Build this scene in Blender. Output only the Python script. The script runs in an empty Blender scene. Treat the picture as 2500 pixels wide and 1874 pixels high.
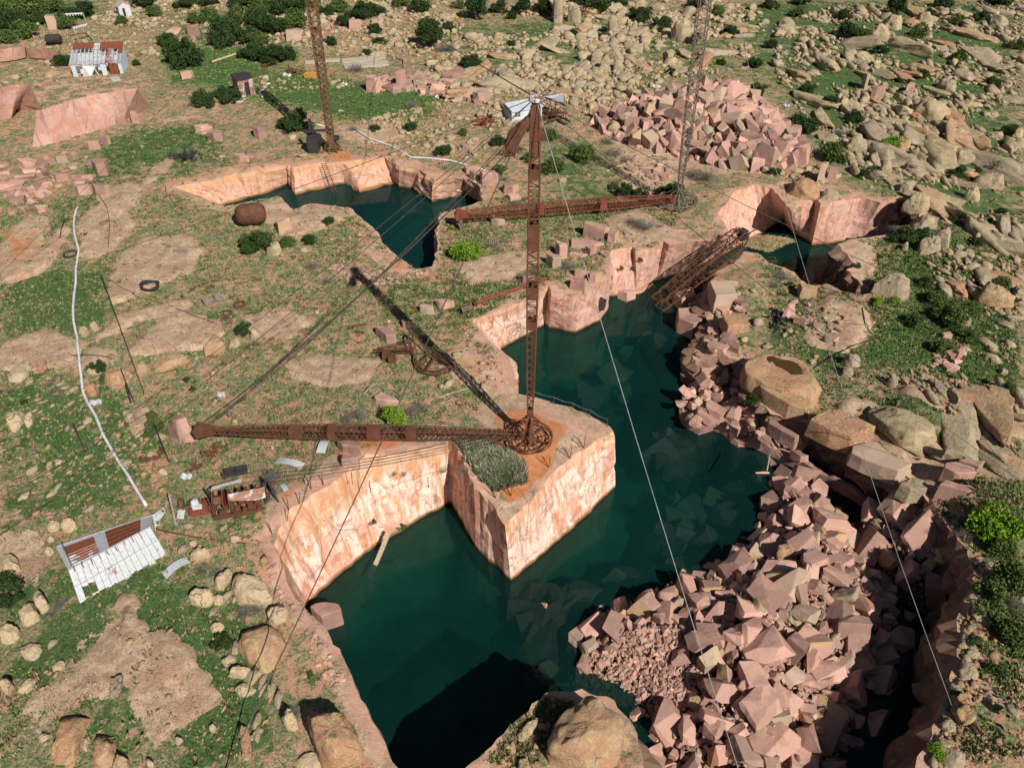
import bpy, bmesh, math, random
import numpy as np
from mathutils import Vector, Matrix, noise as mnoise
from mathutils.geometry import delaunay_2d_cdt
R = math.radians
random.seed(7); rng = np.random.default_rng(7)

# ------------------------------------------------------------------ camera, sky, sun, exposure
scene = bpy.context.scene
COL = scene.collection
FPX, PITCH, CZ = 2022.0, R(38.4), 50.0
SUN_AZ = (0.546, -0.838); SUN_EL = R(40)
cam_d = bpy.data.cameras.new('camera'); cam = bpy.data.objects.new('camera', cam_d); COL.objects.link(cam)
cam.location = (0, 0, CZ); cam.rotation_euler = (R(90)-PITCH, 0, 0)
cam_d.sensor_width = 36; cam_d.lens = 36*FPX/2500; cam_d.clip_start = 0.5; cam_d.clip_end = 6000
scene.camera = cam
world = bpy.data.worlds.new('World'); scene.world = world; world.use_nodes = True
wn = world.node_tree; bg = wn.nodes['Background']
sky = wn.nodes.new('ShaderNodeTexSky'); sky.sky_type = 'NISHITA'; sky.sun_disc = False
sky.sun_elevation = SUN_EL; sky.sun_rotation = math.atan2(SUN_AZ[0], SUN_AZ[1])
wn.links.new(sky.outputs[0], bg.inputs[0]); bg.inputs[1].default_value = 0.034
sun_d = bpy.data.lights.new('sun', 'SUN'); sun_d.energy = 5.0; sun_d.angle = R(0.5); sun_d.color = (1.0, 0.94, 0.84)
sun = bpy.data.objects.new('sun', sun_d); COL.objects.link(sun)
sun.rotation_euler = Vector((SUN_AZ[0]*math.cos(SUN_EL), SUN_AZ[1]*math.cos(SUN_EL), math.sin(SUN_EL))).to_track_quat('Z', 'Y').to_euler()
sun.location = (20, -30, 80)
scene.view_settings.view_transform = 'Standard'; scene.view_settings.look = 'None'
scene.view_settings.exposure = 0.22; scene.view_settings.gamma = 1
scene.cycles.max_bounces = 5; scene.cycles.transparent_max_bounces = 12; scene.cycles.use_denoising = True
scene.cycles.use_adaptive_sampling = True; scene.cycles.adaptive_threshold = 0.02

# ------------------------------------------------------------------ pixel <-> place
def ray(px, py):
    u = (px-1250)/FPX; v = (937-py)/FPX
    return u, math.cos(PITCH)+v*math.sin(PITCH), -math.sin(PITCH)+v*math.cos(PITCH)
def hitz(px, py, z=0.0):
    dx, dy, dz = ray(px, py); t = (z-CZ)/dz
    return Vector((dx*t, dy*t, z))
def depth(p):                      # distance along the optical axis
    return p[1]*math.cos(PITCH) + (CZ-p[2])*math.sin(PITCH)
def topx(p):
    d = depth(p); yy = p[1]*math.sin(PITCH)-(CZ-p[2])*math.cos(PITCH)
    return 1250+FPX*p[0]/d, 937-FPX*yy/d
def mpp(p): return depth(p)/FPX     # metres per photo pixel there
def zoomed(x0, y0, pts): return [(x0+a/3.16, y0+b/3.16) for a, b in pts]

# ------------------------------------------------------------------ materials
class NT:
    def __init__(s, name):
        s.m = bpy.data.materials.new(name); s.m.use_nodes = True; s.t = s.m.node_tree
        s.b = s.t.nodes['Principled BSDF']; s.out = s.t.nodes['Material Output']
        s.b.inputs['Roughness'].default_value = .9; s.b.inputs['Specular IOR Level'].default_value = .2
    def set(s, node, key, v):
        sock = node.inputs[key]
        if isinstance(v, bpy.types.NodeSocket): s.t.links.new(v, sock)
        else:
            if isinstance(v, (tuple, list)) and len(v) == 3 and len(sock.default_value) == 4: v = (*v, 1)
            sock.default_value = v
    def n(s, typ, out=0, props=None, **kw):
        nd = s.t.nodes.new(typ)
        for k, v in (props or {}).items(): setattr(nd, k, v)
        for k, v in kw.items():
            key = int(k[1:]) if k[0] == 'i' and k[1:].isdigit() else k.replace('_', ' ')
            s.set(nd, key, v)
        return nd.outputs[out]
    def pos(s): return s.n('ShaderNodeNewGeometry', 0)
    def obj(s): return s.n('ShaderNodeTexCoord', 3)
    def mapv(s, v, sc=(1, 1, 1), loc=(0, 0, 0)): return s.n('ShaderNodeMapping', Vector=v, Scale=sc, Location=loc)
    def noise(s, v, sc, det=4, rough=.6, dist=0.): return s.n('ShaderNodeTexNoise', 0, Vector=v, Scale=float(sc), Detail=float(det), Roughness=float(rough), Distortion=float(dist))
    def voro(s, v, sc, feat='F1', out=0): return s.n('ShaderNodeTexVoronoi', out, {'feature': feat}, Vector=v, Scale=float(sc))
    def ramp(s, f, stops):
        nd = s.t.nodes.new('ShaderNodeValToRGB'); s.t.links.new(f, nd.inputs[0]); el = nd.color_ramp.elements
        while len(el) < len(stops): el.new(.5)
        for e, (p, c) in zip(el, stops):
            e.position = p; e.color = (c, c, c, 1) if isinstance(c, (int, float)) else (*c, 1)
        return nd.outputs[0]
    def mix(s, f, a, b, mode='MIX'):
        nd = s.t.nodes.new('ShaderNodeMix'); nd.data_type = 'RGBA'; nd.blend_type = mode; nd.clamp_result = False
        for k, v in ((0, f), (6, a), (7, b)):
            if isinstance(v, bpy.types.NodeSocket): s.t.links.new(v, nd.inputs[k])
            else: nd.inputs[k].default_value = v if k == 0 else (*v, 1)
        return nd.outputs[2]
    def math(s, op, a, b=0., c=0.):
        nd = s.t.nodes.new('ShaderNodeMath'); nd.operation = op
        for k, v in enumerate((a, b, c)):
            if isinstance(v, bpy.types.NodeSocket): s.t.links.new(v, nd.inputs[k])
            else: nd.inputs[k].default_value = float(v)
        return nd.outputs[0]
    def attr(s, name, out=2): return s.n('ShaderNodeAttribute', out, {'attribute_name': name})
    def sep(s, v, k): return s.n('ShaderNodeSeparateXYZ', k, Vector=v)
    def comb(s, x, y, z): return s.n('ShaderNodeCombineXYZ', 0, X=x, Y=y, Z=z)
    def rnd(s):
        return s.math('FRACT', s.math('ADD', s.n('ShaderNodeObjectInfo', 5), s.attr('rnd')))
    def fin(s, col, bump=None, bs=.5, bd=.1, **kw):
        s.set(s.b, 'Base Color', col)
        if bump is not None: s.set(s.b, 'Normal', s.n('ShaderNodeBump', 0, Strength=float(bs), Distance=float(bd), Height=bump))
        for k, v in kw.items(): s.set(s.b, k.replace('_', ' '), v)
        return s.m

def m_ground():
    g = NT('ground'); p = g.pos()
    big = g.noise(p, .16, 5, .6); med = g.noise(p, .9, 6, .65, .3); fine = g.noise(p, 5, 5, .7); vf = g.noise(p, 16, 4, .7)
    col = g.attr('gm', 0); r = g.sep(col, 0); gr = g.sep(col, 1); so = g.sep(col, 2)
    pert = g.math('MULTIPLY', g.math('SUBTRACT', g.math('ADD', med, g.math('MULTIPLY', fine, .6)), .8), 1.5)
    # dry grass, grey-green forbs and pinkish soil
    nA = g.noise(p, .42, 6, .65, .4); nB = g.noise(g.mapv(p, (1, 1, 1), (31, 7, 0)), 1.3, 6, .7, .3); nC = g.noise(g.mapv(p, (1, 1, 1), (3, 57, 0)), 3.6, 5, .75); nD = g.noise(g.mapv(p, (1, 1, 1), (13, 27, 0)), 8, 4, .75)
    straw = g.mix(g.ramp(nD, [(.42, 0), (.58, 1)]), (.17, .155, .08), (.41, .34, .21))
    herb = g.mix(g.ramp(fine, [(.40, 0), (.60, 1)]), (.035, .08, .022), (.16, .215, .09))
    pink = g.mix(g.ramp(nD, [(.40, 0), (.62, 1)]), (.40, .21, .13), (.60, .36, .25))
    base = g.mix(g.ramp(nC, [(.46, 0), (.56, 1)]), straw, herb)
    base = g.mix(g.ramp(g.math('ADD', g.math('MULTIPLY', nA, .5), g.math('MULTIPLY', nB, .5)), [(.49, 0), (.53, .95)]), base, pink)
    base = g.mix(g.ramp(nC, [(.62, 0), (.70, .45)]), base, (.52, .38, .27))
    base = g.mix(g.ramp(vf, [(.36, .9), (.42, 0)]), base, (.05, .055, .022))
    green = g.mix(g.ramp(fine, [(.38, 0), (.62, 1)]), (.014, .048, .009), (.088, .165, .045))
    green = g.mix(g.ramp(nD, [(.52, 0), (.66, .8)]), green, (.21, .20, .10))
    green = g.mix(g.ramp(nB, [(.52, 0), (.62, .7)]), green, (.09, .15, .075))
    green = g.mix(g.ramp(nC, [(.66, 0), (.72, .35)]), green, (.40, .28, .18))
    fg = g.ramp(g.math('ADD', g.math('ADD', gr, pert), g.math('MULTIPLY', g.math('SUBTRACT', nA, .5), 2.6)), [(.30, 0), (.50, 1)])
    c = g.mix(fg, base, green)
    soil = g.mix(g.ramp(nD, [(.38, 0), (.65, 1)]), (.42, .195, .11), (.62, .35, .235))
    soil = g.mix(g.ramp(nC, [(.56, 0), (.66, .9)]), soil, (.24, .22, .11))
    fs = g.ramp(g.math('ADD', so, g.math('ADD', g.math('MULTIPLY', pert, .6), g.math('MULTIPLY', g.math('SUBTRACT', nB, .5), 1.6))), [(.40, 0), (.52, 1)])
    c = g.mix(fs, c, soil)
    # bare bedrock
    rk = g.mix(g.ramp(med, [(.40, 0), (.60, 1)]), (.42, .27, .19), (.66, .47, .34))
    rk = g.mix(g.ramp(g.noise(p, .35, 4), [(.5, 0), (.65, 1)]), rk, (.47, .27, .19))
    rk = g.mix(g.ramp(g.noise(p, 3.2, 6, .7), [(.52, 0), (.66, .75)]), rk, (.19, .155, .10))
    rk = g.mix(g.ramp(g.noise(p, .55, 5, .6, .6), [(.62, 0), (.66, .75)]), rk, (.13, .085, .055))
    rk = g.mix(g.ramp(nD, [(.52, 0), (.62, .8)]), rk, (.46, .40, .20)); rk = g.mix(g.ramp(nC, [(.53, 0), (.60, .7)]), rk, (.30, .20, .13)); rk = g.mix(g.ramp(vf, [(.40, .8), (.46, 0)]), rk, (.13, .09, .06))
    crack = g.voro(g.mapv(g.n('ShaderNodeVectorMath', 0, {'operation': 'ADD'}, i0=p, i1=g.n('ShaderNodeTexNoise', 1, Vector=p, Scale=1.)), (.28, .4, .3)), 1, 'DISTANCE_TO_EDGE')
    ck = g.math('MULTIPLY', g.ramp(crack, [(0, 1), (.010, 0)]), g.ramp(g.noise(p, .35, 3), [(.48, 0), (.58, .9)]))
    rk = g.mix(ck, rk, (.085, .075, .04))
    fr = g.ramp(g.math('ADD', r, g.math('MULTIPLY', pert, .45)), [(.485, 0), (.515, 1)])
    c = g.mix(fr, c, rk)
    c2 = g.attr('g2', 0); sn = g.sep(c2, 0); pl = g.sep(c2, 1)
    pk = g.mix(g.ramp(nB, [(.40, 0), (.62, 1)]), (.60, .37, .28), (.50, .285, .205)); pk = g.mix(g.ramp(nC, [(.58, 0), (.68, .8)]), pk, (.36, .27, .16))
    c = g.mix(g.ramp(g.math('ADD', pl, g.math('ADD', g.math('MULTIPLY', pert, .5), g.math('MULTIPLY', g.math('SUBTRACT', nA, .5), 1.4))), [(.44, 0), (.52, 1)]), c, pk)
    rs = g.mix(g.ramp(nB, [(.38, 0), (.62, 1)]), (.46, .135, .04), (.54, .24, .11))
    c = g.mix(g.ramp(g.math('ADD', sn, g.math('ADD', g.math('MULTIPLY', pert, .4), g.math('MULTIPLY', g.math('SUBTRACT', nA, .5), 1.8))), [(.36, 0), (.62, .9)]), c, rs)
    h = g.math('ADD', g.math('MULTIPLY', fine, .6), g.math('MULTIPLY', vf, .5))
    return g.fin(c, h, .8, .16)
def m_tan(name, warm=0., dark=0., pale=0.):
    g = NT(name); p = g.obj(); wp = g.pos(); r = g.rnd()
    off = g.n('ShaderNodeVectorMath', 0, {'operation': 'ADD'}, i0=wp, i1=g.comb(g.math('MULTIPLY', r, 37.), g.math('MULTIPLY', r, 91.), 0.))
    n1 = g.noise(off, .8, 5, .65, .4); n2 = g.noise(off, 3.5, 5, .7); n3 = g.noise(off, 12, 4, .75)
    a = g.mix(g.ramp(n1, [(.38, 0), (.66, 1)]), (.42, .32, .20), (.60, .48, .31))
    a = g.mix(g.ramp(r, [(.1, 0), (.8, .8)]), a, (.39+warm*.17, .315-warm*.045, .245-warm*.07))
    if warm: a = g.mix(g.ramp(n1, [(.42, .75), (.62, .25)]), a, (.50, .265, .155))
    a = g.mix(g.ramp(n2, [(.54, 0), (.68, .6)]), a, (.27, .235, .17))
    a = g.mix(g.ramp(g.noise(off, 1.6, 5, .7, .8), [(.53, 0), (.62, .75)]), a, (.56, .47, .19))
    a = g.mix(g.ramp(g.noise(off, 2.3, 5, .75, .5), [(.6, 0), (.7, .65)]), a, (.36, .38, .29))
    a = g.mix(g.ramp(n3, [(.37, .7), (.45, 0)]), a, (.16, .12, .08))
    a = g.mix(g.ramp(g.noise(off, .45, 4, .6, 1.), [(.53, 0), (.63, .4)]), a, (.24, .19, .13))
    if pale: a = g.mix(g.ramp(n2, [(.35, .2), (.6, .75)]), a, (.70, .54, .34))
    crack = g.voro(g.n('ShaderNodeVectorMath', 0, {'operation': 'ADD'}, i0=g.mapv(off, (.4, .4, .55)), i1=g.mapv(g.n('ShaderNodeTexNoise', 1, Vector=off, Scale=1.6), (.35, .35, .35))), 1, 'DISTANCE_TO_EDGE')
    ck = g.math('MULTIPLY', g.ramp(crack, [(0, 1), (.012, 0)]), g.ramp(g.noise(off, .5, 3), [(.50, 0), (.58, 1)])); a = g.mix(g.math('MULTIPLY', ck, .8), a, (.06, .045, .03))
    h = g.math('SUBTRACT', g.math('ADD', g.math('MULTIPLY', n2, .8), g.math('MULTIPLY', n3, .35)), g.math('MULTIPLY', ck, .4))
    return g.fin(a, h, 1., .3)
def m_pink(name, tone=0.):
    g = NT(name); p = g.obj(); wp = g.pos(); r = g.rnd(); r2 = g.math('FRACT', g.math('MULTIPLY', r, 7.31))
    off = g.n('ShaderNodeVectorMath', 0, {'operation': 'ADD'}, i0=wp, i1=g.comb(g.math('MULTIPLY', r, 37.), g.math('MULTIPLY', r, 91.), 0.))
    n1 = g.noise(off, 1., 5, .6, .5); n2 = g.noise(off, 5., 5, .7); n3 = g.noise(off, 16, 3, .7)
    a = g.mix(g.ramp(r, [(0, 0), (.5, .5), (1, 1)]), (.64, .395, .325), (.43, .25, .205))
    a = g.mix(g.ramp(r2, [(.60, 0), (.8, .9)]), a, (.27, .165, .145))
    a = g.mix(g.ramp(n1, [(.42, 0), (.62, .55)]), a, (.55, .315, .23))
    a = g.mix(g.ramp(g.noise(off, .35, 3), [(.50, 0), (.58, .45)]), a, (.25, .15, .125))
    # the face that was once the outer skin of the hill is weathered tan
    nx = g.sep(g.n('ShaderNodeTexCoord', 1), 0)
    skin = g.math('MULTIPLY', g.math('GREATER_THAN', nx, .62), g.math('GREATER_THAN', r2, .45))
    sk = g.mix(g.ramp(n2, [(.4, 0), (.65, 1)]), (.42, .29, .15), (.50, .38, .20))
    a = g.mix(g.math('MULTIPLY', skin, .85), a, sk)
    ny = g.sep(g.n('ShaderNodeTexCoord', 1), 1)
    st = g.math('MULTIPLY', g.math('GREATER_THAN', ny, .7), g.math('LESS_THAN', r2, .22))
    a = g.mix(g.math('MULTIPLY', st, .7), a, (.50, .23, .10))
    a = g.mix(g.ramp(n2, [(.52, 0), (.72, .5)]), a, (.30, .17, .135))
    a = g.mix(g.ramp(n3, [(.55, 0), (.75, .35)]), a, (.70, .50, .43))
    r3 = g.math('FRACT', g.math('MULTIPLY', r, 13.7)); a = g.mix(g.ramp(r3, [(0, .5), (.45, .04), (1, 0)]), a, (.13, .085, .075))
    a = g.mix(g.ramp(g.math('FRACT', g.math('MULTIPLY', r, 23.1)), [(.8, 0), (.9, .7)]), a, (.40, .32, .24))
    # drill marks on some faces
    wv = g.n('ShaderNodeTexWave', 1, {'bands_direction': 'X'}, Vector=p, Scale=1.5, Distortion=3., Detail=2.)
    dm = g.math('MULTIPLY', g.ramp(wv, [(.75, 0), (.9, 1)]), g.math('GREATER_THAN', r2, .7))
    a = g.mix(g.math('MULTIPLY', dm, .12), a, (.22, .12, .10))
    # wet brown band by the water
    h = g.math('SUBTRACT', g.math('ADD', g.math('MULTIPLY', n2, .7), g.math('MULTIPLY', n3, .3)), g.math('MULTIPLY', dm, .2))
    return g.fin(a, h, .6, .12)
def m_cliff(name, wz, white=1., tanf=0., dark=0., topo=.55, base=((.62, .36, .27), (.47, .24, .17)), rusts=.8, blk=.45):
    g = NT(name); p = g.pos(); z = g.sep(p, 2)
    n1 = g.noise(p, .22, 5, .6, .6); n2 = g.noise(p, 2.2, 5, .7); n3 = g.noise(p, 11, 4, .7)
    st = g.mapv(p, (1.1, 1.1, .07)); s1 = g.noise(st, 1.1, 4, .6); s2 = g.noise(st, 1.7, 5, .65, .6); s3 = g.noise(g.mapv(p, (1.1, 1.1, .05), (9, 3, 0)), 1.6, 4, .6)
    a = g.mix(g.ramp(n1, [(.38, 0), (.62, 1)]), *base)
    w = g.ramp(g.math('ADD', g.math('MULTIPLY', s1, .5), g.math('MULTIPLY', n1, .5)), [(.42, 0), (.50, .9*white)])
    a = g.mix(w, a, (.80, .61, .52))
    a = g.mix(g.ramp(g.noise(p, .9, 6, .7, 1.), [(.52, 0), (.58, .75)]), a, (.44, .19, .14))
    a = g.mix(g.ramp(s2, [(.53, 0), (.63, rusts)]), a, (.55, .225, .08))
    a = g.mix(g.ramp(s3, [(.58, 0), (.66, blk)]), a, (.10, .08, .06))
    a = g.mix(g.ramp(n3, [(.5, 0), (.75, .4)]), a, (.36, .20, .15))
    if tanf: a = g.mix(g.ramp(g.noise(p, .5, 5, .6), [(.4, 0), (.6, tanf)]), a, (.42, .29, .18))
    if dark: a = g.mix(dark, a, (.09, .06, .045))  # shade painted evenly into the wall colour, for cliffd alone
    top = g.ramp(g.math('ADD', z, g.math('MULTIPLY', n2, 2.2)), [(.0, 0), (1., 0)])
    zt = g.math('ADD', g.math('ADD', z, 1.6), g.math('MULTIPLY', g.math('SUBTRACT', s2, .5), 7.))
    a = g.mix(g.math('MULTIPLY', g.ramp(zt, [(.2, 0), (1., 1)]), topo), a, (.52, .27, .12))
    wet = g.n('ShaderNodeMapRange', 0, Value=z, **{'From_Min': wz+.45, 'From_Max': wz+.15})
    a = g.mix(wet, a, (.20, .10, .035))
    sub = g.n('ShaderNodeMapRange', 0, Value=z, **{'From_Min': wz-.3, 'From_Max': wz-.9}); a = g.mix(sub, a, (.30, .34, .14))
    jt = g.voro(g.mapv(p, (.22, .22, .30)), 1, 'DISTANCE_TO_EDGE'); a = g.mix(g.math('MULTIPLY', g.ramp(jt, [(0, 1), (.008, 0)]), .75), a, (.16, .09, .06))
    h = g.math('ADD', g.math('MULTIPLY', n2, .7), g.math('MULTIPLY', n3, .3))
    return g.fin(a, h, .6, .10)
def m_rubble():
    g = NT('rubble_ground'); p = g.pos()
    v = g.voro(p, 3.2, 'F1', 1); d = g.voro(p, 3.2, 'DISTANCE_TO_EDGE')
    a = g.mix(g.ramp(g.sep(v, 0), [(0, 0), (1, 1)]), (.18, .11, .09), (.36, .22, .18))  # ground tone darkened to stand in for shadow inside the heaps
    a = g.mix(g.ramp(d, [(0, 1), (.12, 0)]), a, (.03, .02, .018))
    return g.fin(a, g.ramp(d, [(0, 0), (.25, 1)]), 1., .3)
def m_floor():
    g = NT('silt'); p = g.pos()
    z = g.sep(p, 2)
    a = g.mix(g.ramp(g.noise(p, .25, 5, .6), [(.35, 0), (.65, 1)]), (.09, .22, .17), (.20, .40, .28))
    return g.fin(a, g.noise(p, 2, 4), .6, .3)
def m_water(name, dens=.24, murk=.66):
    g = NT(name); p = g.pos(); t = g.t
    rip = g.math('ADD', g.noise(g.mapv(p, (1, 1.6, 1)), 2.2, 3, .5), g.math('MULTIPLY', g.noise(p, 9, 2, .5), .25))
    bmp = g.n('ShaderNodeBump', 0, Strength=.05, Distance=.08, Height=rip)
    tr = g.n('ShaderNodeBsdfTransparent', 0, Color=(.80, .95, .88))
    body = g.mix(g.ramp(g.noise(p, .12, 4, .6), [(.35, 0), (.7, 1)]), (.0025, .017, .0175), (.004, .030, .027))
    df = g.n('ShaderNodeBsdfDiffuse', 0, Color=body, Roughness=.5, Normal=bmp)
    gl = g.n('ShaderNodeBsdfGlossy', 0, Color=(.8, .95, 1.), Roughness=.03, Normal=bmp)
    fr = g.n('ShaderNodeFresnel', 0, IOR=1.33, Normal=bmp)
    m1 = g.n('ShaderNodeMixShader', 0, i0=murk, i1=tr, i2=df)
    m2 = g.n('ShaderNodeMixShader', 0, i0=g.math('MULTIPLY', fr, .55), i1=m1, i2=gl)
    t.links.new(m2, g.out.inputs[0])
    ab = g.n('ShaderNodeVolumeAbsorption', 0, Color=(.42, .86, .74), Density=dens)
    t.links.new(ab, g.out.inputs[1])
    return g.m
def m_rust(name, red=0.):
    g = NT(name); p = g.pos(); n1 = g.noise(p, 1.2, 5, .7); n2 = g.noise(p, 9, 4, .7)
    a = g.mix(g.ramp(n1, [(.35, 0), (.65, 1)]), (.075+red*.1, .035, .024), (.15+red*.14, .060+red*.01, .034+red*.015))
    a = g.mix(g.ramp(n2, [(.55, 0), (.7, .6)]), a, (.26, .12, .065))
    a = g.mix(g.ramp(g.noise(p, 3, 4), [(.6, 0), (.75, .6)]), a, (.05, .028, .022))
    return g.fin(a, n2, .5, .03, Roughness=.75)
def m_simple(name, c, c2=None, sc=3., rough=.8, metal=0., bump=.3):
    g = NT(name); p = g.pos(); n = g.noise(p, sc, 5, .7)
    a = g.mix(g.ramp(n, [(.38, 0), (.64, 1)]), c, c2 or tuple(x*.65 for x in c))
    return g.fin(a, g.noise(p, sc*4, 3), bump, .03, Roughness=rough, Metallic=metal)
def m_galv(name, rustf=.25, c=(.60, .62, .66)):
    g = NT(name); p = g.pos(); n = g.noise(p, .9, 6, .7, .5); n2 = g.noise(g.mapv(p, (3, 3, 3)), 2, 5, .7)
    a = g.mix(g.ramp(n2, [(.4, 0), (.65, 1)]), c, tuple(x*.72 for x in c))
    a = g.mix(g.ramp(n, [(.66-rustf*.3, 0), (.74-rustf*.3, .9)]), a, (.27, .10, .045))
    return g.fin(a, n2, .3, .02, Roughness=.55, Metallic=.25)
def m_leaf(name, c1, c2, trans=.15):
    g = NT(name); p = g.pos(); r = g.attr('rnd'); o = g.n('ShaderNodeObjectInfo', 5)
    f = g.math('ADD', g.math('MULTIPLY', r, .75), g.math('MULTIPLY', o, .25))
    a = g.mix(f, c1, c2)
    return g.fin(a, Roughness=.85)
def m_attrcol(name, rough=.9):
    g = NT(name); return g.fin(g.attr('tc', 0), Roughness=rough)

M = {}
M['ground'] = m_ground(); M['tan'] = m_tan('weathered_granite'); M['tanwarm'] = m_tan('pinkish_granite', 1.); M['tanpale'] = m_tan('pale_lichened_granite', 0., 0., 1.)
M['pink'] = m_pink('fresh_pink_granite')
M['cliff'] = m_cliff('cut_granite', -6.5); M['cliff2'] = m_cliff('cut_granite_pond', -3.5, .3, .3); M['cliffp'] = m_cliff('pink_cut_granite', -6.5, .3, .0, 0., .3, ((.64, .39, .32), (.52, .29, .23)), .45); M['cliffd'] = m_cliff('shade_toned_cut_granite', -6.5, .0, 1., .68, 0.)  # cliffd: dark-stained old faces, plus wall shade mixed into the colour
M['ledge'] = m_cliff('old_quarry_face', -99, .0, .0, 0., 0., ((.50, .325, .28), (.38, .235, .20)), .5)
M['rubble'] = m_rubble(); M['silt'] = m_floor()
M['water'] = m_water('pit_water'); M['water2'] = m_water('pond_water', .3, .82)
M['rust'] = m_rust('rusty_steel'); M['redrust'] = m_rust('red_rusty_steel', .6)
M['yrust'] = m_simple('yellow_rusty_steel', (.19, .115, .06), (.07, .038, .025), 4.)
M['greyrust'] = m_simple('flaking_grey_steel', (.21, .18, .15), (.07, .045, .035), 5.)
M['cable'] = m_simple('dark_wire_rope', (.045, .04, .04), (.10, .07, .06)); M['cablel'] = m_simple('bright_wire_rope', (.30, .31, .32), (.18, .18, .18))
M['galv'] = m_galv('weathered_tin', .22, (.62, .65, .68)); M['galvr'] = m_galv('rust_stained_tin', .75)
M['rustsheet'] = m_simple('rusted_tin', (.22, .072, .036), (.13, .045, .03), 4.)
M['white'] = m_simple('white_paint', (.62, .62, .65), (.42, .41, .42), 4.); M['pipe'] = m_simple('white_pipe', (.66, .66, .70), (.48, .46, .46), 1.)
M['bluewhite'] = m_simple('whitewashed_boards', (.55, .60, .66), (.42, .46, .52), 1.5)
M['wood'] = m_simple('grey_timber', (.30, .27, .23), (.15, .13, .11), 6.); M['palewood'] = m_simple('pale_timber', (.52, .42, .32), (.30, .24, .18), 6.)
M['dark'] = m_simple('black_steel', (.03, .03, .035), (.05, .04, .04)); M['concrete'] = m_simple('concrete', (.48, .42, .34), (.36, .32, .25), 2.)
M['yellow'] = m_simple('faded_yellow_paint', (.55, .34, .06), (.35, .16, .05), 6.)
M['juniper'] = m_leaf('juniper_foliage', (.010, .028, .008), (.055, .095, .025))
M['bright'] = m_leaf('spring_leaves', (.05, .14, .008), (.24, .38, .03))
M['olive'] = m_leaf('olive_foliage', (.03, .06, .015), (.12, .165, .04))
M['twig'] = m_simple('bare_grey_twigs', (.20, .18, .16), (.11, .10, .09)); M['bark'] = m_simple('juniper_bark', (.14, .095, .07), (.07, .05, .04))
M['straw'] = m_attrcol('dry_straw'); M['glass'] = m_simple('dark_pane', (.02, .02, .025), (.03, .03, .03), 1., .2)

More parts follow.
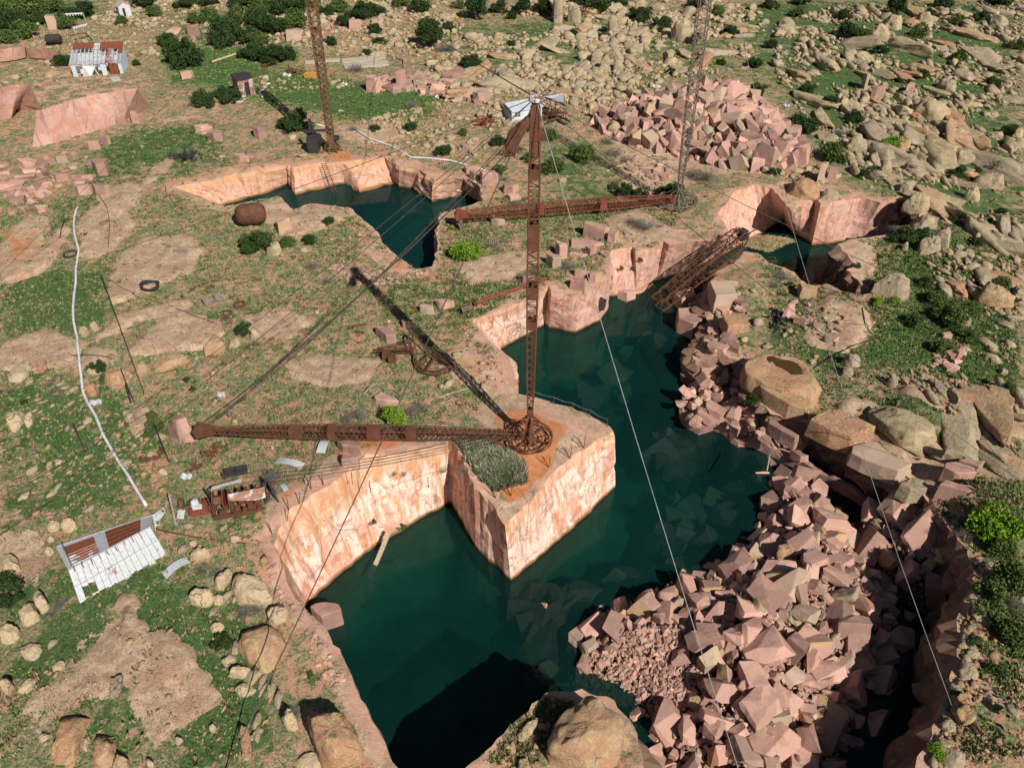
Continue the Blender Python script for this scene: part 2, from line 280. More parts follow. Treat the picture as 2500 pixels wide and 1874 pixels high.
# ------------------------------------------------------------------ mesh building
class MB:
    def __init__(s): s.v = []; s.f = []
    def add(s, vs, fs):
        b = len(s.v); s.v += [tuple(v) for v in vs]; s.f += [tuple(b+i for i in f) for f in fs]; return s
    def box(s, c, sz, rot=None):
        c = Vector(c); hx, hy, hz = [x/2 for x in sz]
        vs = [Vector((x, y, z)) for x in (-hx, hx) for y in (-hy, hy) for z in (-hz, hz)]
        if rot is not None: vs = [rot @ v for v in vs]
        return s.add([c+v for v in vs], [(0, 1, 3, 2), (4, 6, 7, 5), (0, 4, 5, 1), (2, 3, 7, 6), (0, 2, 6, 4), (1, 5, 7, 3)])
    def bar(s, p, q, w, h=None, up=(0, 0, 1)):
        p = Vector(p); q = Vector(q); d = q-p; L = d.length
        if L < 1e-5: return s
        d.normalize(); u = Vector(up)
        if abs(d.dot(u)) > .97: u = Vector((1, 0, 0))
        sx = d.cross(u).normalized(); sy = sx.cross(d).normalized(); h = h or w
        return s.box((p+q)/2, (w, L, h), Matrix((sx, d, sy)).transposed())
    def tube(s, pts, r, n=6, caps=True):
        pts = [Vector(p) for p in pts]; rs = r if isinstance(r, (list, tuple)) else [r]*len(pts); b = []
        for i, p in enumerate(pts):
            d = (pts[min(i+1, len(pts)-1)]-pts[max(i-1, 0)]).normalized()
            u = Vector((0, 0, 1)) if abs(d.z) < .95 else Vector((1, 0, 0))
            sx = d.cross(u).normalized(); sy = sx.cross(d)
            b += [p+rs[i]*(math.cos(2*math.pi*k/n)*sx+math.sin(2*math.pi*k/n)*sy) for k in range(n)]
        fs = [(i*n+k, i*n+(k+1) % n, (i+1)*n+(k+1) % n, (i+1)*n+k) for i in range(len(pts)-1) for k in range(n)]
        if caps: fs += [tuple(range(n))[::-1], tuple((len(pts)-1)*n+k for k in range(n))]
        return s.add(b, fs)
    def ring(s, c, Rr, r, nrm=(0, 0, 1), n=28, a0=0., a1=360., m=6, sq=False):
        c = Vector(c); nrm = Vector(nrm).normalized(); u = nrm.orthogonal().normalized(); w = nrm.cross(u)
        k = max(3, int(n*(a1-a0)/360)); pts = [c+Rr*(math.cos(R(a0+(a1-a0)*i/k))*u+math.sin(R(a0+(a1-a0)*i/k))*w) for i in range(k+1)]
        for i in range(k) if sq else []: s.bar(pts[i], pts[i+1], r*2, r*2, nrm)
        return s if sq else s.tube(pts, r, m)
    def cyl(s, p, q, r, n=12, r2=None): return s.tube([p, q], [r, r if r2 is None else r2], n)
    def prism(s, poly, z0, z1):
        n = len(poly); a = [(x, y, z0) for x, y in poly]; b = [(x, y, z1) for x, y in poly]
        ar = sum(poly[i][0]*poly[(i+1) % n][1]-poly[(i+1) % n][0]*poly[i][1] for i in range(n))
        fs = [(i, (i+1) % n, n+(i+1) % n, n+i) for i in range(n)]+[tuple(range(n))[::-1], tuple(range(n, 2*n))]
        if ar < 0: fs = [f[::-1] for f in fs]
        return s.add(a+b, fs)
    def slab(s, pts, th):                      # a flat sheet of real thickness from 3-D corners
        pts = [Vector(p) for p in pts]; nr = (pts[1]-pts[0]).cross(pts[2]-pts[0]).normalized()
        if nr.z < 0: pts = pts[::-1]; nr = -nr
        n = len(pts); fs = [(i, (i+1) % n, n+(i+1) % n, n+i) for i in range(n)]+[tuple(range(n))[::-1], tuple(range(n, 2*n))]
        return s.add([p-nr*th/2 for p in pts]+[p+nr*th/2 for p in pts], fs)
    def build(s, name, mat, parent=None, smooth=False):
        me = bpy.data.meshes.new(name); me.from_pydata(s.v, [], s.f); me.materials.append(M[mat] if isinstance(mat, str) else mat)
        if smooth: me.shade_smooth()
        return link(name, me, parent)
def link(name, me, parent=None):
    o = bpy.data.objects.new(name, me); COL.objects.link(o)
    if parent is not None: o.parent = parent; o.matrix_parent_inverse = Matrix.Translation(-parent.location)
    return o
def tag(o, label=None, cat=None, group=None, kind=None):
    for k, v in (('label', label), ('category', cat), ('group', group), ('kind', kind)):
        if v: o[k] = v
    return o
def thing(name, loc, label, cat, group=None):
    o = bpy.data.objects.new(name, None); COL.objects.link(o); o.location = loc; o.empty_display_size = .3
    return tag(o, label, cat, group)
def npmesh(name, V, Fs, mat, parent=None, attrs=None, smooth=False):
    """V (n,3); Fs (m,k) array of equal-sized faces"""
    me = bpy.data.meshes.new(name); V = np.ascontiguousarray(V, dtype=np.float32); Fs = np.ascontiguousarray(Fs, dtype=np.int32); m, k = Fs.shape
    me.vertices.add(len(V)); me.vertices.foreach_set('co', V.ravel())
    me.loops.add(m*k); me.loops.foreach_set('vertex_index', Fs.ravel())
    me.polygons.add(m); me.polygons.foreach_set('loop_start', np.arange(0, m*k, k, dtype=np.int32)); me.polygons.foreach_set('loop_total', np.full(m, k, dtype=np.int32))
    for nm, (typ, dom, arr) in (attrs or {}).items():
        at = me.attributes.new(nm, typ, dom); at.data.foreach_set('color' if 'COLOR' in typ else 'value', np.ascontiguousarray(arr, dtype=np.float32).ravel())
    me.update(calc_edges=True); me.validate(); me.materials.append(M[mat] if isinstance(mat, str) else mat)
    me.shade_smooth() if smooth else me.shade_flat()
    return link(name, me, parent)
def inpoly(X, Y, poly):
    ins = np.zeros(X.shape, bool); n = len(poly)
    for i in range(n):
        x1, y1 = poly[i]; x2, y2 = poly[(i+1) % n]
        if y1 == y2: continue
        c = ((y1 > Y) != (y2 > Y)) & (X < (x2-x1)*(Y-y1)/(y2-y1)+x1); ins ^= c
    return ins
def pdist(X, Y, poly, closed=True):
    D = np.full(X.shape, 1e9); n = len(poly)
    for i in range(n if closed else n-1):
        x1, y1 = poly[i]; x2, y2 = poly[(i+1) % n]; dx, dy = x2-x1, y2-y1; L = dx*dx+dy*dy+1e-9
        t = np.clip(((X-x1)*dx+(Y-y1)*dy)/L, 0, 1); D = np.minimum(D, (X-x1-t*dx)**2+(Y-y1-t*dy)**2)
    return np.sqrt(D)
def sdist(X, Y, poly): return np.where(inpoly(X, Y, poly), 1, -1)*pdist(X, Y, poly)   # positive inside
def sstep(a, b, x):
    t = np.clip((x-a)/(b-a), 0, 1); return t*t*(3-2*t)
def wob(X, Y, s=1., seed=0):
    r = np.random.default_rng(seed); o = 0
    for k in range(9):
        f = s*(.6+1.9*r.random()); a = r.random()*6.28; ph = r.random()*6.28; o = o+np.sin(f*(X*math.cos(a)+Y*math.sin(a))+ph+1.3*np.sin(f*.7*(Y*math.cos(a)-X*math.sin(a))+ph))
    return o/9

# ------------------------------------------------------------------ the pit: rim stations (photo pixel, height of the rim, waterline pixel where it shows)
WZ, WZ2 = -6.5, -3.5
MAIN = [(1010,1960,1,0),(972,1874,1,0),(940,1810,1,0),(900,1740,1,0),(862,1660,1,0),(835,1600,1,0),(800,1540,1.1,0),(765,1502,1,0),
 (722,1462,.9,(742,1478)),(668,1330,1.4,(752,1472)),(700,1250,2,(770,1452)),(774,1200,2,(815,1414)),(831,1165,1.9,(870,1368)),(894,1108,1.5,(935,1318)),
 (980,1108,1,(985,1290)),(1086,1084,.8,(1086,1230)),(1094,1070,.8,(1095,1226)),(1104,1078,.8,(1107,1230)),(1132,1121,.8,(1135,1280)),(1157,1191,.6,(1165,1338)),
 (1201,1229,.3,(1205,1375)),(1233,1283,0,(1247,1414)),(1270,1248,.2,(1290,1379)),(1308,1205,.3,(1340,1335)),(1345,1155,.4,(1385,1296)),(1390,1118,.5,(1430,1254)),
 (1450,1078,.6,(1475,1212)),(1496,1050,.7,(1501,1188)),(1475,1033,.7,0),(1440,1013,.7,0),(1380,990,.6,0),(1300,968,.6,0),(1262,960,.5,0),
 (1258,925,.3,(1262,950)),(1235,868,.3,(1262,892)),(1212,846,.2,(1232,866)),(1190,832,0,(1222,853)),(1154,782,0,(1224,850)),(1220,755,0,(1252,836)),(1300,727,0,(1310,803)),
 (1340,697,0,(1330,791)),(1346,722,-.3,(1340,800)),(1413,718,-.5,(1404,810)),(1465,690,-.3,(1463,783)),(1484,680,-.2,(1484,757)),(1488,655,0,(1487,725)),(1492,612,0,(1505,722)),
 (1545,602,0,(1550,713)),(1552,612,0,(1556,712)),(1605,604,0,(1577,700)),(1620,588,0,(1602,684)),(1634,598,0,(1607,684)),(1692,590,0,(1652,668)),(1732,588,0,(1700,650)),
 (1775,556,.3,(1765,622)),(1752,522,.5,(1795,604)),(1795,468,.5,(1820,590)),(1840,452,.5,(1865,566)),(1885,460,.3,(1890,550)),(1918,496,.2,(1914,540)),(1932,515,0,(1937,570)),
 (1990,482,0,(1975,590)),(2004,498,0,(1982,598)),(2069,488,0,(2020,594)),(2100,482,0,(2060,588)),(2150,495,0,(2098,584)),(2200,487,0,0),(2250,494,0,0),(2245,530,0,0),
 (2200,566,0,0),(2130,578,0,0),(2080,584,0,0),(2045,596,-.3,0),(2085,645,-.6,0),(2066,658,-.8,0),(2100,690,-1,0),(2130,712,-1,0),(2095,724,-1.5,0),(2050,708,-2,0),(2018,692,-2.2,0),(1975,702,-2.4,0),
 (1940,665,-2.5,0),(1880,642,-2.5,0),(1850,618,-2.5,0),(1815,614,-2.5,0),(1795,640,-2.5,0),(1750,662,-3,0),(1705,735,-4,0),(1735,795,-4,0),(1692,868,-4,0),(1702,892,-4,0),(1760,860,-3,0),(1815,890,-3,(1795,935)),
 (1838,960,-3,(1822,1010)),(1880,1010,-3,(1868,1060)),(1965,1032,-3,(1961,1095)),(2070,1110,-3,(2058,1166)),(2100,1134,-3,(2090,1186)),(2186,1185,-2.6,(2155,1228)),(2224,1165,-2,(2205,1235)),(2262,1180,-1,(2232,1262)),(2292,1260,-.5,0),(2362,1340,0,0),(2372,1410,.4,0),
 (2336,1525,.4,0),(2338,1576,.4,0),(2319,1670,.4,0),(2287,1756,.4,0),(2253,1829,.4,0),(2220,1910,.4,0),(2150,2060,.4,0),(1700,2110,1,0),(1570,2000,1,0),(1572,1900,1,0),(1556,1790,.6,0),
 (1500,1708,.2,0),(1420,1680,.1,0),(1330,1692,.3,0),(1230,1790,.8,0),(1135,1874,1.2,0),(1095,1960,1.2,0),(1060,2030,1,0)]
POND = [(547,504,0,0),(424,456,0,(540,502)),(522,440,0,(565,496)),(576,421,0,(606,484)),(590,424,0,(612,483)),(700,402,0,(704,450)),(717,407,0,(722,474)),(775,398,0,(785,460)),(832,395,0,(842,447)),(860,392,0,(878,470)),(904,389,0,(925,456)),
 (938,383,0,(962,446)),(978,408,0,(976,456)),(1024,414,0,(1008,459)),(1040,425,0,(1022,471)),(1060,440,0,(1056,493)),(1132,436,0,(1138,475)),(1166,450,0,(1172,492)),(1180,490,0,0),
 (1075,520,0,0),(1066,577,0,0),(1068,602,0,0),(1056,650,0,0),(1011,657,0,0),(980,633,0,0),(929,589,0,0),(923,567,0,0),(894,542,0,0),(853,506,0,0),(821,503,0,0),(758,497,0,0),(717,511,0,0),(680,479,0,0)]
def rimpts(st, wz):
    out = []
    for px, py, z, w in st:
        a = hitz(px, py, z); b = hitz(w[0], w[1], wz) if w else None
        out.append((a, b))
    n = len(out); cx = sum(a.x for a, _ in out)/n; cy = sum(a.y for a, _ in out)/n
    ar = sum(out[i][0].x*out[(i+1) % n][0].y-out[(i+1) % n][0].x*out[i][0].y for i in range(n)); sg = 1 if ar > 0 else -1
    res = []
    for i, (a, b) in enumerate(out):
        if b is None:
            d = (out[(i+1) % n][0]-out[i-1][0]); nrm = Vector((-d.y, d.x, 0)).normalized()*sg   # inward
            b = Vector((a.x, a.y, wz))+nrm*.35
        res.append((a, b))
    return res
DARKW = []
def densify(st, step, jit, seed):
    rr = random.Random(seed); n = len(st); out = []
    for i in range(n):
        (a, b), (a2, b2) = st[i], st[(i+1) % n]; L = max((a2-a).length, (b2-b).length); k = max(1, int(L/step)); d = (a2-a).normalized(); nr = Vector((-d.y, d.x, 0))
        for j in range(k):
            t = j/k; amp = 0 if j == 0 else jit
            o1 = nr*rr.uniform(-amp, amp); o2 = nr*rr.uniform(-amp, amp)*.4
            out.append((a.lerp(a2, t)+o1, b.lerp(b2, t)+o2))
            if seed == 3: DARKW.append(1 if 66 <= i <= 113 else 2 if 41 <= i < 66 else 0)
    return out
st_main = rimpts(MAIN, WZ); st_pond = rimpts(POND, WZ2)
rim_main = densify(st_main, .55, .16, 3); rim_pond = densify(st_pond, .8, .2, 4)
poly_main = [(a.x, a.y) for a, _ in rim_main]; poly_pond = [(a.x, a.y) for a, _ in rim_pond]

CTRL = [(a.x, a.y, a.z) for a, _ in st_main+st_pond]
def ctl(px, py, z): p = hitz(px, py, z); CTRL.append((p.x, p.y, z))
for c in [(1230,1130,.9),(1350,1060,.8),(1180,1000,.6),(1000,1000,.5),(400,1000,0),(1900,740,-2.4),(1830,800,-2.6),(1980,900,-1.8),(2100,900,-1),(2080,1030,-1.8),(2180,1100,-1.2),(2250,1000,0),(2420,1200,1.5),(2450,1450,1.5),(2420,1750,1.5),(2000,790,-1.6),(100,1700,1),(500,1700,1),(1300,1850,.6),(2300,600,.5)]: ctl(*c)
CTRL = np.array(CTRL)
SLABS = []                       # (ground polygon, lift)
def slab_px(pts, lift): SLABS.append(([tuple(hitz(x, y, .3)[:2]) for x, y in pts], lift))
slab_px(zoomed(0,1354,[(920,620),(980,510),(1060,500),(1160,540),(1170,630),(1300,620),(1450,750),(1520,850),(1600,970),(1700,1100),(1735,1160),(1690,1210),(1600,1250),(1500,1330),(1420,1390),(1230,1380),(1100,1600),(1010,1590),(930,1250),(900,1120),(830,1030),(800,960),(860,880),(1000,880),(1010,800),(840,740),(840,700)]), .35)
slab_px(zoomed(0,1354,[(900,400),(980,330),(1060,340),(1090,420),(1010,530),(920,480)]), .2)
slab_px(zoomed(0,1354,[(380,1120),(470,1060),(580,1060),(590,840),(640,830),(670,900),(660,1060),(560,1180),(440,1230)]), .2)
slab_px(zoomed(0,1354,[(700,800),(850,760),(880,870),(840,940),(720,900)]), .2)
slab_px(zoomed(0,450,[(850,900),(840,700),(900,550),(1100,420),(1400,375),(1480,400),(1555,520),(1450,700),(1280,760),(1100,830),(900,920)]), .3)
slab_px(zoomed(0,450,[(600,280),(700,180),(900,70),(1000,70),(990,230),(1050,300),(850,500),(700,560),(600,540),(640,400)]), .3)
slab_px(zoomed(0,450,[(0,480),(130,280),(260,220),(370,240),(380,330),(300,500),(500,300),(560,330),(450,450),(420,560),(330,650),(150,730),(0,740)]), .3)
slab_px(zoomed(0,450,[(620,1280),(740,1170),(850,1090),(900,1010),(1240,920),(1450,880),(1500,930),(1250,1000),(1050,1050),(940,1130),(760,1180)]), .25)
slab_px(zoomed(0,450,[(1000,1300),(1180,1100),(1230,1010),(1400,980),(1700,1060),(1740,1150),(1560,1280),(1300,1290),(1050,1330)]), .35)
slab_px(zoomed(0,450,[(560,1400),(700,1260),(880,1270),(950,1330),(780,1380),(640,1450)]), .2)
slab_px([(560,540),(620,500),(680,480),(715,512),(760,499),(820,505),(850,520),(800,548),(730,570),(690,572),(650,530)], .25)
slab_px([(640,500),(560,520),(420,470),(450,465),(547,507),(600,500)], .1)
slab_px([(875,600),(905,590),(1005,655),(985,668),(960,670),(930,640)], .15)
slab_px([(1480,520),(1560,500),(1690,580),(1600,585),(1545,600),(1500,590)], .1)
slab_px(zoomed(1800,900,[(830,120),(900,100),(1080,170),(1300,300),(1500,450),(1700,580),(1900,720),(1930,800),(1700,690),(1500,720),(1440,850),(1350,830),(1230,700),(1080,540),(950,400),(850,250)]), .7)
slab_px(zoomed(1800,900,[(1240,50),(1500,40),(1780,0),(1900,150),(2100,370),(2130,440),(1900,360),(1700,370),(1500,250),(1280,130)]), .6)
slab_px(zoomed(1800,900,[(590,400),(660,310),(740,290),(830,340),(960,430),(1070,520),(1200,700),(1330,830),(1220,900),(950,740),(850,650),(600,440)]), .4)
slab_px(zoomed(1800,450,[(670,790),(740,750),(820,790),(930,850),(1000,850),(1070,980),(1000,1100),(930,1170),(850,1090),(720,930)]), .5)
slab_px(zoomed(1800,450,[(560,1030),(700,1020),(900,1130),(880,1210),(740,1180),(600,1110)]), .3)
slab_px(zoomed(1800,450,[(700,470),(770,400),(900,400),(1060,470),(1090,600),(960,700),(860,600)]), .1)
slab_px(zoomed(1800,900,[(1880,150),(2000,0),(2212,150),(2212,330),(2100,300)]), .4)
slab_px([(2290,1640),(2330,1600),(2420,1680),(2500,1780),(2500,1860),(2400,1790)], .4)
slab_px([(1190,880),(1240,930),(1255,958),(1200,975),(1150,950),(1080,900),(1075,870),(1130,840)], .25)
slab_px([(1130,1010),(1260,965),(1480,1040),(1490,1055),(1400,1110),(1345,1150),(1300,1195),(1260,1120),(1180,1040)], .05)
slab_px([(1095,1080),(1110,1078),(1150,1130),(1190,1215),(1240,1230),(1232,1275),(1200,1228),(1155,1190),(1130,1120)], .1)
slab_px([(0,835),(110,800),(205,840),(180,890),(60,905),(0,900)], .2)
slab_px([(235,455),(330,440),(350,480),(300,525),(245,505)], .2)
slab_px([(600,765),(690,745),(770,780),(700,825),(615,815)], .12)
slab_px([(690,880),(800,865),(930,880),(900,935),(800,950),(720,925)], .1)
slab_px([(1120,640),(1260,600),(1330,615),(1250,670),(1150,690)], .1)
slab_px([(300,1000),(360,990),(380,1030),(330,1060)], .15)
slab_px([(20,1330),(120,1300),(110,1380),(40,1400)], .2)
slab_px([(820,300),(930,290),(1000,320),(930,345),(840,335)], .2)
slab_px([(330,470),(380,400),(430,370),(400,420),(345,460)], .1)
slab_px([(640,1320),(690,1240),(770,1195),(800,1150),(900,1080),(930,1065),(990,1075),(980,1105),(895,1110),(830,1170),(774,1202),(705,1250),(668,1330)], .05)
def H(X, Y):
    X = np.asarray(X, float); Y = np.asarray(Y, float); sh = X.shape; x = X.ravel(); y = Y.ravel(); z = np.zeros_like(x); out = np.zeros_like(x)
    for i in range(0, len(x), 20000):
        xx = x[i:i+20000, None]; yy = y[i:i+20000, None]
        d2 = (xx-CTRL[None, :, 0])**2+(yy-CTRL[None, :, 1])**2; w = 1/(d2+.02)**1.6
        out[i:i+20000] = (w*CTRL[None, :, 2]).sum(1)/(w.sum(1)+1/14.**3.2); z[i:i+20000] = np.sqrt(d2.min(1))
    fade = sstep(.3, 4., z)
    out += fade*(.22*wob(x, y, .35, 1)+.35*wob(x, y, .09, 2)+.10*wob(x, y, 1.3, 3))
    out += sstep(180, 420, y)*14*(.5+.5*wob(x, y, .012, 5))
    for poly, lift in SLABS:
        b = np.array(poly); m = (x > b[:, 0].min()-2) & (x < b[:, 0].max()+2) & (y > b[:, 1].min()-2) & (y < b[:, 1].max()+2)
        if m.any():
            s = sdist(x[m], y[m], poly)+.35*wob(x[m], y[m], 1.2, 9); out[m] += 1.25*lift*sstep(-.12, .22, s)*np.maximum(fade[m], .0)*(1+.35*wob(x[m], y[m], .8, 11))
    return out.reshape(sh)
def at(px, py, dz=0.):
    z = 0.
    for _ in range(7):
        p = hitz(px, py, z); z = float(H(np.array([p.x]), np.array([p.y]))[0])
    return Vector((p.x, p.y, z+dz))
def gz(x, y): return float(H(np.array([x]), np.array([y]))[0])

# ------------------------------------------------------------------ ground colour map: where it is green, bare soil or rock
GREEN = [([(0,0),(230,0),(200,40),(0,90)],.9),([(0,0),(700,0),(700,120),(400,90),(200,60)],.25),([(430,40),(760,0),(760,140),(640,200),(420,200)],.35),
 ([(380,120),(560,110),(620,160),(860,190),(1030,220),(1060,270),(980,295),(800,280),(560,230),(420,200)],.75),([(700,195),(900,200),(1060,230),(1040,280),(900,290),(720,250)],.6),
 ([(200,350),(330,300),(520,290),(560,400),(300,420),(250,480),(120,560),(130,500),(200,440)],.55),([(0,690),(70,640),(240,640),(290,760),(200,830),(0,800)],.75),
 ([(250,860),(420,760),(560,740),(640,700),(700,800),(560,830),(400,900)],.25),([(0,950),(250,930),(420,1040),(380,1200),(250,1250),(0,1280)],.55),([(0,800),(200,860),(200,960),(0,960)],.3),
 ([(0,1250),(200,1420),(500,1400),(640,1500),(680,1800),(560,1880),(0,1880)],.55),([(300,1380),(420,1380),(460,1560),(440,1700),(330,1550)],.3),([(560,1640),(640,1600),(700,1874),(560,1874)],.5),
 ([(1300,330),(1450,330),(1560,450),(1500,500),(1350,480),(1300,420)],.45),([(1180,490),(1500,470),(1560,560),(1400,580),(1250,560)],.35),([(700,560),(860,540),(880,600),(760,640)],.3),
 ([(1850,0),(2500,0),(2500,600),(2150,480),(1980,350),(1850,150)],.75),([(1000,60),(1850,0),(1850,180),(1400,260),(1050,200)],.4),([(0,480),(1100,660),(1250,700),(1100,880),(640,1250),(600,1874),(0,1874)],.07),([(1700,620),(2060,700),(2060,860),(1760,800)],.3),([(1830,20),(2000,20),(1970,90),(1850,90)],.7),([(2040,140),(2150,160),(2150,200),(2060,190)],.6),
 ([(2150,540),(2300,520),(2500,760),(2500,1000),(2330,870),(2200,880),(2050,880),(2000,830),(2130,790),(2200,700),(2190,600)],.8),([(2170,740),(2330,700),(2500,800),(2500,950),(2250,870)],.5),
 ([(2100,920),(2300,960),(2500,1090),(2500,1200),(2350,1080),(2200,1000)],.7),([(2350,1380),(2500,1350),(2500,1880),(2260,1880),(2340,1560)],.8),([(1150,1874),(1230,1790),(1330,1700),(1310,1874)],.6),
 ([(1900,720),(2100,820),(2000,860),(1900,800)],.3),([(1400,110),(1600,170),(1480,230),(1400,180)],.3),([(1250,60),(1370,60),(1340,110),(1260,110)],.4),([(520,1270),(700,1190),(700,1230),(640,1320),(560,1330)],.4)]
SOIL = [([(60,180),(120,150),(380,90),(420,120),(330,200),(400,250),(300,330),(180,200)],.35),([(560,200),(760,260),(900,290),(1060,320),(980,340),(700,280)],.35),([(480,230),(620,200),(500,330),(380,380),(420,300)],.35),
 ([(700,520),(1000,650),(1200,680),(1400,620),(1380,560),(1250,560),(1200,620)],.45),([(620,270),(780,250),(870,280),(850,310),(640,290)],.45),([(560,180),(700,190),(680,230),(590,240)],.4),
 ([(660,880),(920,860),(960,900),(860,960),(780,930)],.45),([(1130,560),(1330,530),(1290,590),(1150,640)],.25),([(0,640),(30,560),(160,560),(130,650),(60,690)],.6),([(1300,360),(1340,350),(1380,430),(1300,500),(1180,480),(1240,400)],.3),
 ([(330,1080),(450,1090),(420,1230),(330,1200)],.45),([(480,1130),(560,1130),(540,1190),(480,1180)],.5),([(500,1240),(600,1240),(560,1270),(470,1280)],.6),([(2020,580),(2110,600),(2130,650),(2060,660)],.7),
 ([(640,1320),(700,1240),(780,1190),(740,1480),(700,1440)],.7),([(790,360),(900,370),(1020,400),(960,410),(700,400)],.75),([(1380,260),(1500,290),(1470,330),(1370,320)],.5),([(1160,1210),(1300,1120),(1340,1160),(1240,1280),(1200,1240)],.55),
 ([(1450,520),(1650,480),(1720,530),(1640,590),(1500,560)],.4),([(370,390),(500,380),(640,370),(640,400),(450,460)],.35),([(1250,980),(1500,1050),(1350,1160),(1180,1050)],.25),([(640,780),(760,740),(750,800),(640,820)],.3)]
ROCKY = [([(560,540),(620,500),(680,480),(760,500),(850,510),(800,548),(650,560)],.2),([(120,250),(340,210),(330,300),(250,390),(60,420),(0,400),(0,300)],.4),([(1100,150),(1500,60),(1800,60),(1750,180),(1500,240),(1200,330),(1000,280)],.38),
 ([(1900,80),(2500,60),(2500,520),(2200,480),(2000,330)],.22),([(700,0),(1100,0),(1080,110),(700,110)],.2),([(1450,260),(1600,200),(1900,230),(1990,380),(1900,430),(1500,480)],.6),([(380,470),(700,400),(1000,390),(1200,450),(1180,520),(1050,480)],.0),
 ([(1480,520),(1700,480),(1800,430),(1930,430),(2010,470),(1940,530),(1700,600),(1480,620)],.3),([(2000,560),(2300,560),(2320,640),(2200,640),(2080,590)],.3),([(1830,600),(2000,680),(2100,740),(2050,830),(1900,830),(1750,830),(1740,680)],.35),
 ([(1820,840),(2010,870),(2100,900),(2250,1000),(2450,1150),(2400,1250),(2230,1180),(2000,1050)],.45),([(2200,880),(2500,980),(2500,1060),(2300,960)],.3),([(640,1320),(690,1240),(760,1190),(760,1480),(1010,1960),(960,1960),(760,1520)],.6),([(700,1480),(770,1500),(880,1690),(1000,1880),(880,1880),(800,1660)],.75),
 ([(1140,780),(1180,830),(1262,880),(1262,960),(1180,960),(1060,900),(1070,850)],.5),([(960,1080),(1095,1050),(1087,1090),(900,1110),(780,1200),(820,1150)],.5),([(0,300),(90,270),(330,200),(250,400),(0,480)],.35),([(1290,1710),(1420,1670),(1500,1700),(1600,2000),(1300,2000)],.4)]
def cmap(X, Y):
    out = np.zeros((len(X), 4)); out[:, 3] = 1; w = .6*wob(X, Y, .5, 21)
    for ch, lst in ((1, GREEN), (2, SOIL), (0, ROCKY)):
        for poly, v in lst:
            g = [tuple(hitz(x, y, .3)[:2]) for x, y in poly]; sc = max(1., hitz(poly[0][0], poly[0][1]).y/60)
            s = sdist(X, Y, g)+w*1.5*sc; out[:, ch] = np.maximum(out[:, ch], v*sstep(-1.2*sc, 1.8*sc, s)) if ch != 1 else np.minimum(1, out[:, ch]+v*sstep(-1.5*sc, 2.5*sc, s))
    for poly, lift in SLABS:
        s = sdist(X, Y, poly)+.4*wob(X, Y, 1.2, 9); out[:, 0] = np.maximum(out[:, 0], sstep(-.5, .3, s))
    dr = pdist(X, Y, poly_main); out[:, 0] = np.maximum(out[:, 0], .62*(1-sstep(.4, 2.6, dr))); out[:, 2] = np.maximum(out[:, 2], .55*(1-sstep(.5, 4., dr)))
    dr = pdist(X, Y, poly_pond); out[:, 0] = np.maximum(out[:, 0], .62*(1-sstep(.4, 2.6, dr))); out[:, 2] = np.maximum(out[:, 2], .6*(1-sstep(1, 5., dr)))
    return out

STAIN = [([(1200,1010),(1290,1010),(1400,1060),(1380,1120),(1300,1190),(1240,1230),(1210,1180),(1250,1120),(1200,1060)],.75),([(1290,1090),(1380,1080),(1350,1150),(1300,1180)],1.),([(1330,980),(1390,1000),(1340,1040),(1300,1010)],.5),([(800,1100),(990,1070),(980,1110),(830,1140)],.6),([(700,1230),(790,1160),(780,1210),(690,1270)],.55),([(790,362),(860,372),(900,385),(800,395)],.7),([(1060,880),(1180,860),(1250,900),(1180,940)],.4),([(910,600),(1000,650),(950,660)],.6),([(0,560),(120,570),(60,680),(0,680)],.5)]
PALE = [([(1290,970),(1480,1040),(1380,1100),(1290,1010)],.6),([(1140,780),(1262,880),(1262,960),(1190,960),(1130,900),(1090,860)],.7),([(620,1340),(690,1240),(760,1190),(770,1480),(700,1450)],.6),([(740,1490),(790,1510),(900,1690),(985,1874),(930,1874),(830,1690)],.65),([(1600,540),(1730,540),(1720,600),(1600,600)],.45),([(60,160),(160,150),(350,190),(340,230),(100,260),(0,230)],.45),([(480,230),(620,195),(600,240),(480,290)],.4),([(420,260),(560,270),(480,300),(360,330)],.45),
 ([(460,420),(700,385),(1000,375),(1160,440),(1180,500),(1100,440),(900,395),(600,420)],.55),([(1850,420),(2010,430),(2160,480),(2260,470),(2260,500),(2000,490),(1900,490)],.5),([(2170,1190),(2250,1160),(2300,1250),(2280,1280)],.5),([(1960,1100),(2100,1150),(2100,1080),(2180,1190)],.35),([(1360,230),(1480,260),(1470,310),(1380,330)],.4),([(560,545),(620,505),(760,505),(830,515),(700,560)],.35),([(1950,720),(2080,740),(2140,800),(2060,830),(1960,790)],.45),([(870,610),(940,600),(1010,660),(960,690)],.6),([(1300,1900),(1400,1690),(1560,1740),(1600,2000)],.5)]
def dmap(X, Y):
    out = np.zeros((len(X), 4)); out[:, 3] = 1
    for ch, lst in ((0, STAIN), (1, PALE)):
        for poly, v in lst:
            g = [tuple(hitz(x, y, .3)[:2]) for x, y in poly]; sc = max(1., hitz(poly[0][0], poly[0][1]).y/60); s = sdist(X, Y, g)+.7*wob(X, Y, .6, 25)*sc; out[:, ch] = np.maximum(out[:, ch], v*sstep(-1.*sc, 1.2*sc, s))
    dr = np.minimum(pdist(X, Y, poly_main), pdist(X, Y, poly_pond)); out[:, 1] = np.maximum(out[:, 1], .55*(1-sstep(.2, 1.8, dr)))
    return out
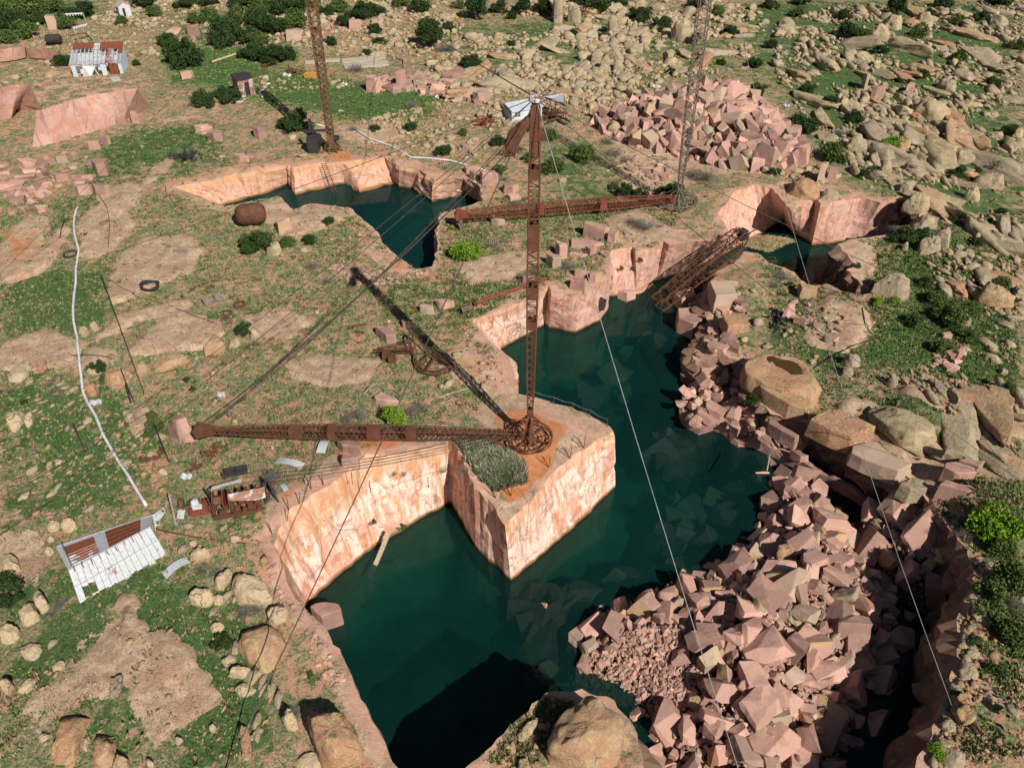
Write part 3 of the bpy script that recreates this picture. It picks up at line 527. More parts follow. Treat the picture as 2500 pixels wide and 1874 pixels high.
def build_terrain():
    pts = []; r = 6.; q = .0065
    while r < 4500:
        inview = r < 260; dth = (q*1.15 if inview else .02)
        n1 = int(R(76)/dth)
        for k in range(n1): 
            a = R(-38)+R(76)*(k+.5+random.uniform(-.25, .25))/n1; rr = r*(1+q*random.uniform(-.3, .3)); pts.append((rr*math.sin(a), rr*math.cos(a)))
        for k in range(30):
            a = R(38)+R(284)*(k+.5)/30
            if (int(math.log(r)*30) % 4 == 0): pts.append((r*math.sin(a), r*math.cos(a)))
        r *= 1+(q*(1.0 if r > 40 else 1.25) if inview else .03)
    P = np.array(pts)
    for poly in (poly_main, poly_pond):
        b = np.array(poly); m = (P[:, 0] > b[:, 0].min()-1) & (P[:, 0] < b[:, 0].max()+1) & (P[:, 1] > b[:, 1].min()-1) & (P[:, 1] < b[:, 1].max()+1)
        s = sdist(P[m, 0], P[m, 1], poly); keep = np.ones(len(P), bool); keep[np.where(m)[0][s > -.22]] = False; P = P[keep]
    vin = [Vector(p) for p in P]; edges = []
    for rim in (rim_main, rim_pond):
        b = len(vin); vin += [Vector((a.x, a.y)) for a, _ in rim]; n = len(rim); edges += [(b+i, b+(i+1) % n) for i in range(n)]
    vo, eo, fo, *_ = delaunay_2d_cdt(vin, edges, [], 0, 1e-5, False)
    V = np.array([(v.x, v.y) for v in vo]); F = np.array([f for f in fo if len(f) == 3])
    c = V[F].mean(1); kill = inpoly(c[:, 0], c[:, 1], poly_main) | inpoly(c[:, 0], c[:, 1], poly_pond); F = F[~kill]
    Z = H(V[:, 0], V[:, 1]); ca = cmap(V[:, 0], V[:, 1])
    # rim vertices take the rim's own height
    from mathutils.kdtree import KDTree
    allr = rim_main+rim_pond; kd = KDTree(len(allr))
    for i, (a, _) in enumerate(allr): kd.insert((a.x, a.y, 0), i)
    kd.balance()
    near = np.where((pdist(V[:, 0], V[:, 1], poly_main[::2]) < .6) | (pdist(V[:, 0], V[:, 1], poly_pond[::2]) < .8))[0]
    for i in near:
        co, k, d = kd.find((V[i, 0], V[i, 1], 0))
        if d < 1e-3: Z[i] = allr[k][0].z
    used = np.unique(F); remap = -np.ones(len(V), int); remap[used] = np.arange(len(used)); F = remap[F]; V3 = np.c_[V, Z][used]; ca = ca[used]; cd = dmap(V3[:, 0], V3[:, 1])
    a, b, c3 = V3[F[:, 0]], V3[F[:, 1]], V3[F[:, 2]]; nz = np.cross(b-a, c3-a)[:, 2]; F[nz < 0] = F[nz < 0][:, ::-1]
    o = npmesh('ground', V3, F, 'ground', None, {'gm': ('FLOAT_COLOR', 'POINT', ca), 'g2': ('FLOAT_COLOR', 'POINT', cd)}, True); tag(o, kind='structure'); return o
build_terrain()

def vn(p, s=1., o=0.): return mnoise.noise(Vector((p[0]*s+o, p[1]*s-o, p[2]*s+o*.5)))
def build_wall(name, rim, wz, zb, mat, rows=11, amp=.28):
    n = len(rim); V = []; ks = [i/rows for i in range(rows+1)]
    nrm = []
    for i in range(n):
        d = rim[(i+1) % n][0]-rim[i-1][0]; nrm.append(Vector((-d.y, d.x, 0)).normalized())
    for i, (a, b) in enumerate(rim):
        for j, t in enumerate(ks):
            p = a.lerp(b, t)
            if 0 < j:
                cell = mnoise.cell(Vector((p.x*.45+p.z*.1, p.y*.45, p.z*.3)))-.5
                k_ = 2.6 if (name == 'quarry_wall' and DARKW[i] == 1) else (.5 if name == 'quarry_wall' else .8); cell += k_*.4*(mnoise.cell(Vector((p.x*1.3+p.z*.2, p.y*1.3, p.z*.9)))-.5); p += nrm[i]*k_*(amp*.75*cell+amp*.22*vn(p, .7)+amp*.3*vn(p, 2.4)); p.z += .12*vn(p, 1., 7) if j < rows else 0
            V.append(p)
        V.append(Vector((b.x, b.y, zb)))
    m = rows+2; F = [(i*m+j, ((i+1) % n)*m+j, ((i+1) % n)*m+j+1, i*m+j+1) for i in range(n) for j in range(m-1)]
    o = npmesh(name, np.array([tuple(v) for v in V]), np.array(F), mat); 
    me = o.data; bm = bmesh.new(); bm.from_mesh(me); bmesh.ops.recalc_face_normals(bm, faces=bm.faces); bm.to_mesh(me); bm.free()
    if name == 'quarry_wall':
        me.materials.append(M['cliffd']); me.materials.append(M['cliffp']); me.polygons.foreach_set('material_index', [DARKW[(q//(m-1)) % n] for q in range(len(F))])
    tag(o, kind='structure'); return o
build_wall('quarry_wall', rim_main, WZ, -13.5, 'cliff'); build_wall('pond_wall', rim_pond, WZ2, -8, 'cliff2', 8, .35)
def grid_in(poly, step, fn, name, mat, pad=.6, kind='structure'):
    b = np.array(poly); xs = np.arange(b[:, 0].min()-pad, b[:, 0].max()+pad, step); ys = np.arange(b[:, 1].min()-pad, b[:, 1].max()+pad, step)
    X, Y = np.meshgrid(xs, ys, indexing='ij'); S = sdist(X.ravel(), Y.ravel(), poly).reshape(X.shape); Z = fn(X, Y, S); nx, ny = X.shape
    idx = np.arange(nx*ny).reshape(nx, ny); F = np.stack([idx[:-1, :-1], idx[1:, :-1], idx[1:, 1:], idx[:-1, 1:]], -1).reshape(-1, 4)
    ok = (S.ravel()[F] > -pad).any(1); F = F[ok]; used = np.unique(F); rm = -np.ones(nx*ny, int); rm[used] = np.arange(len(used))
    o = npmesh(name, np.c_[X.ravel(), Y.ravel(), Z.ravel()][used], rm[F], mat, smooth=True); tag(o, kind=kind); return o
bot_main = [(b.x, b.y) for _, b in rim_main]
grid_in(bot_main, .9, lambda X, Y, S: -13+1.1*wob(X, Y, .25, 31)+.35*wob(X, Y, .9, 32)+3.5*(1-sstep(0, 3.5, S)), 'pit_floor', 'silt')
grid_in([(b.x, b.y) for _, b in rim_pond], 1.2, lambda X, Y, S: -7+.5*wob(X, Y, .3, 33), 'pond_floor', 'silt')
def build_water(name, rim, wz, zb, mat):
    pts = [Vector((b.x, b.y)) for _, b in rim]; n = len(pts); cen = sum(pts, Vector((0, 0)))/n
    ar = sum(pts[i].x*pts[(i+1) % n].y-pts[(i+1) % n].x*pts[i].y for i in range(n)); sg = -1 if ar > 0 else 1
    out = []
    for i in range(n):
        d = pts[(i+1) % n]-pts[i-1]; out.append(pts[i]+Vector((-d.y, d.x)).normalized()*sg*.5)
    vo, eo, fo, *_ = delaunay_2d_cdt(out, [(i, (i+1) % n) for i in range(n)], [], 1, 1e-5, False)
    k = len(vo); V = [(v.x, v.y, wz) for v in vo]+[(v.x, v.y, zb) for v in vo]; bm = bmesh.new(); vs = [bm.verts.new(v) for v in V]
    fs = [bm.faces.new([vs[i] for i in f]) for f in fo]+[bm.faces.new([vs[k+i] for i in f[::-1]]) for f in fo]
    be = [e for e in bm.edges if len(e.link_faces) == 1 and e.verts[0].co.z > zb+.1]
    mp = {vs[i]: vs[k+i] for i in range(k)}
    for e in be:
        a, b = e.verts
        try: bm.faces.new([a, b, mp[b], mp[a]])
        except ValueError: pass
    bmesh.ops.recalc_face_normals(bm, faces=bm.faces); me = bpy.data.meshes.new(name); bm.to_mesh(me); bm.free(); me.materials.append(M[mat])
    return tag(link(name, me), kind='structure')
build_water('pit_water', rim_main, WZ, -16, 'water'); build_water('pond_water', rim_pond, WZ2, -10, 'water2')

# ------------------------------------------------------------------ rocks: prototypes
def sph(sub):
    bm = bmesh.new(); bmesh.ops.create_icosphere(bm, subdivisions=sub, radius=1); V = np.array([tuple(v.co) for v in bm.verts]); F = np.array([[v.index for v in f.verts] for f in bm.faces]); bm.free(); return V, F
def boulder_mesh(sub, seed):
    rr = np.random.default_rng(seed); V, F = sph(sub); p = rr.uniform(2.5, 7)
    V = V/((np.abs(V)**p).sum(1)**(1/p))[:, None]*.86
    for _ in range(11):                          # worn-down planes
        n = rr.normal(size=3); n /= np.linalg.norm(n); d = rr.uniform(.5, .8); s = V@n-d; V = V-np.outer(np.maximum(s, 0)*.9, n)
    o = rr.uniform(0, 50)
    D = np.array([.24*vn(v, 1.1, o)+.13*vn(v, 2.7, o)+.07*vn(v, 6, o) for v in V]); V = V*(1+D[:, None])
    V[:, 2] = np.where(V[:, 2] < -.35, -.35+(V[:, 2]+.35)*.4, V[:, 2]); return V, F
def block_mesh(seed, bev=.025):
    rr = random.Random(seed); bm = bmesh.new()
    for x in (-1, 1):
        for y in (-1, 1):
            for z in (-1, 1): bm.verts.new((x*rr.uniform(.5, 1.1), y*rr.uniform(.4, 1.05), z*rr.uniform(.4, 1.05)))
    bmesh.ops.convex_hull(bm, input=bm.verts)
    for _ in range(rr.choice((1, 2, 3))):
        n = Vector((rr.uniform(-1, 1), rr.uniform(-1, 1), rr.uniform(-1, 1))).normalized()
        bmesh.ops.bisect_plane(bm, geom=bm.verts[:]+bm.edges[:]+bm.faces[:], plane_co=n*rr.uniform(.5, .8), plane_no=n, clear_outer=True)
        ed = [e for e in bm.edges if e.is_boundary]
        if ed: bmesh.ops.edgeloop_fill(bm, edges=ed)
    bmesh.ops.dissolve_limit(bm, angle_limit=R(9), verts=bm.verts[:], edges=bm.edges[:])
    if bev:
        bmesh.ops.bevel(bm, geom=bm.edges[:], offset=bev, segments=1, affect='EDGES', profile=.6)
        bmesh.ops.triangulate(bm, faces=bm.faces[:])
        for _ in range(2): bmesh.ops.subdivide_edges(bm, edges=[e for e in bm.edges if e.calc_length() > .5], cuts=1, use_grid_fill=False)
        bmesh.ops.triangulate(bm, faces=bm.faces[:])
        for v in bm.verts: v.co *= 1+.05*vn(v.co, 1.5, seed)+.03*vn(v.co, 4., seed)
    bmesh.ops.triangulate(bm, faces=bm.faces[:]); bm.verts.index_update()
    V = np.array([tuple(v.co) for v in bm.verts]); F = np.array([[v.index for v in f.verts] for f in bm.faces]); bm.free(); return V, F
def rawmesh(name, VF, mat, smooth):
    me = bpy.data.meshes.new(name); me.from_pydata([tuple(v) for v in VF[0]], [], [tuple(int(i) for i in f) for f in VF[1]]); me.materials.append(M[mat])
    if smooth: me.shade_smooth()
    return me
BPROTO = [rawmesh('boulder_shape', boulder_mesh(4, 100+i), 'tanwarm' if i % 3 == 0 else 'tan', True) for i in range(12)]
KPROTO = [rawmesh('block_shape', block_mesh(200+i), 'pink', False) for i in range(22)]
BLOW = [boulder_mesh(2, 300+i) for i in range(8)]; BTINY = [boulder_mesh(1, 320+i) for i in range(6)]
KLOW = [block_mesh(400+i, 0) for i in range(14)]

def plaw0(n, a, b, pw): return a*(1-rng.random(n)*(1-(b/a)**(-pw)))**(-1/pw)
ROCKS = []            # dicts of every scattered rock
def rotm(rx, ry, rz):
    from mathutils import Euler
    return np.array(Euler((rx, ry, rz)).to_matrix())
def inpix(poly, n, z=.3):
    g = [tuple(hitz(x, y, z)[:2]) for x, y in poly]; a = np.array(g); mn, mx = a.min(0), a.max(0); out = []
    while len(out) < n:
        P = rng.uniform(mn, mx, (4*n, 2)); P = P[inpoly(P[:, 0], P[:, 1], g)]; out += list(P)
    return out[:n]
def scatter(poly, n, s0, s1, kind='tan', direc=None, flat=.65, pw=2.2, elong=1., sink=.25, clump=0.):
    if kind == 'tan' and s1 > 2: n = int(n*(4.2 if n > 60 else 1.6) if s0 < 3 else n); s0 *= .62 if s0 < 3 else 1; s1 *= .85
    P = inpix(poly, int(n*1.7)); c = 0
    P = np.array(P); ok = ~(inpoly(P[:, 0], P[:, 1], poly_main) | inpoly(P[:, 0], P[:, 1], poly_pond)); ok &= (pdist(P[:, 0], P[:, 1], poly_main[::3]) > .5)
    if clump: ok &= (wob(P[:, 0], P[:, 1], .16, 77)+.3*wob(P[:, 0], P[:, 1], .5, 78)) > rng.uniform(-.35, .35, len(P))*clump
    P = P[ok][:n]; Z = H(P[:, 0], P[:, 1])
    for (x, y), z in zip(P, Z):
        s = s0*(1-(rng.random())*(1-(s1/s0)**(-pw)))**(-1/pw); e = elong*rng.uniform(.85, 1.3)
        rz = rng.uniform(0, 6.28) if direc is None else direc+rng.normal()*.35
        sc = np.array([s*.5*e, s*.5/math.sqrt(e)*rng.uniform(.75, 1), s*.5*flat*rng.uniform(.7, 1.2)])
        ROCKS.append(dict(kind=kind, p=(x, y, z+sc[2]*(.55-sink)), s=sc, r=(rng.normal()*.12, rng.normal()*.12, rz), a=s/depth((x, y, z))))
def pdirec(a, b): p, q = hitz(*a), hitz(*b); return math.atan2(q.y-p.y, q.x-p.x)
DR = pdirec((2100, 400), (2400, 620)); DL = pdirec((300, 900), (550, 760)); DB = pdirec((200, 1874), (290, 1700))
scatter([(1130,90),(1500,60),(1560,200),(1480,270),(1400,240),(1230,330),(1100,250),(1000,190)], 620, .7, 4.2, clump=.5)
scatter([(1090,190),(1240,150),(1400,160),(1470,250),(1300,250),(1230,230)], 120, .8, 3.)
scatter([(1240,20),(1300,0),(1900,0),(1830,160),(1640,190),(1500,250),(1380,120)], 620, .8, 5., clump=.6)
scatter([(1880,60),(2000,20),(2500,0),(2500,330),(2100,270),(1900,200)], 700, .8, 5., direc=DR, elong=1.35, clump=.7)
scatter([(1900,200),(2100,230),(2500,300),(2500,640),(2280,560),(2150,480),(2000,330)], 560, .7, 5., direc=DR, elong=1.45, clump=.8)
scatter([(2240,480),(2500,560),(2500,860),(2350,820),(2270,650)], 190, .5, 3., direc=DR, elong=1.4, clump=.7)
scatter([(2160,880),(2260,860),(2500,940),(2500,1120),(2300,1000)], 110, .4, 2.4, direc=DR, elong=1.6)
scatter([(700,0),(1130,0),(1130,110),(940,120),(700,110)], 330, .8, 3.5, clump=.8); scatter([(230,0),(700,0),(720,100),(560,110),(300,60),(220,60)], 260, .7, 4., clump=.8)
scatter([(830,90),(960,80),(1100,130),(1000,150),(820,130)], 90, .7, 2.5)
scatter([(870,290),(1060,240),(1220,290),(1180,400),(1130,420),(980,390),(870,340)], 210, .5, 2.4, clump=.5)
scatter([(1380,230),(1500,200),(1530,235),(1480,270),(1430,290)], 60, .8, 3)
scatter([(1300,0),(1620,0),(1640,120),(1500,130)], 60, 2., 6., pw=1.4)
scatter([(0,900),(200,900),(420,1200),(330,1240),(120,1300),(0,1300)], 230, .25, 1.2, direc=DL, elong=1.4)
scatter([(200,850),(700,700),(880,900),(560,1100),(330,1000)], 90, .2, 1.); scatter([(280,1000),(420,1060),(400,1220),(300,1200)], 40, .4, 1.6)
scatter([(0,1440),(150,1500),(560,1440),(700,1660),(620,1874),(0,1874)], 190, .2, 1.3, direc=DB, elong=1.3)
scatter([(430,1270),(640,1290),(660,1400),(430,1400)], 34, .3, 1.4); scatter([(560,1640),(650,1600),(700,1700),(620,1850),(540,1850)], 22, .3, 1.2, direc=DB, elong=1.8)
scatter([(1780,640),(1940,690),(2060,720),(2060,860),(1900,850),(1780,790),(1760,690)], 150, .3, 2.)
scatter([(2360,1400),(2500,1350),(2500,1874),(2280,1874),(2350,1600)], 60, .4, 2.2); scatter([(1140,1874),(1230,1800),(1330,1705),(1400,1700),(1300,1874)], 40, .3, 1.2)
scatter([(2330,1380),(2390,1340),(2420,1400),(2390,1560),(2370,1700),(2320,1874),(2270,1874),(2325,1700),(2350,1560)], 90, .6, 2.4, clump=0); scatter([(60,60),(230,50),(420,80),(400,140),(60,130)], 110, .5, 2.4); scatter([(0,120),(140,150),(150,240),(0,230)], 40, .6, 2.6)
scatter([(200,330),(700,240),(960,280),(960,370),(560,400),(250,480)], 110, .3, 1.5); scatter([(600,540),(900,560),(860,640),(620,620)], 60, .3, 1.2)
scatter([(1180,390),(1500,300),(1560,420),(1400,460),(1200,480)], 50, .3, 1.3); scatter([(1060,880),(1180,830),(1250,950),(1080,960)], 40, .4, 1.6)
scatter([(1730,420),(1900,420),(1960,470),(2060,430),(2010,400),(1820,420)], 60, .8, 2.6)
scatter([(620,180),(700,190),(860,190),(880,210),(650,225)], 60, .5, 1.6)
for pl_, n_ in (([(1880,60),(2500,0),(2500,330),(2100,270),(1900,200)], 34), ([(1950,230),(2500,300),(2500,700),(2280,600),(2000,330)], 36), ([(1300,10),(1850,10),(1800,160),(1400,200)], 26), ([(1050,140),(1450,120),(1450,240),(1150,300)], 12), ([(2250,880),(2500,960),(2500,1150),(2350,1060)], 8)):
    scatter(pl_, n_, 3.2, 8.5, direc=DR if pl_[0][0] > 1800 else None, flat=.42, elong=1.7, pw=1.5, sink=.45)
# pink stone lying about
scatter([(1660,720),(1800,640),(1830,700),(1800,860),(1690,870)], 46, .7, 2.6, 'pink', pw=1.2); scatter([(1790,880),(1850,960),(1960,1020),(2060,1090),(1980,1060),(1850,1010)], 20, .6, 2., 'pink', pw=1.2)
for (x, y) in inpix([(1668,963),(1712,905),(1800,905),(1840,970),(1890,1040),(1960,1085),(1950,1120),(1828,1062),(1809,1075),(1754,1020),(1709,1045),(1660,1004)], 90, -5.3):
    s = float(plaw0(1, .5, 2.6, 1.3)[0]); ROCKS.append(dict(kind='pink', p=(x, y, -5.15+.15*s), s=np.array([s*.58, s*.45, s*.38]), r=tuple(rng.normal(size=3)*.6), a=s/depth((x, y, -5)), heap='talus'))
scatter([(865,200),(900,188),(1050,178),(1150,190),(1210,222),(1195,248),(1120,235),(1040,222),(900,215)], 85, 1., 3.4, 'pink', pw=1.5)
scatter([(0,400),(90,385),(150,440),(110,520),(40,540),(0,500)], 60, .6, 2.6, 'pink', pw=1.4); scatter([(0,360),(200,370),(280,420),(230,470),(60,400)], 14, .7, 1.8, 'pink')
scatter([(330,40),(450,50),(480,100),(380,100)], 18, .8, 2.6, 'pink', pw=1.4); scatter([(640,70),(900,40),(1010,20),(1020,35),(880,75),(700,95)], 60, .7, 2.2, 'pink')
scatter([(1470,540),(1560,560),(1590,600),(1500,690),(1420,690)], 10, .4, 1., 'pink'); scatter([(1555,370),(1640,385),(1645,440),(1590,460),(1560,440),(1530,400)], 70, .4, 1.8, 'pink')
scatter([(790,640),(830,635),(900,650),(980,665),(1050,660),(960,690),(900,695),(840,680)], 420, .18, .6, 'pink')
scatter([(900,560),(700,760),(400,1100),(520,1230),(900,1080),(1100,760)], 120, .18, .7, 'pink'); scatter([(2270,800),(2360,830),(2340,880),(2290,870)], 16, .6, 1.6, 'pink')
scatter([(1980,700),(2080,750),(2040,800),(1960,760)], 18, .4, 1.2, 'pink'); scatter([(660,1350),(740,1500),(860,1700),(820,1700),(690,1520)], 40, .25, .8, 'pink')

# ------------------------------------------------------------------ heaps of quarried blocks
def gpoly(poly, z): return [tuple(hitz(x, y, z)[:2]) for x, y in poly]
HEAPS = [
 dict(name='lower', poly=gpoly([(1879,1118),(1940,1135),(1996,1165),(2060,1235),(2140,1300),(2185,1380),(2215,1470),(2235,1560),(2185,1680),(2120,1780),(2090,1900),(2040,2030),(1740,2080),(1590,1985),(1590,1890),(1572,1785),(1510,1700),(1420,1665),(1385,1640),(1395,1560),(1425,1480),(1530,1440),(1640,1405),(1770,1335),(1850,1255),(1872,1172)], -6.3), z0=-8.2, top=6.6, run=13., base=True),
 dict(name='talus', poly=gpoly([(2120,1235),(2200,1230),(2250,1170),(2330,1190),(2400,1330),(2372,1420),(2290,1440),(2200,1400),(2110,1290)], -4), z0=-7.6, top=5.5, run=9., base=True),
 dict(name='upper', poly=gpoly([(1450,290),(1480,325),(1557,357),(1650,372),(1719,395),(1801,416),(1877,430),(1925,415),(1972,400),(1958,340),(1895,290),(1850,245),(1800,222),(1740,218),(1650,228),(1560,250),(1480,278)], 0), z0=-.6, top=5.2, run=15., base=False)]
def heapz(h, X, Y, S=None):
    S = sdist(X, Y, h['poly']) if S is None else S
    z = h['z0']+h['top']*np.clip(S/h['run'], 0, 1)**.62+.5*wob(X, Y, .35, 41)*sstep(0, 3, S)+.18*wob(X, Y, 1.4, 42)
    if h['name'] == 'talus': z = z+2.2*sstep(20, 29, X)
    if h['name'] == 'upper': z = z+H(X.ravel(), Y.ravel()).reshape(X.shape)
    return np.where(S < 0, z+np.maximum(S, -4)*1.6, z)
for h in HEAPS:
    grid_in(h['poly'], .5 if h['base'] else .8, lambda X, Y, S, h=h: heapz(h, X, Y, S)-.25, 'rubble_ground', 'rubble', 1.2)
def fill_heap(h, sizes, lift=.12, kindw=.9, maxd=.44, avoid=None):
    a = np.array(h['poly']); mn, mx = a.min(0), a.max(0); got = []; cell = {}
    for s in sorted(sizes, reverse=True):
        for _ in range(14):
            x, y = rng.uniform(mn, mx)
            if not inpoly(np.array([x]), np.array([y]), h['poly'])[0]: continue
            if avoid is not None and s > .75 and inpoly(np.array([x]), np.array([y]), avoid)[0]: continue
            k = (int(x//3), int(y//3)); bad = False
            for i in (-1, 0, 1):
                for j in (-1, 0, 1):
                    for (qx, qy, qs) in cell.get((k[0]+i, k[1]+j), ()):
                        if (x-qx)**2+(y-qy)**2 < (maxd*(s+qs)*.5*1.15)**2: bad = True; break
            if bad: continue
            cell.setdefault(k, []).append((x, y, s)); got.append((x, y, s)); break
    X = np.array([g[0] for g in got]); Y = np.array([g[1] for g in got]); Z = heapz(h, X, Y)
    for (x, y, s), z in zip(got, Z):
        sc = np.array([s*.58, s*.58*rng.uniform(.5, .9), s*.58*rng.uniform(.4, .75)])
        kind = 'pink' if rng.random() < kindw else 'tan'
        ROCKS.append(dict(kind=kind, p=(x, y, z+s*lift), s=sc, r=(rng.normal()*.75, rng.normal()*.75, rng.uniform(0, 6.28)), a=s/depth((x, y, z)), heap=h['name']))
def plaw(n, a, b, pw): return a*(1-rng.random(n)*(1-(b/a)**(-pw)))**(-1/pw)
# the largest blocks of the lower heap stand where the photograph shows them: pixel, width px, long way degrees, flatness
BIG = [(1865,1590,110,20,.5),(1795,1390,90,30,.6),(1900,1400,70,-20,.6),(1930,1430,100,20,.7),(1620,1500,60,70,.5),(1720,1560,90,10,.4),(1760,1680,85,20,.6),(1640,1760,90,60,.8),(1840,1650,75,90,.7),
 (1850,1720,100,40,.5),(1980,1560,90,-40,.5),(1960,1500,70,30,.7),(2050,1500,80,45,.6),(2010,1640,80,20,.6),(2070,1670,80,-30,.5),(2190,1560,70,0,.7),(2160,1420,50,90,.6),(1890,1820,120,30,.5),(2020,1760,110,60,.4),
 (1740,1780,70,50,.6),(1680,1790,60,80,.6),(1950,1260,70,30,.8),(2035,1280,80,0,.8),(1960,1330,75,10,.6),(1985,1370,60,30,.7),(1760,1240,60,0,.7),(1640,1460,55,30,.8),(1460,1480,60,0,.5),(1560,1360,45,20,.7),(1690,1370,50,30,.6),
 (1500,1530,75,65,.35),(1440,1580,45,20,.7),(1425,1620,40,60,.5),(1660,1600,50,0,.6),(1830,1500,70,10,.7),(1600,1860,80,30,.6),(1560,1740,50,80,.5),(2110,1620,60,20,.6),(2120,1760,90,60,.5),(1960,1850,100,70,.5),(1815,1830,100,10,.5),(2160,1680,50,30,.5),
 (1940,1190,50,30,.8),(1890,1180,35,30,.8),(1800,1550,60,40,.6),(1720,1470,60,0,.6),(2040,1410,60,-30,.5),(2090,1560,70,70,.6),(1900,1700,60,80,.6)]
for i, (px, py, w, ang, fl) in enumerate(BIG):
    p = hitz(px, py, -3.)
    for _ in range(6): z = float(heapz(HEAPS[0], np.array([p.x]), np.array([p.y]))[0])+.5; p = hitz(px, py, z)
    s = w*mpp(p); ROCKS.append(dict(kind='pink', p=tuple(p), s=np.array([s*.58, s*.42, s*.4*fl*1.3]), r=(rng.normal()*.3-.15, rng.normal()*.3, R(ang)), a=2*s/depth(p), heap='lower'))
CHP = gpoly([(1410,1600),(1450,1540),(1560,1520),(1700,1540),(1730,1620),(1690,1700),(1620,1720),(1600,1790),(1600,1874),(1560,1874),(1560,1760),(1500,1690)], -4.6)
fill_heap(HEAPS[0], plaw(620, .6, 2.7, 1.3), maxd=.56, avoid=CHP); fill_heap(HEAPS[0], plaw(4200, .2, .8, 1.6), .1, maxd=.36)
fill_heap(HEAPS[1], plaw(60, 1.2, 3.4, .8), maxd=.66); fill_heap(HEAPS[1], plaw(260, .3, 1., 1.5), .1)
fill_heap(HEAPS[2], plaw(1100, .9, 3.3, 1.6), .2, .93, maxd=.52); fill_heap(HEAPS[2], plaw(2200, .35, .95, 1.5), .14, maxd=.4)
# fine chippings between the big rock and the blocks
CH = dict(HEAPS[0]); CH['poly'] = gpoly([(1400,1620),(1430,1560),(1560,1530),(1680,1540),(1720,1610),(1690,1690),(1640,1720),(1600,1780),(1600,1874),(1560,1874),(1560,1760),(1500,1690)], -4.6)
CH2 = dict(HEAPS[0]); CH2['poly'] = gpoly([(1960,1170),(2010,1200),(2060,1290),(2100,1420),(2060,1450),(2000,1340),(1930,1250)], -5.2)
for c, n in ((CH, 2600), (CH2, 900)):
    P = np.array(inpix([topx((x, y, -4.8)) for x, y in c['poly']], n, -4.8)); Z = heapz(HEAPS[0], P[:, 0], P[:, 1])
    for (x, y), z in zip(P, Z):
        s = float(plaw(1, .12, .6, 1.6)[0]); ROCKS.append(dict(kind='pink', p=(x, y, z+.12), s=np.array([s*.6, s*.45, s*.35]), r=tuple(rng.normal(size=3)), a=s/200, heap='lower'))
# blocks under the water along the shores
for poly, n, z0, z1 in (([(1590,1180),(1870,1110),(1860,1270),(1700,1390),(1560,1420),(1400,1470),(1370,1640),(1290,1620),(1300,1470),(1460,1380),(1640,1320)], 50, -8.3, -11), ([(1470,760),(1640,760),(1600,960),(1420,960)], 18, -9, -11), ([(1300,1440),(1460,1380),(1330,1640)], 26, -7.9, -10), ([(1640,1000),(1700,1100),(1640,1160),(1600,1060)], 10, -8, -9.5)):
    for x, y in inpix(poly, n, -6.8):
        if not inpoly(np.array([x]), np.array([y]), bot_main)[0]: continue
        s = rng.uniform(1.2, 3.4); z = min(z1+rng.random()*(z0-z1), WZ-s*.66-.15); ROCKS.append(dict(kind='pink', p=(x, y, z), s=np.array([s*.55, s*.45, s*.35]), r=tuple(rng.normal(size=3)*.4), a=s/400, heap='sunk'))

# ------------------------------------------------------------------ traced rocks
LAND = [('the collapsed tin-roofed shed',275,1360),('the rusty winch drums',600,1215),('the derrick on the promontory',1290,1070),('the fallen lattice boom',1700,620),('the ruined white-slatted shed',240,140),('the rusty tin shack',612,215),
 ('the whitewashed cabin',1260,275),('the white outhouse',302,35),('the rusty mast above the pond',812,365),('the mast beside the waste heap',1655,480),('the rusty boiler tank',617,530),('the bull wheel wreck',1020,860),
 ('the bright shrub at the pond corner',1140,605),('the pothole boulder',1920,930),('the straw mat in the inlet',1870,585),('the waste heap of pink blocks',1720,300),('the block heap in the pit',1900,1500),('the block standing in the pit water',797,1500),
 ('the broad lichened slab',400,1700),('the domed boulder',2180,690),('the stepped quarry face',180,300),('the bend of the long white pipe',190,800),('the row of tumbled pink blocks',1030,210),('the concrete footings',870,155),
 ('the feathery yellow-green bush',2420,1260),('the grassy hollow',2150,860),('the far grass clearing',1890,50),('the tall cedar',1040,60),('the cracked slab outcrop',2300,1080),('the tall split rocks',1370,40),('the shaded cliff-top',2420,1560),
 ('the big mottled rock beside the pit',1430,1750),('the coiled cable scrap',400,720),('the cluster of split domes',1490,140),('the whaleback outcrop',2200,300),('the pale boom-tip rock',440,1040),('the grounded white pipe beyond the pond',980,380),('the spring-green bush under the boom',965,1010),
 ('the end of the inlet',2200,530),('the log on the grass',565,130),('the far corner scrub',100,60),('the ragged hilltop trees',2180,20),('the scrub hill above the waste heap',1680,60),('the far boulder slope',2400,200),('the boulder slope beyond the inlet',2350,450),('the rocky flat above the pond',1000,330)]
LP = [(n, hitz(x, y)) for n, x, y in LAND]
TOLABEL = []
def want_label(o, noun, cat, size, fam): TOLABEL.append((o, noun, cat, size, fam))
ORD = ['largest','second largest','third largest','fourth largest','fifth largest','sixth largest','seventh largest','eighth largest','ninth largest','tenth largest','eleventh largest','twelfth largest','thirteenth largest','fourteenth largest','fifteenth largest','sixteenth largest','seventeenth largest','eighteenth largest','nineteenth largest','twentieth largest']
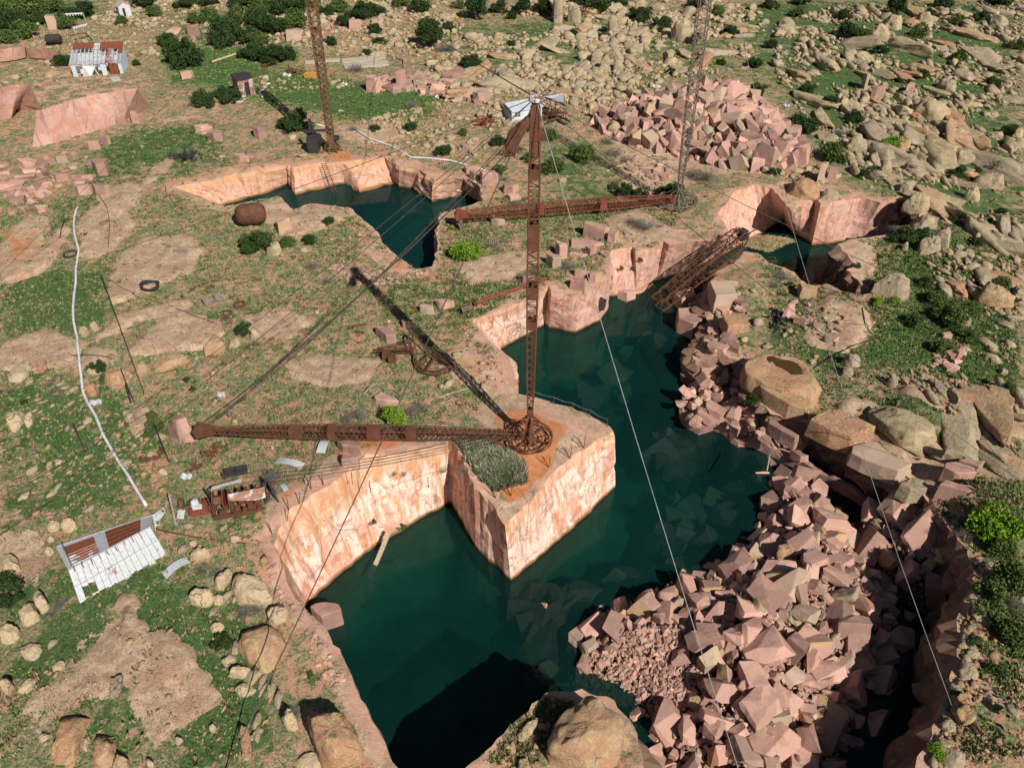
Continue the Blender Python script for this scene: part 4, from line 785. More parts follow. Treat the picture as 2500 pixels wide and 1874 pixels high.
def do_labels():
    g = {}
    for o, noun, cat, size, fam in TOLABEL:
        p = o.location; n, q = min(LP, key=lambda t: (t[1].x-p.x)**2+(t[1].y-p.y)**2)
        d = Vector((p.x-q.x, p.y-q.y)); rr = d.length/max(20, q.y)*6
        side = ('at' if rr < .35 else 'beyond' if d.y > abs(d.x) else 'below' if -d.y > abs(d.x) else 'east of' if d.x > 0 else 'west of')
        side = {'east of': 'right of', 'west of': 'left of'}.get(side, side)
        g.setdefault((noun, n, side, cat, fam), []).append((size, o))
    for (noun, n, side, cat, fam), lst in g.items():
        lst.sort(key=lambda t: -t[0])
        for i, (s, o) in enumerate(lst):
            pre = (ORD[i]+' ') if (len(lst) > 1 and i < 20) else ('one of the smaller ' if i >= 20 else '')
            tag(o, f'{pre}{noun} {side} {n}', cat, fam)
def resample(pts, n):
    P = [Vector(p) for p in pts]
    for _ in range(2): P = [q for i in range(len(P)) for q in (P[i].lerp(P[(i+1) % len(P)], .25), P[i].lerp(P[(i+1) % len(P)], .75))]
    L = [0]; m = len(P)
    for i in range(m): L.append(L[-1]+(P[(i+1) % m]-P[i]).length)
    out = []; k = 0
    for j in range(n):
        t = L[-1]*j/n
        while L[k+1] < t: k += 1
        out.append(P[k].lerp(P[(k+1) % m], (t-L[k])/max(1e-9, L[k+1]-L[k])))
    return out
def silhouette(pts, z0, h, k=.8):
    """ground outline of a solid of height h whose seen outline is pts: its far edge is seen at the top"""
    y0 = min(y for _, y in pts); y1 = max(y for _, y in pts)
    while True:
        g = [hitz(x, y, z0+h*k*(y1-y)/(y1-y0)) for x, y in pts]; ex = max(p.x for p in g)-min(p.x for p in g); ey = max(p.y for p in g)-min(p.y for p in g)
        if ey > .55*ex or h < .3: return [Vector((p.x, p.y, z0)) for p in g], h
        h *= .88
def traced_boulder(pts, h, mat='tan', name='boulder', zb=None, sq=.48, label=None, nz=1., flat=9.):
    cpx = sum(p[0] for p in pts)/len(pts); cpy = sum(p[1] for p in pts)/len(pts)
    if cpx < 760 and cpy > 850 and mat == 'tan': mat = 'tanpale'
    z0 = at(cpx, cpy).z if zb is None else zb
    for _ in range(3):
        c = hitz(cpx, cpy, z0+h*.45); z0 = gz(c.x, c.y) if zb is None else zb
    g, h = silhouette(pts, z0, h); g = resample([(p.x, p.y) for p in g], 56); cen = sum(g, Vector((0, 0)))/len(g)
    ar = sum(g[i].x*g[(i+1) % 56].y-g[(i+1) % 56].x*g[i].y for i in range(56))
    if ar < 0: g = g[::-1]
    sz = (sum((p-cen).length for p in g)/56)*2; V = []; rings = 18; off = rng.uniform(0, 80); fr = 2.2/max(sz, .5)
    cuts = []
    for _ in range(7): nn = rng.normal(size=3); nn[2] = abs(nn[2])*.6; nn /= np.linalg.norm(nn); cuts.append((nn, rng.uniform(.62, .92)))
    tiltx, tilty = rng.normal()*.06, rng.normal()*.06
    for j in range(rings):
        t = j/(rings-1)*1.25-.25                       # first ring lies below the ground
        if t <= 0: rad = 1+t*.3; zz = t*.9*min(h, 1.2)-.05
        else: a = t*math.pi/2; rad = max(0, math.cos(a))**sq; zz = h*min(flat, math.sin(a)**.85)
        for p in g:
            d = p-cen; q = Vector((cen.x+d.x*rad, cen.y+d.y*rad, z0+zz+(d.x*tiltx+d.y*tilty)*rad))
            if t > -.1:
                e = np.array([(q.x-cen.x)/sz*1.7, (q.y-cen.y)/sz*1.7, (q.z-z0)/max(h, .1)]) 
                for nn, dd in cuts:
                    ov = float(e@nn)-dd
                    if ov > 0: e = e-nn*ov*.75
                q.x, q.y, q.z = cen.x+e[0]*sz/1.7, cen.y+e[1]*sz/1.7, z0+e[2]*max(h, .1)
            k = h*.5*nz; q.z += k*(.32*vn(q, fr, off)+.20*vn(q, fr*2.5, off)+.10*vn(q, fr*6, off)) if t > 0 else 0
            s = sz*.055*nz; q.x += s*.4*vn(q, fr*6, off+9); q.y += s*.4*vn(q, fr*6, off+19); q.x += s*vn(q, fr*2.2, off+9); q.y += s*vn(q, fr*2.2, off+19)
            V.append(q)
    n = 56; F = [(j*n+i, j*n+(i+1) % n, (j+1)*n+(i+1) % n, (j+1)*n+i) for j in range(rings-1) for i in range(n)]+[tuple((rings-1)*n+i for i in range(n))]
    o3 = Vector((cen.x, cen.y, z0)); me = bpy.data.meshes.new(name); me.from_pydata([tuple(v-o3) for v in V], [], F); me.materials.append(M[mat]); me.shade_smooth()
    o = link(name, me); o.location = o3
    if label: tag(o, label, 'rock' if name != 'boulder' else 'boulder')
    else: want_label(o, 'lichened granite boulder' if mat != 'tanwarm' else 'pinkish granite boulder', 'boulder', sz, 'weathered boulders lying on the hillside')
    return o
def traced_block(pts, h, mat='pink', name='quarried_block', zb=None, label=None, taper=.9, tilt=.08, fam='cut pink granite blocks'):
    cpx = sum(p[0] for p in pts)/len(pts); cpy = sum(p[1] for p in pts)/len(pts); z0 = at(cpx, cpy).z if zb is None else zb
    for _ in range(3):
        c = hitz(cpx, cpy, z0+h*.5); z0 = gz(c.x, c.y) if zb is None else zb
    g, h = silhouette(pts, z0, h, 1.); cen = sum(g, Vector())/len(g); sz = sum((p-cen).length for p in g)/len(g)*2
    shrink = 1.
    tx, ty = rng.normal()*tilt, -abs(rng.normal())*tilt; bm = bmesh.new()
    for p in g:
        d = (p-cen); d.z = 0; d.y *= shrink; a = cen+d; b = cen+d*taper
        bm.verts.new((a.x-cen.x, a.y-cen.y, -.35 if zb is None else -3.)); bm.verts.new((b.x-cen.x, b.y-cen.y, h+d.x*tx+d.y*ty))
    bmesh.ops.convex_hull(bm, input=bm.verts); bmesh.ops.dissolve_limit(bm, angle_limit=R(7), verts=bm.verts[:], edges=bm.edges[:])
    for v in [v for v in bm.verts if not v.link_faces]: bm.verts.remove(v)
    bmesh.ops.bevel(bm, geom=bm.edges[:], offset=min(.07, sz*.03), segments=1, affect='EDGES'); bmesh.ops.triangulate(bm, faces=bm.faces[:])
    for _ in range(2): bmesh.ops.subdivide_edges(bm, edges=[e for e in bm.edges if e.calc_length() > sz*.28], cuts=1)
    bmesh.ops.triangulate(bm, faces=bm.faces[:]); k = rng.uniform(0, 60)
    for v in bm.verts: w = v.co; v.co = w+Vector((vn(w, 1.2/sz*2, k), vn(w, 1.2/sz*2, k+5), vn(w, 1.2/sz*2, k+9)))*sz*.035
    me = bpy.data.meshes.new(name); bm.to_mesh(me); bm.free(); me.materials.append(M[mat]); o = link(name, me); o.location = (cen.x, cen.y, z0)
    if label: tag(o, label, 'stone block')
    else: want_label(o, 'cut pink granite block', 'stone block', sz, fam)
    return o
TB = traced_boulder; Z = zoomed
bl = lambda pts: Z(0, 1354, pts)
TB(bl([(1770,250),(1790,190),(1850,65),(1960,150),(2090,260),(2150,330),(2050,410),(1950,390),(1800,395)]), 1.5); TB(bl([(1440,300),(1480,260),(1600,230),(1645,290),(1640,390),(1560,405),(1460,370)]), 1.1)
TB(bl([(1650,210),(1700,130),(1790,65),(1810,90),(1760,200),(1720,290),(1640,260)]), .9); TB(bl([(2070,420),(2130,350),(2200,360),(2230,400),(2180,560),(2110,540),(2060,500)]), 1.1); TB(bl([(1640,300),(1720,290),(1730,350),(1680,400),(1640,380)]), .5)
TB(bl([(1740,560),(1800,510),(1940,520),(2080,540),(2160,590),(2215,660),(2190,750),(2180,830),(2070,940),(1970,860),(1800,690)]), 1.1, 'tanwarm'); TB(bl([(1605,560),(1650,515),(1745,510),(1700,600),(1640,610)]), .5); TB(bl([(1680,780),(1790,740),(1830,790),(1750,885)]), .6)
TB(bl([(1755,910),(1830,810),(1920,850),(1960,930),(1850,960),(1760,945)]), .7); TB(bl([(1780,1000),(1870,960),(1975,1000),(1970,1060),(1860,1115)]), .5); TB(bl([(0,0),(80,10),(150,80),(160,140),(90,195),(30,150)]), 1.)
TB(bl([(140,500),(190,300),(250,360),(315,480),(300,540),(190,575)]), 1.); TB(bl([(210,290),(280,250),(340,300),(370,370),(410,440),(350,480),(300,430)]), .9); TB(bl([(0,600),(20,510),(90,495),(140,560),(140,640),(60,730),(10,680)]), 1.)
TB(bl([(140,740),(180,680),(300,660),(310,710),(330,770),(280,850),(200,820)]), .6); TB(bl([(0,960),(50,920),(90,980),(115,1040),(60,1080),(10,1050)]), .9); TB(bl([(400,1480),(440,1400),(440,1250),(560,1200),(640,1150),(690,1170),(660,1300),(600,1470),(560,1680),(400,1680)]), .9, 'tanwarm')
TB(bl([(720,1480),(740,1350),(800,1330),(885,1370),(880,1480),(860,1680),(740,1680)]), .9, 'tanwarm'); TB(bl([(120,1090),(200,950),(300,910),(250,1010),(180,1090)]), .4); TB(bl([(870,1560),(920,1500),(990,1560),(1000,1680),(860,1680)]), .7, 'tanwarm')
TB(bl([(1120,1600),(1140,1545),(1200,1610),(1160,1660)]), .5); TB(bl([(1590,1310),(1640,1290),(1680,1330),(1640,1390)]), .4); TB(bl([(290,1440),(320,1360),(380,1355),(370,1420),(310,1455)]), .4); TB(bl([(1850,1530),(1890,1490),(1940,1530),(1900,1600)]), .4); TB(bl([(1900,1450),(1950,1380),(2060,1290),(2050,1330),(1960,1420)]), .3)
TB(bl([(630,1500),(660,1380),(700,1350),(670,1520),(640,1560)]), .3); TB(bl([(1340,1400),(1400,1390),(1410,1430),(1370,1480)]), .4); TB(bl([(380,900),(420,820),(510,800),(510,870),(440,900)]), .4)
bm2 = lambda pts: Z(600, 1354, pts)
TB(bm2([(460,1280),(490,1180),(560,1110),(650,1085),(730,1120),(760,1200),(830,1330),(880,1450),(920,1560),(950,1700),(600,1700),(560,1520),(500,1400)]), 2.6, 'tanwarm'); TB(bm2([(270,1270),(290,1180),(350,1170),(420,1290),(380,1370),(310,1350)]), 1.2); TB(bm2([(300,1700),(420,1540),(520,1500),(600,1560),(640,1700)]), 1.8)
TB(Z(1200,1354,[(370,1700),(480,1310),(540,1170),(620,1060),(780,1060),(950,1110),(1060,1200),(1110,1290),(1110,1400),(1060,1530),(980,1700)]), 2.8, 'tanwarm', name='mottled_rock', label='big mottled orange and grey rock on the pit edge beside the block heap', sq=.42)
TB(Z(1200,1354,[(200,1560),(250,1520),(300,1600),(280,1700),(210,1700)]), .6); TB(Z(1200,1354,[(150,1420),(300,1260),(370,1240),(330,1380),(210,1460)]), .5)
ur = lambda pts: Z(1800, 450, pts)
TB(ur([(1020,720),(1110,680),(1220,670),(1310,740),(1350,830),(1270,905),(1170,840),(1060,780)]), 3.2, name='domed_boulder', label='huge domed boulder with a pale lichened end above the grassy hollow'); TB(ur([(1380,510),(1400,430),(1480,390),(1560,440),(1580,510),(1500,560),(1410,560)]), 3.6); TB(ur([(1480,380),(1540,340),(1610,330),(1665,400),(1660,470),(1620,510),(1560,430)]), 3.)
TB(ur([(1270,160),(1290,110),(1390,60),(1470,70),(1530,160),(1470,200),(1400,230)]), 3.); TB(ur([(1800,800),(1870,750),(1990,740),(2100,800),(2150,870),(2120,940),(2030,960),(1900,900)]), 2.2, 'tanwarm'); TB(ur([(1660,500),(1780,500),(1770,570),(1670,560)]), 1.2); TB(ur([(1350,260),(1430,220),(1560,270),(1600,330),(1520,330),(1400,370),(1340,350)]), 1.6)
PB = TB([(1810,893),(1841,864),(1873,849),(1911,858),(1949,877),(1977,899),(2002,931),(2008,960),(1990,985),(1971,1025),(1936,1010),(1911,1000),(1876,973),(1850,945),(1815,925)], 2.6, 'tanwarm', name='pothole_boulder', label='big broken boulder holding a brown rain pool in its top', sq=.3, flat=.72, nz=.6)
TB(ur([(800,1310),(880,1300),(965,1350),(950,1420),(900,1425),(830,1370)]), 1.1); TB(ur([(800,1430),(870,1390),(900,1450),(890,1490),(820,1490)]), .8); TB(ur([(1145,1510),(1190,1445),(1260,1510),(1265,1570),(1200,1580)]), 1.4); TB(ur([(1710,1060),(1760,1000),(1810,1010),(1810,1080),(1760,1100)]), 1.2)
TB(ur([(1270,470),(1300,450),(1325,480),(1310,515),(1275,510)]), 1.2); TB(ur([(1990,1440),(2050,1410),(2120,1440),(2060,1480)]), .9); TB(ur([(1830,400),(1860,380),(1890,410),(1870,440),(1830,430)]), 1.1); TB(ur([(1750,640),(1790,600),(1870,590),(1880,650),(1800,660)]), 1.1); TB(ur([(1890,1310),(1920,1290),(2050,1350),(2060,1390),(1980,1370)]), .7)
lm = lambda pts: Z(0, 450, pts)
for pts, h, m in (([(600,1110),(680,1090),(690,1170),(620,1180)], .8, 'tan'), ([(680,1070),(730,1050),(770,1100),(740,1140),(690,1120)], .8, 'tan'), ([(800,1500),(880,1410),(990,1380),(1020,1450),(990,1540),(900,1560),(820,1560)], 1.2, 'tanwarm'), ([(1040,1420),(1120,1350),(1160,1400),(1130,1480),(1070,1500)], 1.1, 'tanwarm'),
  ([(1150,1370),(1260,1310),(1440,1300),(1480,1350),(1380,1400),(1240,1450),(1160,1430)], 1.2, 'tanwarm'), ([(1540,1330),(1620,1190),(1700,1120),(1750,1180),(1740,1290),(1600,1330)], 1.1, 'tanwarm'), ([(1760,1260),(1780,1160),(1840,1180),(1860,1230),(1790,1270)], 1., 'tan'), ([(1910,1150),(1970,1105),(2035,1150),(2020,1190),(1930,1200)], 1.2, 'tan'),
  ([(650,1600),(690,1520),(750,1530),(745,1620),(700,1643)], 1.1, 'tanwarm'), ([(60,1500),(120,1350),(240,1330),(230,1440),(180,1530),(60,1560)], .5, 'tan'), ([(2050,500),(2080,450),(2160,440),(2190,490),(2130,555),(2060,545)], 1.6, 'tan'), ([(270,1360),(350,1330),(370,1440),(290,1450)], .3, 'tanwarm'), ([(640,1410),(760,1390),(800,1440),(700,1480)], .7, 'tan')): TB(lm(pts), h, m)
ll = lambda pts: Z(0, 900, pts)
for pts, h in (([(30,370),(80,310),(180,300),(170,400),(150,460),(90,500),(60,440)], .9), ([(180,460),(210,310),(260,330),(240,440)], .7), ([(1440,1440),(1540,1360),(1620,1390),(1610,1440),(1500,1500)], .9), ([(350,1190),(400,1160),(470,1170),(440,1270),(370,1270)], .7), ([(460,1240),(500,1130),(560,1140),(600,1210),(580,1250),(520,1270)], .9), ([(10,1400),(60,1370),(140,1480),(160,1560),(90,1630),(30,1600)], 1.), ([(1740,1330),(1850,1265),(1875,1300),(1800,1350)], .8), ([(1440,1330),(1500,1320),(1540,1350),(1480,1380)], .4), ([(340,1380),(380,1355),(420,1400),(380,1480),(340,1430)], .7), ([(350,1310),(400,1280),(430,1310),(380,1345)], .5), ([(360,720),(400,700),(400,750),(360,790)], .3), ([(420,700),(480,690),(470,740),(420,740)], .3), ([(150,1000),(190,960),(220,970),(200,1020)], .4), ([(1190,770),(1250,750),(1310,810),(1250,830)], .3)): TB(ll(pts), h)
z3 = lambda pts: Z(1200, 0, pts)
for pts, h in (([(740,450),(780,390),(850,390),(870,440),(800,500)], 2.6), ([(810,500),(860,440),(920,470),(910,550),(840,540)], 3.), ([(930,530),(950,470),(1030,470),(1030,540),(960,560)], 3.), ([(850,400),(940,380),(1020,420),(1040,480),(940,450)], 3.4), ([(470,100),(480,10),(560,10),(550,110)], 6.), ([(570,60),(620,20),(700,120),(710,170),(640,180),(600,120)], 5.), ([(1380,190),(1470,170),(1540,220),(1550,320),(1480,330),(1420,270)], 4.), ([(310,360),(450,270),(540,280),(480,370),(340,385)], .9), ([(1600,230),(1680,220),(1690,300),(1620,310)], 3.), ([(520,500),(640,480),(690,560),(620,600),(540,560)], 1.2), ([(1060,30),(1180,10),(1200,80),(1130,110)], 4.), ([(1050,200),(1110,180),(1140,240),(1080,270)], 3.), ([(880,180),(960,160),(1000,200),(920,230)], 3.)): TB(z3(pts), h, 'tan')
z4 = lambda pts: Z(1800, 0, pts)
for pts, h in (([(970,920),(1200,890),(1290,900),(1530,990),(1530,1020),(1240,1010),(1000,950)], 2.), ([(1270,800),(1320,760),(1450,760),(1660,880),(1650,930),(1500,930),(1430,860)], 2.6), ([(800,1060),(960,1090),(1040,1150),(1030,1190),(900,1160),(800,1110)], 2.), ([(950,1290),(980,1250),(1040,1270),(1070,1310),(1040,1340)], 2.), ([(1070,1270),(1130,1230),(1210,1250),(1200,1310),(1140,1350)], 2.4), ([(1280,1300),(1320,1260),(1380,1290),(1350,1340)], 2.), ([(1240,1430),(1330,1400),(1380,1430),(1370,1490),(1280,1500)], 2.2), ([(1290,1540),(1390,1480),(1500,1500),(1530,1560),(1480,1610),(1350,1610)], 2.6), ([(1810,1370),(1880,1320),(2010,1330),(2060,1400),(2050,1480),(1930,1430)], 1.8), ([(1910,1270),(2010,1235),(2130,1290),(2140,1340),(2000,1330)], 1.6), ([(1740,1440),(1800,1425),(1890,1490),(1870,1560),(1800,1530)], 2.4),
  ([(1090,120),(1180,130),(1290,180),(1300,240),(1180,200),(1100,150)], 2.6), ([(1320,190),(1400,200),(1540,260),(1550,300),(1450,290),(1340,240)], 2.4), ([(1370,110),(1450,100),(1530,150),(1500,190),(1400,150)], 3.), ([(900,430),(950,400),(1050,400),(1070,450),(980,480),(910,460)], 2.), ([(1530,960),(1700,980),(1870,1080),(1850,1120),(1700,1050),(1560,1000)], 1.8), ([(1220,1180),(1500,1180),(1520,1220),(1300,1225)], .7), ([(1650,1190),(1760,1140),(1920,1220),(1880,1260),(1740,1270),(1680,1240)], 1.6), ([(1340,1160),(1400,1140),(1420,1180),(1370,1195)], 1.2), ([(830,750),(860,740),(860,800),(800,850),(760,830)], 2.), ([(1700,780),(1800,760),(1930,800),(1860,830),(1740,820)], 1.4), ([(1530,620),(1600,600),(1720,690),(1690,720),(1600,680)], 1.6), ([(1920,1010),(2000,1000),(2090,1030),(2040,1070),(1960,1060)], 1.8), ([(2110,1040),(2200,990),(2212,1100),(2130,1090)], 2.6)): TB(z4(pts), h, 'tan')
TB(z4([(940,290),(1000,210),(1070,190),(1190,240),(1200,290),(1150,330),(1000,310)]), 4., name='boulder')
TB([(1925,445),(1960,425),(2000,440),(2010,470),(1985,490),(1945,490),(1920,470)], 2., 'tanwarm'); TB([(2000,470),(2030,455),(2055,470),(2040,487),(2005,485)], 1.4)
def TK(pts, h, **k): return traced_block(pts, h, **k)
z6 = lambda pts: Z(600, 450, pts)
TK(z6([(990,1100),(1010,1080),(1060,1085),(1170,1190),(1165,1220),(1090,1235)]), 1.1); TK(z6([(1335,940),(1380,915),(1450,940),(1455,1000),(1400,1005),(1340,970)]), 1.2); TK(z6([(1455,900),(1560,870),(1615,910),(1600,940),(1530,970),(1490,950)]), 1.3); TK(z6([(1195,1060),(1240,1030),(1295,1060),(1280,1110),(1210,1110)]), 1.1)
z7 = lambda pts: Z(600, 900, pts)
TK(z7([(980,230),(1040,170),(1160,240),(1200,290),(1080,290),(1000,270)]), 1.2); TK(z7([(690,540),(830,540),(880,590),(900,680),(740,620)]), 1.6); TK(z7([(740,640),(880,690),(875,760),(740,760)]), 2.); TK(z7([(450,830),(670,785),(710,840),(600,880),(470,900)]), 1.2); TK(z7([(480,820),(520,850),(460,900),(440,850)]), .4)
z5 = lambda pts: Z(1200, 450, pts)
for pts, h in (([(700,340),(740,290),(890,310),(920,360),(870,440)], 1.6), ([(600,410),(700,400),(880,470),(800,500),(600,490)], 1.2), ([(490,430),(520,430),(590,520),(580,570),(520,560)], 1.6), ([(415,530),(440,525),(540,580),(540,640),(470,655)], 1.5), ([(720,480),(760,470),(820,510),(760,550)], 1.3), ([(590,520),(700,520),(750,540),(690,570)], .8), ([(630,660),(660,645),(730,660),(730,720),(640,700)], 1.2), ([(600,760),(640,710),(740,740),(720,830),(600,780)], 1.3), ([(760,670),(860,660),(800,760),(750,740)], 1.), ([(900,370),(960,350),(985,380),(950,455),(890,420)], 1.3), ([(200,720),(250,690),(320,670),(340,720),(240,770)], .7), ([(980,820),(1050,810),(1120,800),(1115,840),(1045,890),(970,830)], 1.1)): TK(z5(pts), h)
TK([(1535,735),(1565,725),(1600,690),(1560,700)], 1., zb=-7.3); TK(z6([(1880,240),(1990,240),(2005,300),(1950,325),(1890,290)]), 1.2); TK(z6([(220,290),(310,240),(350,290),(260,380)]), 1.2)
TK(Z(600,1354,[(497,430),(540,380),(610,350),(720,390),(755,470),(740,500),(605,590),(560,540)]), 2.5, zb=-6.5, label='lone pink cube-shaped block standing in the pit water under the left bank', taper=.94, tilt=.03)
TK(ll([(1230,360),(1310,295),(1440,380),(1500,440),(1530,550),(1440,590),(1380,580)]), 2.2, label='big pale pink rock whose peak carries the tip of the long rusty boom', taper=.5)
z1 = lambda pts: Z(0, 0, pts)
for pts, h in (([(635,1110),(670,1065),(780,1120),(770,1150),(690,1160)], 1.5), ([(765,1090),(800,1040),(850,1065),(840,1120)], 1.4), ([(695,1225),(790,1210),(835,1250),(835,1350),(760,1355),(720,1300)], 1.8), ([(420,1390),(470,1330),(540,1320),(530,1380),(440,1410)], 1.4), ([(540,1370),(650,1330),(740,1330),(720,1370),(640,1400)], 1.1), ([(565,1440),(640,1410),(710,1430),(700,1480),(610,1510)], 1.4), ([(705,1440),(770,1405),(845,1440),(830,1500),(740,1500)], 1.5), ([(415,1210),(500,1190),(525,1230),(440,1260)], 1.), ([(130,1250),(220,1210),(290,1240),(280,1290),(180,1290)], 1.5), ([(1590,1040),(1640,1000),(1720,1010),(1720,1080),(1660,1095)], 1.6), ([(1500,1010),(1600,950),(1650,990),(1560,1040)], 1.4), ([(1950,970),(2020,955),(2060,1040),(2000,1075),(1955,1040)], 1.7), ([(1390,570),(1420,540),(1490,540),(1480,590),(1400,615)], 2.), ([(340,140),(430,150),(440,190),(370,195)], 2.4), ([(875,930),(910,890),(980,900),(980,960),(900,965)], 2.), ([(1000,885),(1060,880),(1065,920),(1020,925)], 1.6), ([(1800,1190),(1870,1180),(1930,1220),(1920,1250),(1850,1230)], 1.2), ([(1880,1170),(1970,1160),(1985,1200),(1900,1200)], 1.), ([(1430,240),(1470,180),(1540,240),(1530,275),(1450,265)], 2.)): TK(z1(pts), h)
z2 = lambda pts: Z(600, 0, pts)
for pts, h in (([(920,640),(1000,605),(1050,650),(1000,690),(930,670)], 2.6), ([(1680,1290),(1700,1265),(1800,1300),(1790,1340),(1700,1345)], 1.6), ([(1720,1330),(1800,1310),(1820,1370),(1760,1390)], 1.4), ([(1800,1340),(1860,1310),(1950,1370),(1945,1440),(1820,1400)], 1.8), ([(1975,1440),(2040,1405),(2110,1430),(2060,1500),(1990,1480)], 1.6), ([(2000,1500),(2110,1490),(2130,1530),(2040,1560)], 1.2), ([(1560,1110),(1610,1105),(1615,1180),(1580,1185)], 1.6), ([(1650,1120),(1700,1100),(1745,1130),(1730,1170),(1670,1165)], 1.5), ([(300,250),(430,260),(420,290),(310,285)], 1.8), ([(790,170),(890,165),(890,205),(800,215)], 1.8), ([(1150,580),(1200,570),(1240,640),(1190,660)], 3.), ([(1740,770),(1800,760),(1830,790),(1760,810)], 1.4)): TK(z2(pts), h)
z9 = lambda pts: Z(1800, 900, pts)
for pts, h in (([(1570,790),(1600,720),(1690,705),(1830,790),(1830,870),(1690,890),(1650,870)], 2.2), ([(1530,910),(1600,840),(1780,950),(1830,1040),(1740,1060),(1660,1000)], 1.8), ([(1700,700),(1760,680),(1910,740),(1840,820)], 2.)): TK(z9(pts), h, zb=-.4)
for pts, h, mt in (([(540,420),(600,360),(700,290),(830,340),(960,430),(1070,520),(880,560),(850,640),(700,560)], 1.8, 'tanwarm'), ([(1075,540),(880,575),(860,660),(950,740),(1100,830),(1215,895),(1325,830),(1200,700)], 1.4, 'pink'), ([(150,60),(300,100),(430,180),(520,300),(500,410),(380,380),(240,250),(160,160)], 1.6, 'tanwarm'), ([(240,360),(300,420),(470,580),(440,610),(330,530),(230,430)], 1.2, 'pink'), ([(1330,840),(1440,860),(1400,910),(1450,1010),(1300,1020),(1230,920)], 1.6, 'tan')):
    traced_block(z9(pts), h, mt, taper=.93, tilt=.04)
TB(z9([(1100,170),(1300,300),(1500,450),(1560,600),(1440,700),(1240,560),(1080,380),(1000,220)]), 1.6, 'tan', sq=.4); TB(z9([(1060,540),(1120,560),(1300,740),(1440,830),(1430,880),(1330,840),(1180,700)]), 1., 'tan'); TB(z9([(1500,560),(1700,620),(1900,740),(1860,790),(1700,690),(1520,650)]), 1., 'tan', sq=.4)
for pts, h, m in (([(1650,760),(1700,740),(1730,790),(1690,830),(1650,800)], 2., 'pink'), ([(1690,830),(1740,800),(1760,850),(1700,875)], 1.6, 'pink'), ([(1730,690),(1790,680),(1800,740),(1740,760)], 1.8, 'pink'), ([(1640,720),(1690,700),(1700,740),(1660,760)], 1.6, 'pink'), ([(1760,770),(1820,760),(1830,810),(1770,820)], 1.2, 'tanwarm'), ([(1690,890),(1740,860),(1790,870),(1770,930),(1700,950)], 2.2, 'pink'), ([(1950,690),(2000,700),(1990,730),(1950,730)], 1.4, 'tanwarm')): traced_block(pts, h, m, zb=-6.5 if pts[0][0] < 1700 else None)
for pts, h, zb in (([(1500,930),(1740,1080),(1600,1110),(1490,1060)], 2.6, -2.2), ([(1550,1120),(1620,1110),(1730,1200),(1720,1290),(1640,1330),(1560,1200)], 2.4, -2.6), ([(1260,1190),(1340,1140),(1440,1180),(1530,1270),(1540,1340),(1440,1330),(1270,1260)], 2.2, -4.), ([(970,1150),(1000,1095),(1120,1120),(1140,1210),(1040,1210)], 1.6, -6.2), ([(1460,1430),(1500,1370),(1700,1320),(1730,1370),(1530,1520)], 2.4, -4.), ([(1290,1380),(1340,1300),(1430,1310),(1490,1400),(1430,1430)], 2.2, -4.6), ([(1350,1080),(1400,1020),(1520,1080),(1450,1130)], 2., -4.5), ([(400,950),(520,900),(590,980),(550,1010),(460,1050)], 1.6, -6.4), ([(640,1180),(680,1110),(830,1130),(840,1260),(700,1310),(640,1270)], 2., -5.6), ([(1760,1220),(1890,1230),(1880,1330),(1780,1380)], 2., -1.5)): TK(z9(pts), h, zb=zb)
TK(ur([(335,1000),(400,880),(465,970),(450,1020),(370,1040)]), 1.8, taper=.45); TK(ur([(430,1030),(480,1010),(555,1060),(520,1090)]), .8); TK(ur([(1570,1150),(1650,1130),(1655,1200),(1580,1195)]), 1.4); TK(ur([(1680,1300),(1730,1270),(1740,1330),(1690,1350)]), 1.2); TK(z4([(625,1380),(640,1275),(685,1280),(680,1380)]), 2.6); TK(z4([(690,1370),(710,1300),(780,1310),(740,1380)]), 2.); TK(z4([(1305,670),(1370,665),(1360,700),(1310,700)]), 1.6); TK(z4([(1030,700),(1080,680),(1135,710),(1130,745),(1050,750)]), 2.2); TK(z4([(960,640),(1000,590),(1025,590),(1010,640),(970,660)]), 2.6)
TK(ur([(1940,660),(2212,760),(2212,760),(2000,830)]), .5) if 0 else None
# rock shelves at the water's edge and the ribs that stand out of it
def shelf(pts, z, name, label, mat='pink', zt=None):
    g = [hitz(x, y, z) for x, y in pts]; g = resample([(p.x, p.y) for p in g], 50); mb = MB(); c = sum(g, Vector((0, 0)))/len(g)
    n = len(g); V = []
    for j, (rad, zz) in enumerate(((1.03, -13.), (1.02, z-.8), (1., z-.05), (.93, z+.12), (.7, z+.25), (.4, z+.32), (.05, z+.35))):
        for p in g: q = c+(p-c)*rad; w = vn((q.x, q.y, zz), .6, 3)*.45 if j > 1 else 0; V.append((q.x+.3*vn((q.x, q.y, zz), .9, 5), q.y+.3*vn((q.x, q.y, zz), .9, 15), zz+w+(.5*(mnoise.cell(Vector((q.x*.5, q.y*.5, 1)))-.3) if j > 2 else 0)))
    F = [(j*n+i, j*n+(i+1) % n, (j+1)*n+(i+1) % n, (j+1)*n+i) for j in range(6) for i in range(n)]+[tuple(6*n+i for i in range(n))]
    mb.add(V, F); o = mb.build(name, mat); bm = bmesh.new(); bm.from_mesh(o.data); bmesh.ops.recalc_face_normals(bm, faces=bm.faces); bm.to_mesh(o.data); bm.free()
    return tag(o, label, 'rock ledge')
shelf([(1668,963),(1712,905),(1790,900),(1830,960),(1880,1030),(1960,1075),(1955,1128),(1828,1068),(1809,1083),(1754,1027),(1709,1052),(1652,1004)], -5.6, 'rock_ledge', 'low pink rock ledge at the waterline below the pothole boulder')
shelf([(1611,1053),(1652,1004),(1709,1052),(1700,1110),(1640,1100)], -7.6, 'sunken_ledge', 'drowned orange rock shelf just under the water beside the low ledge')
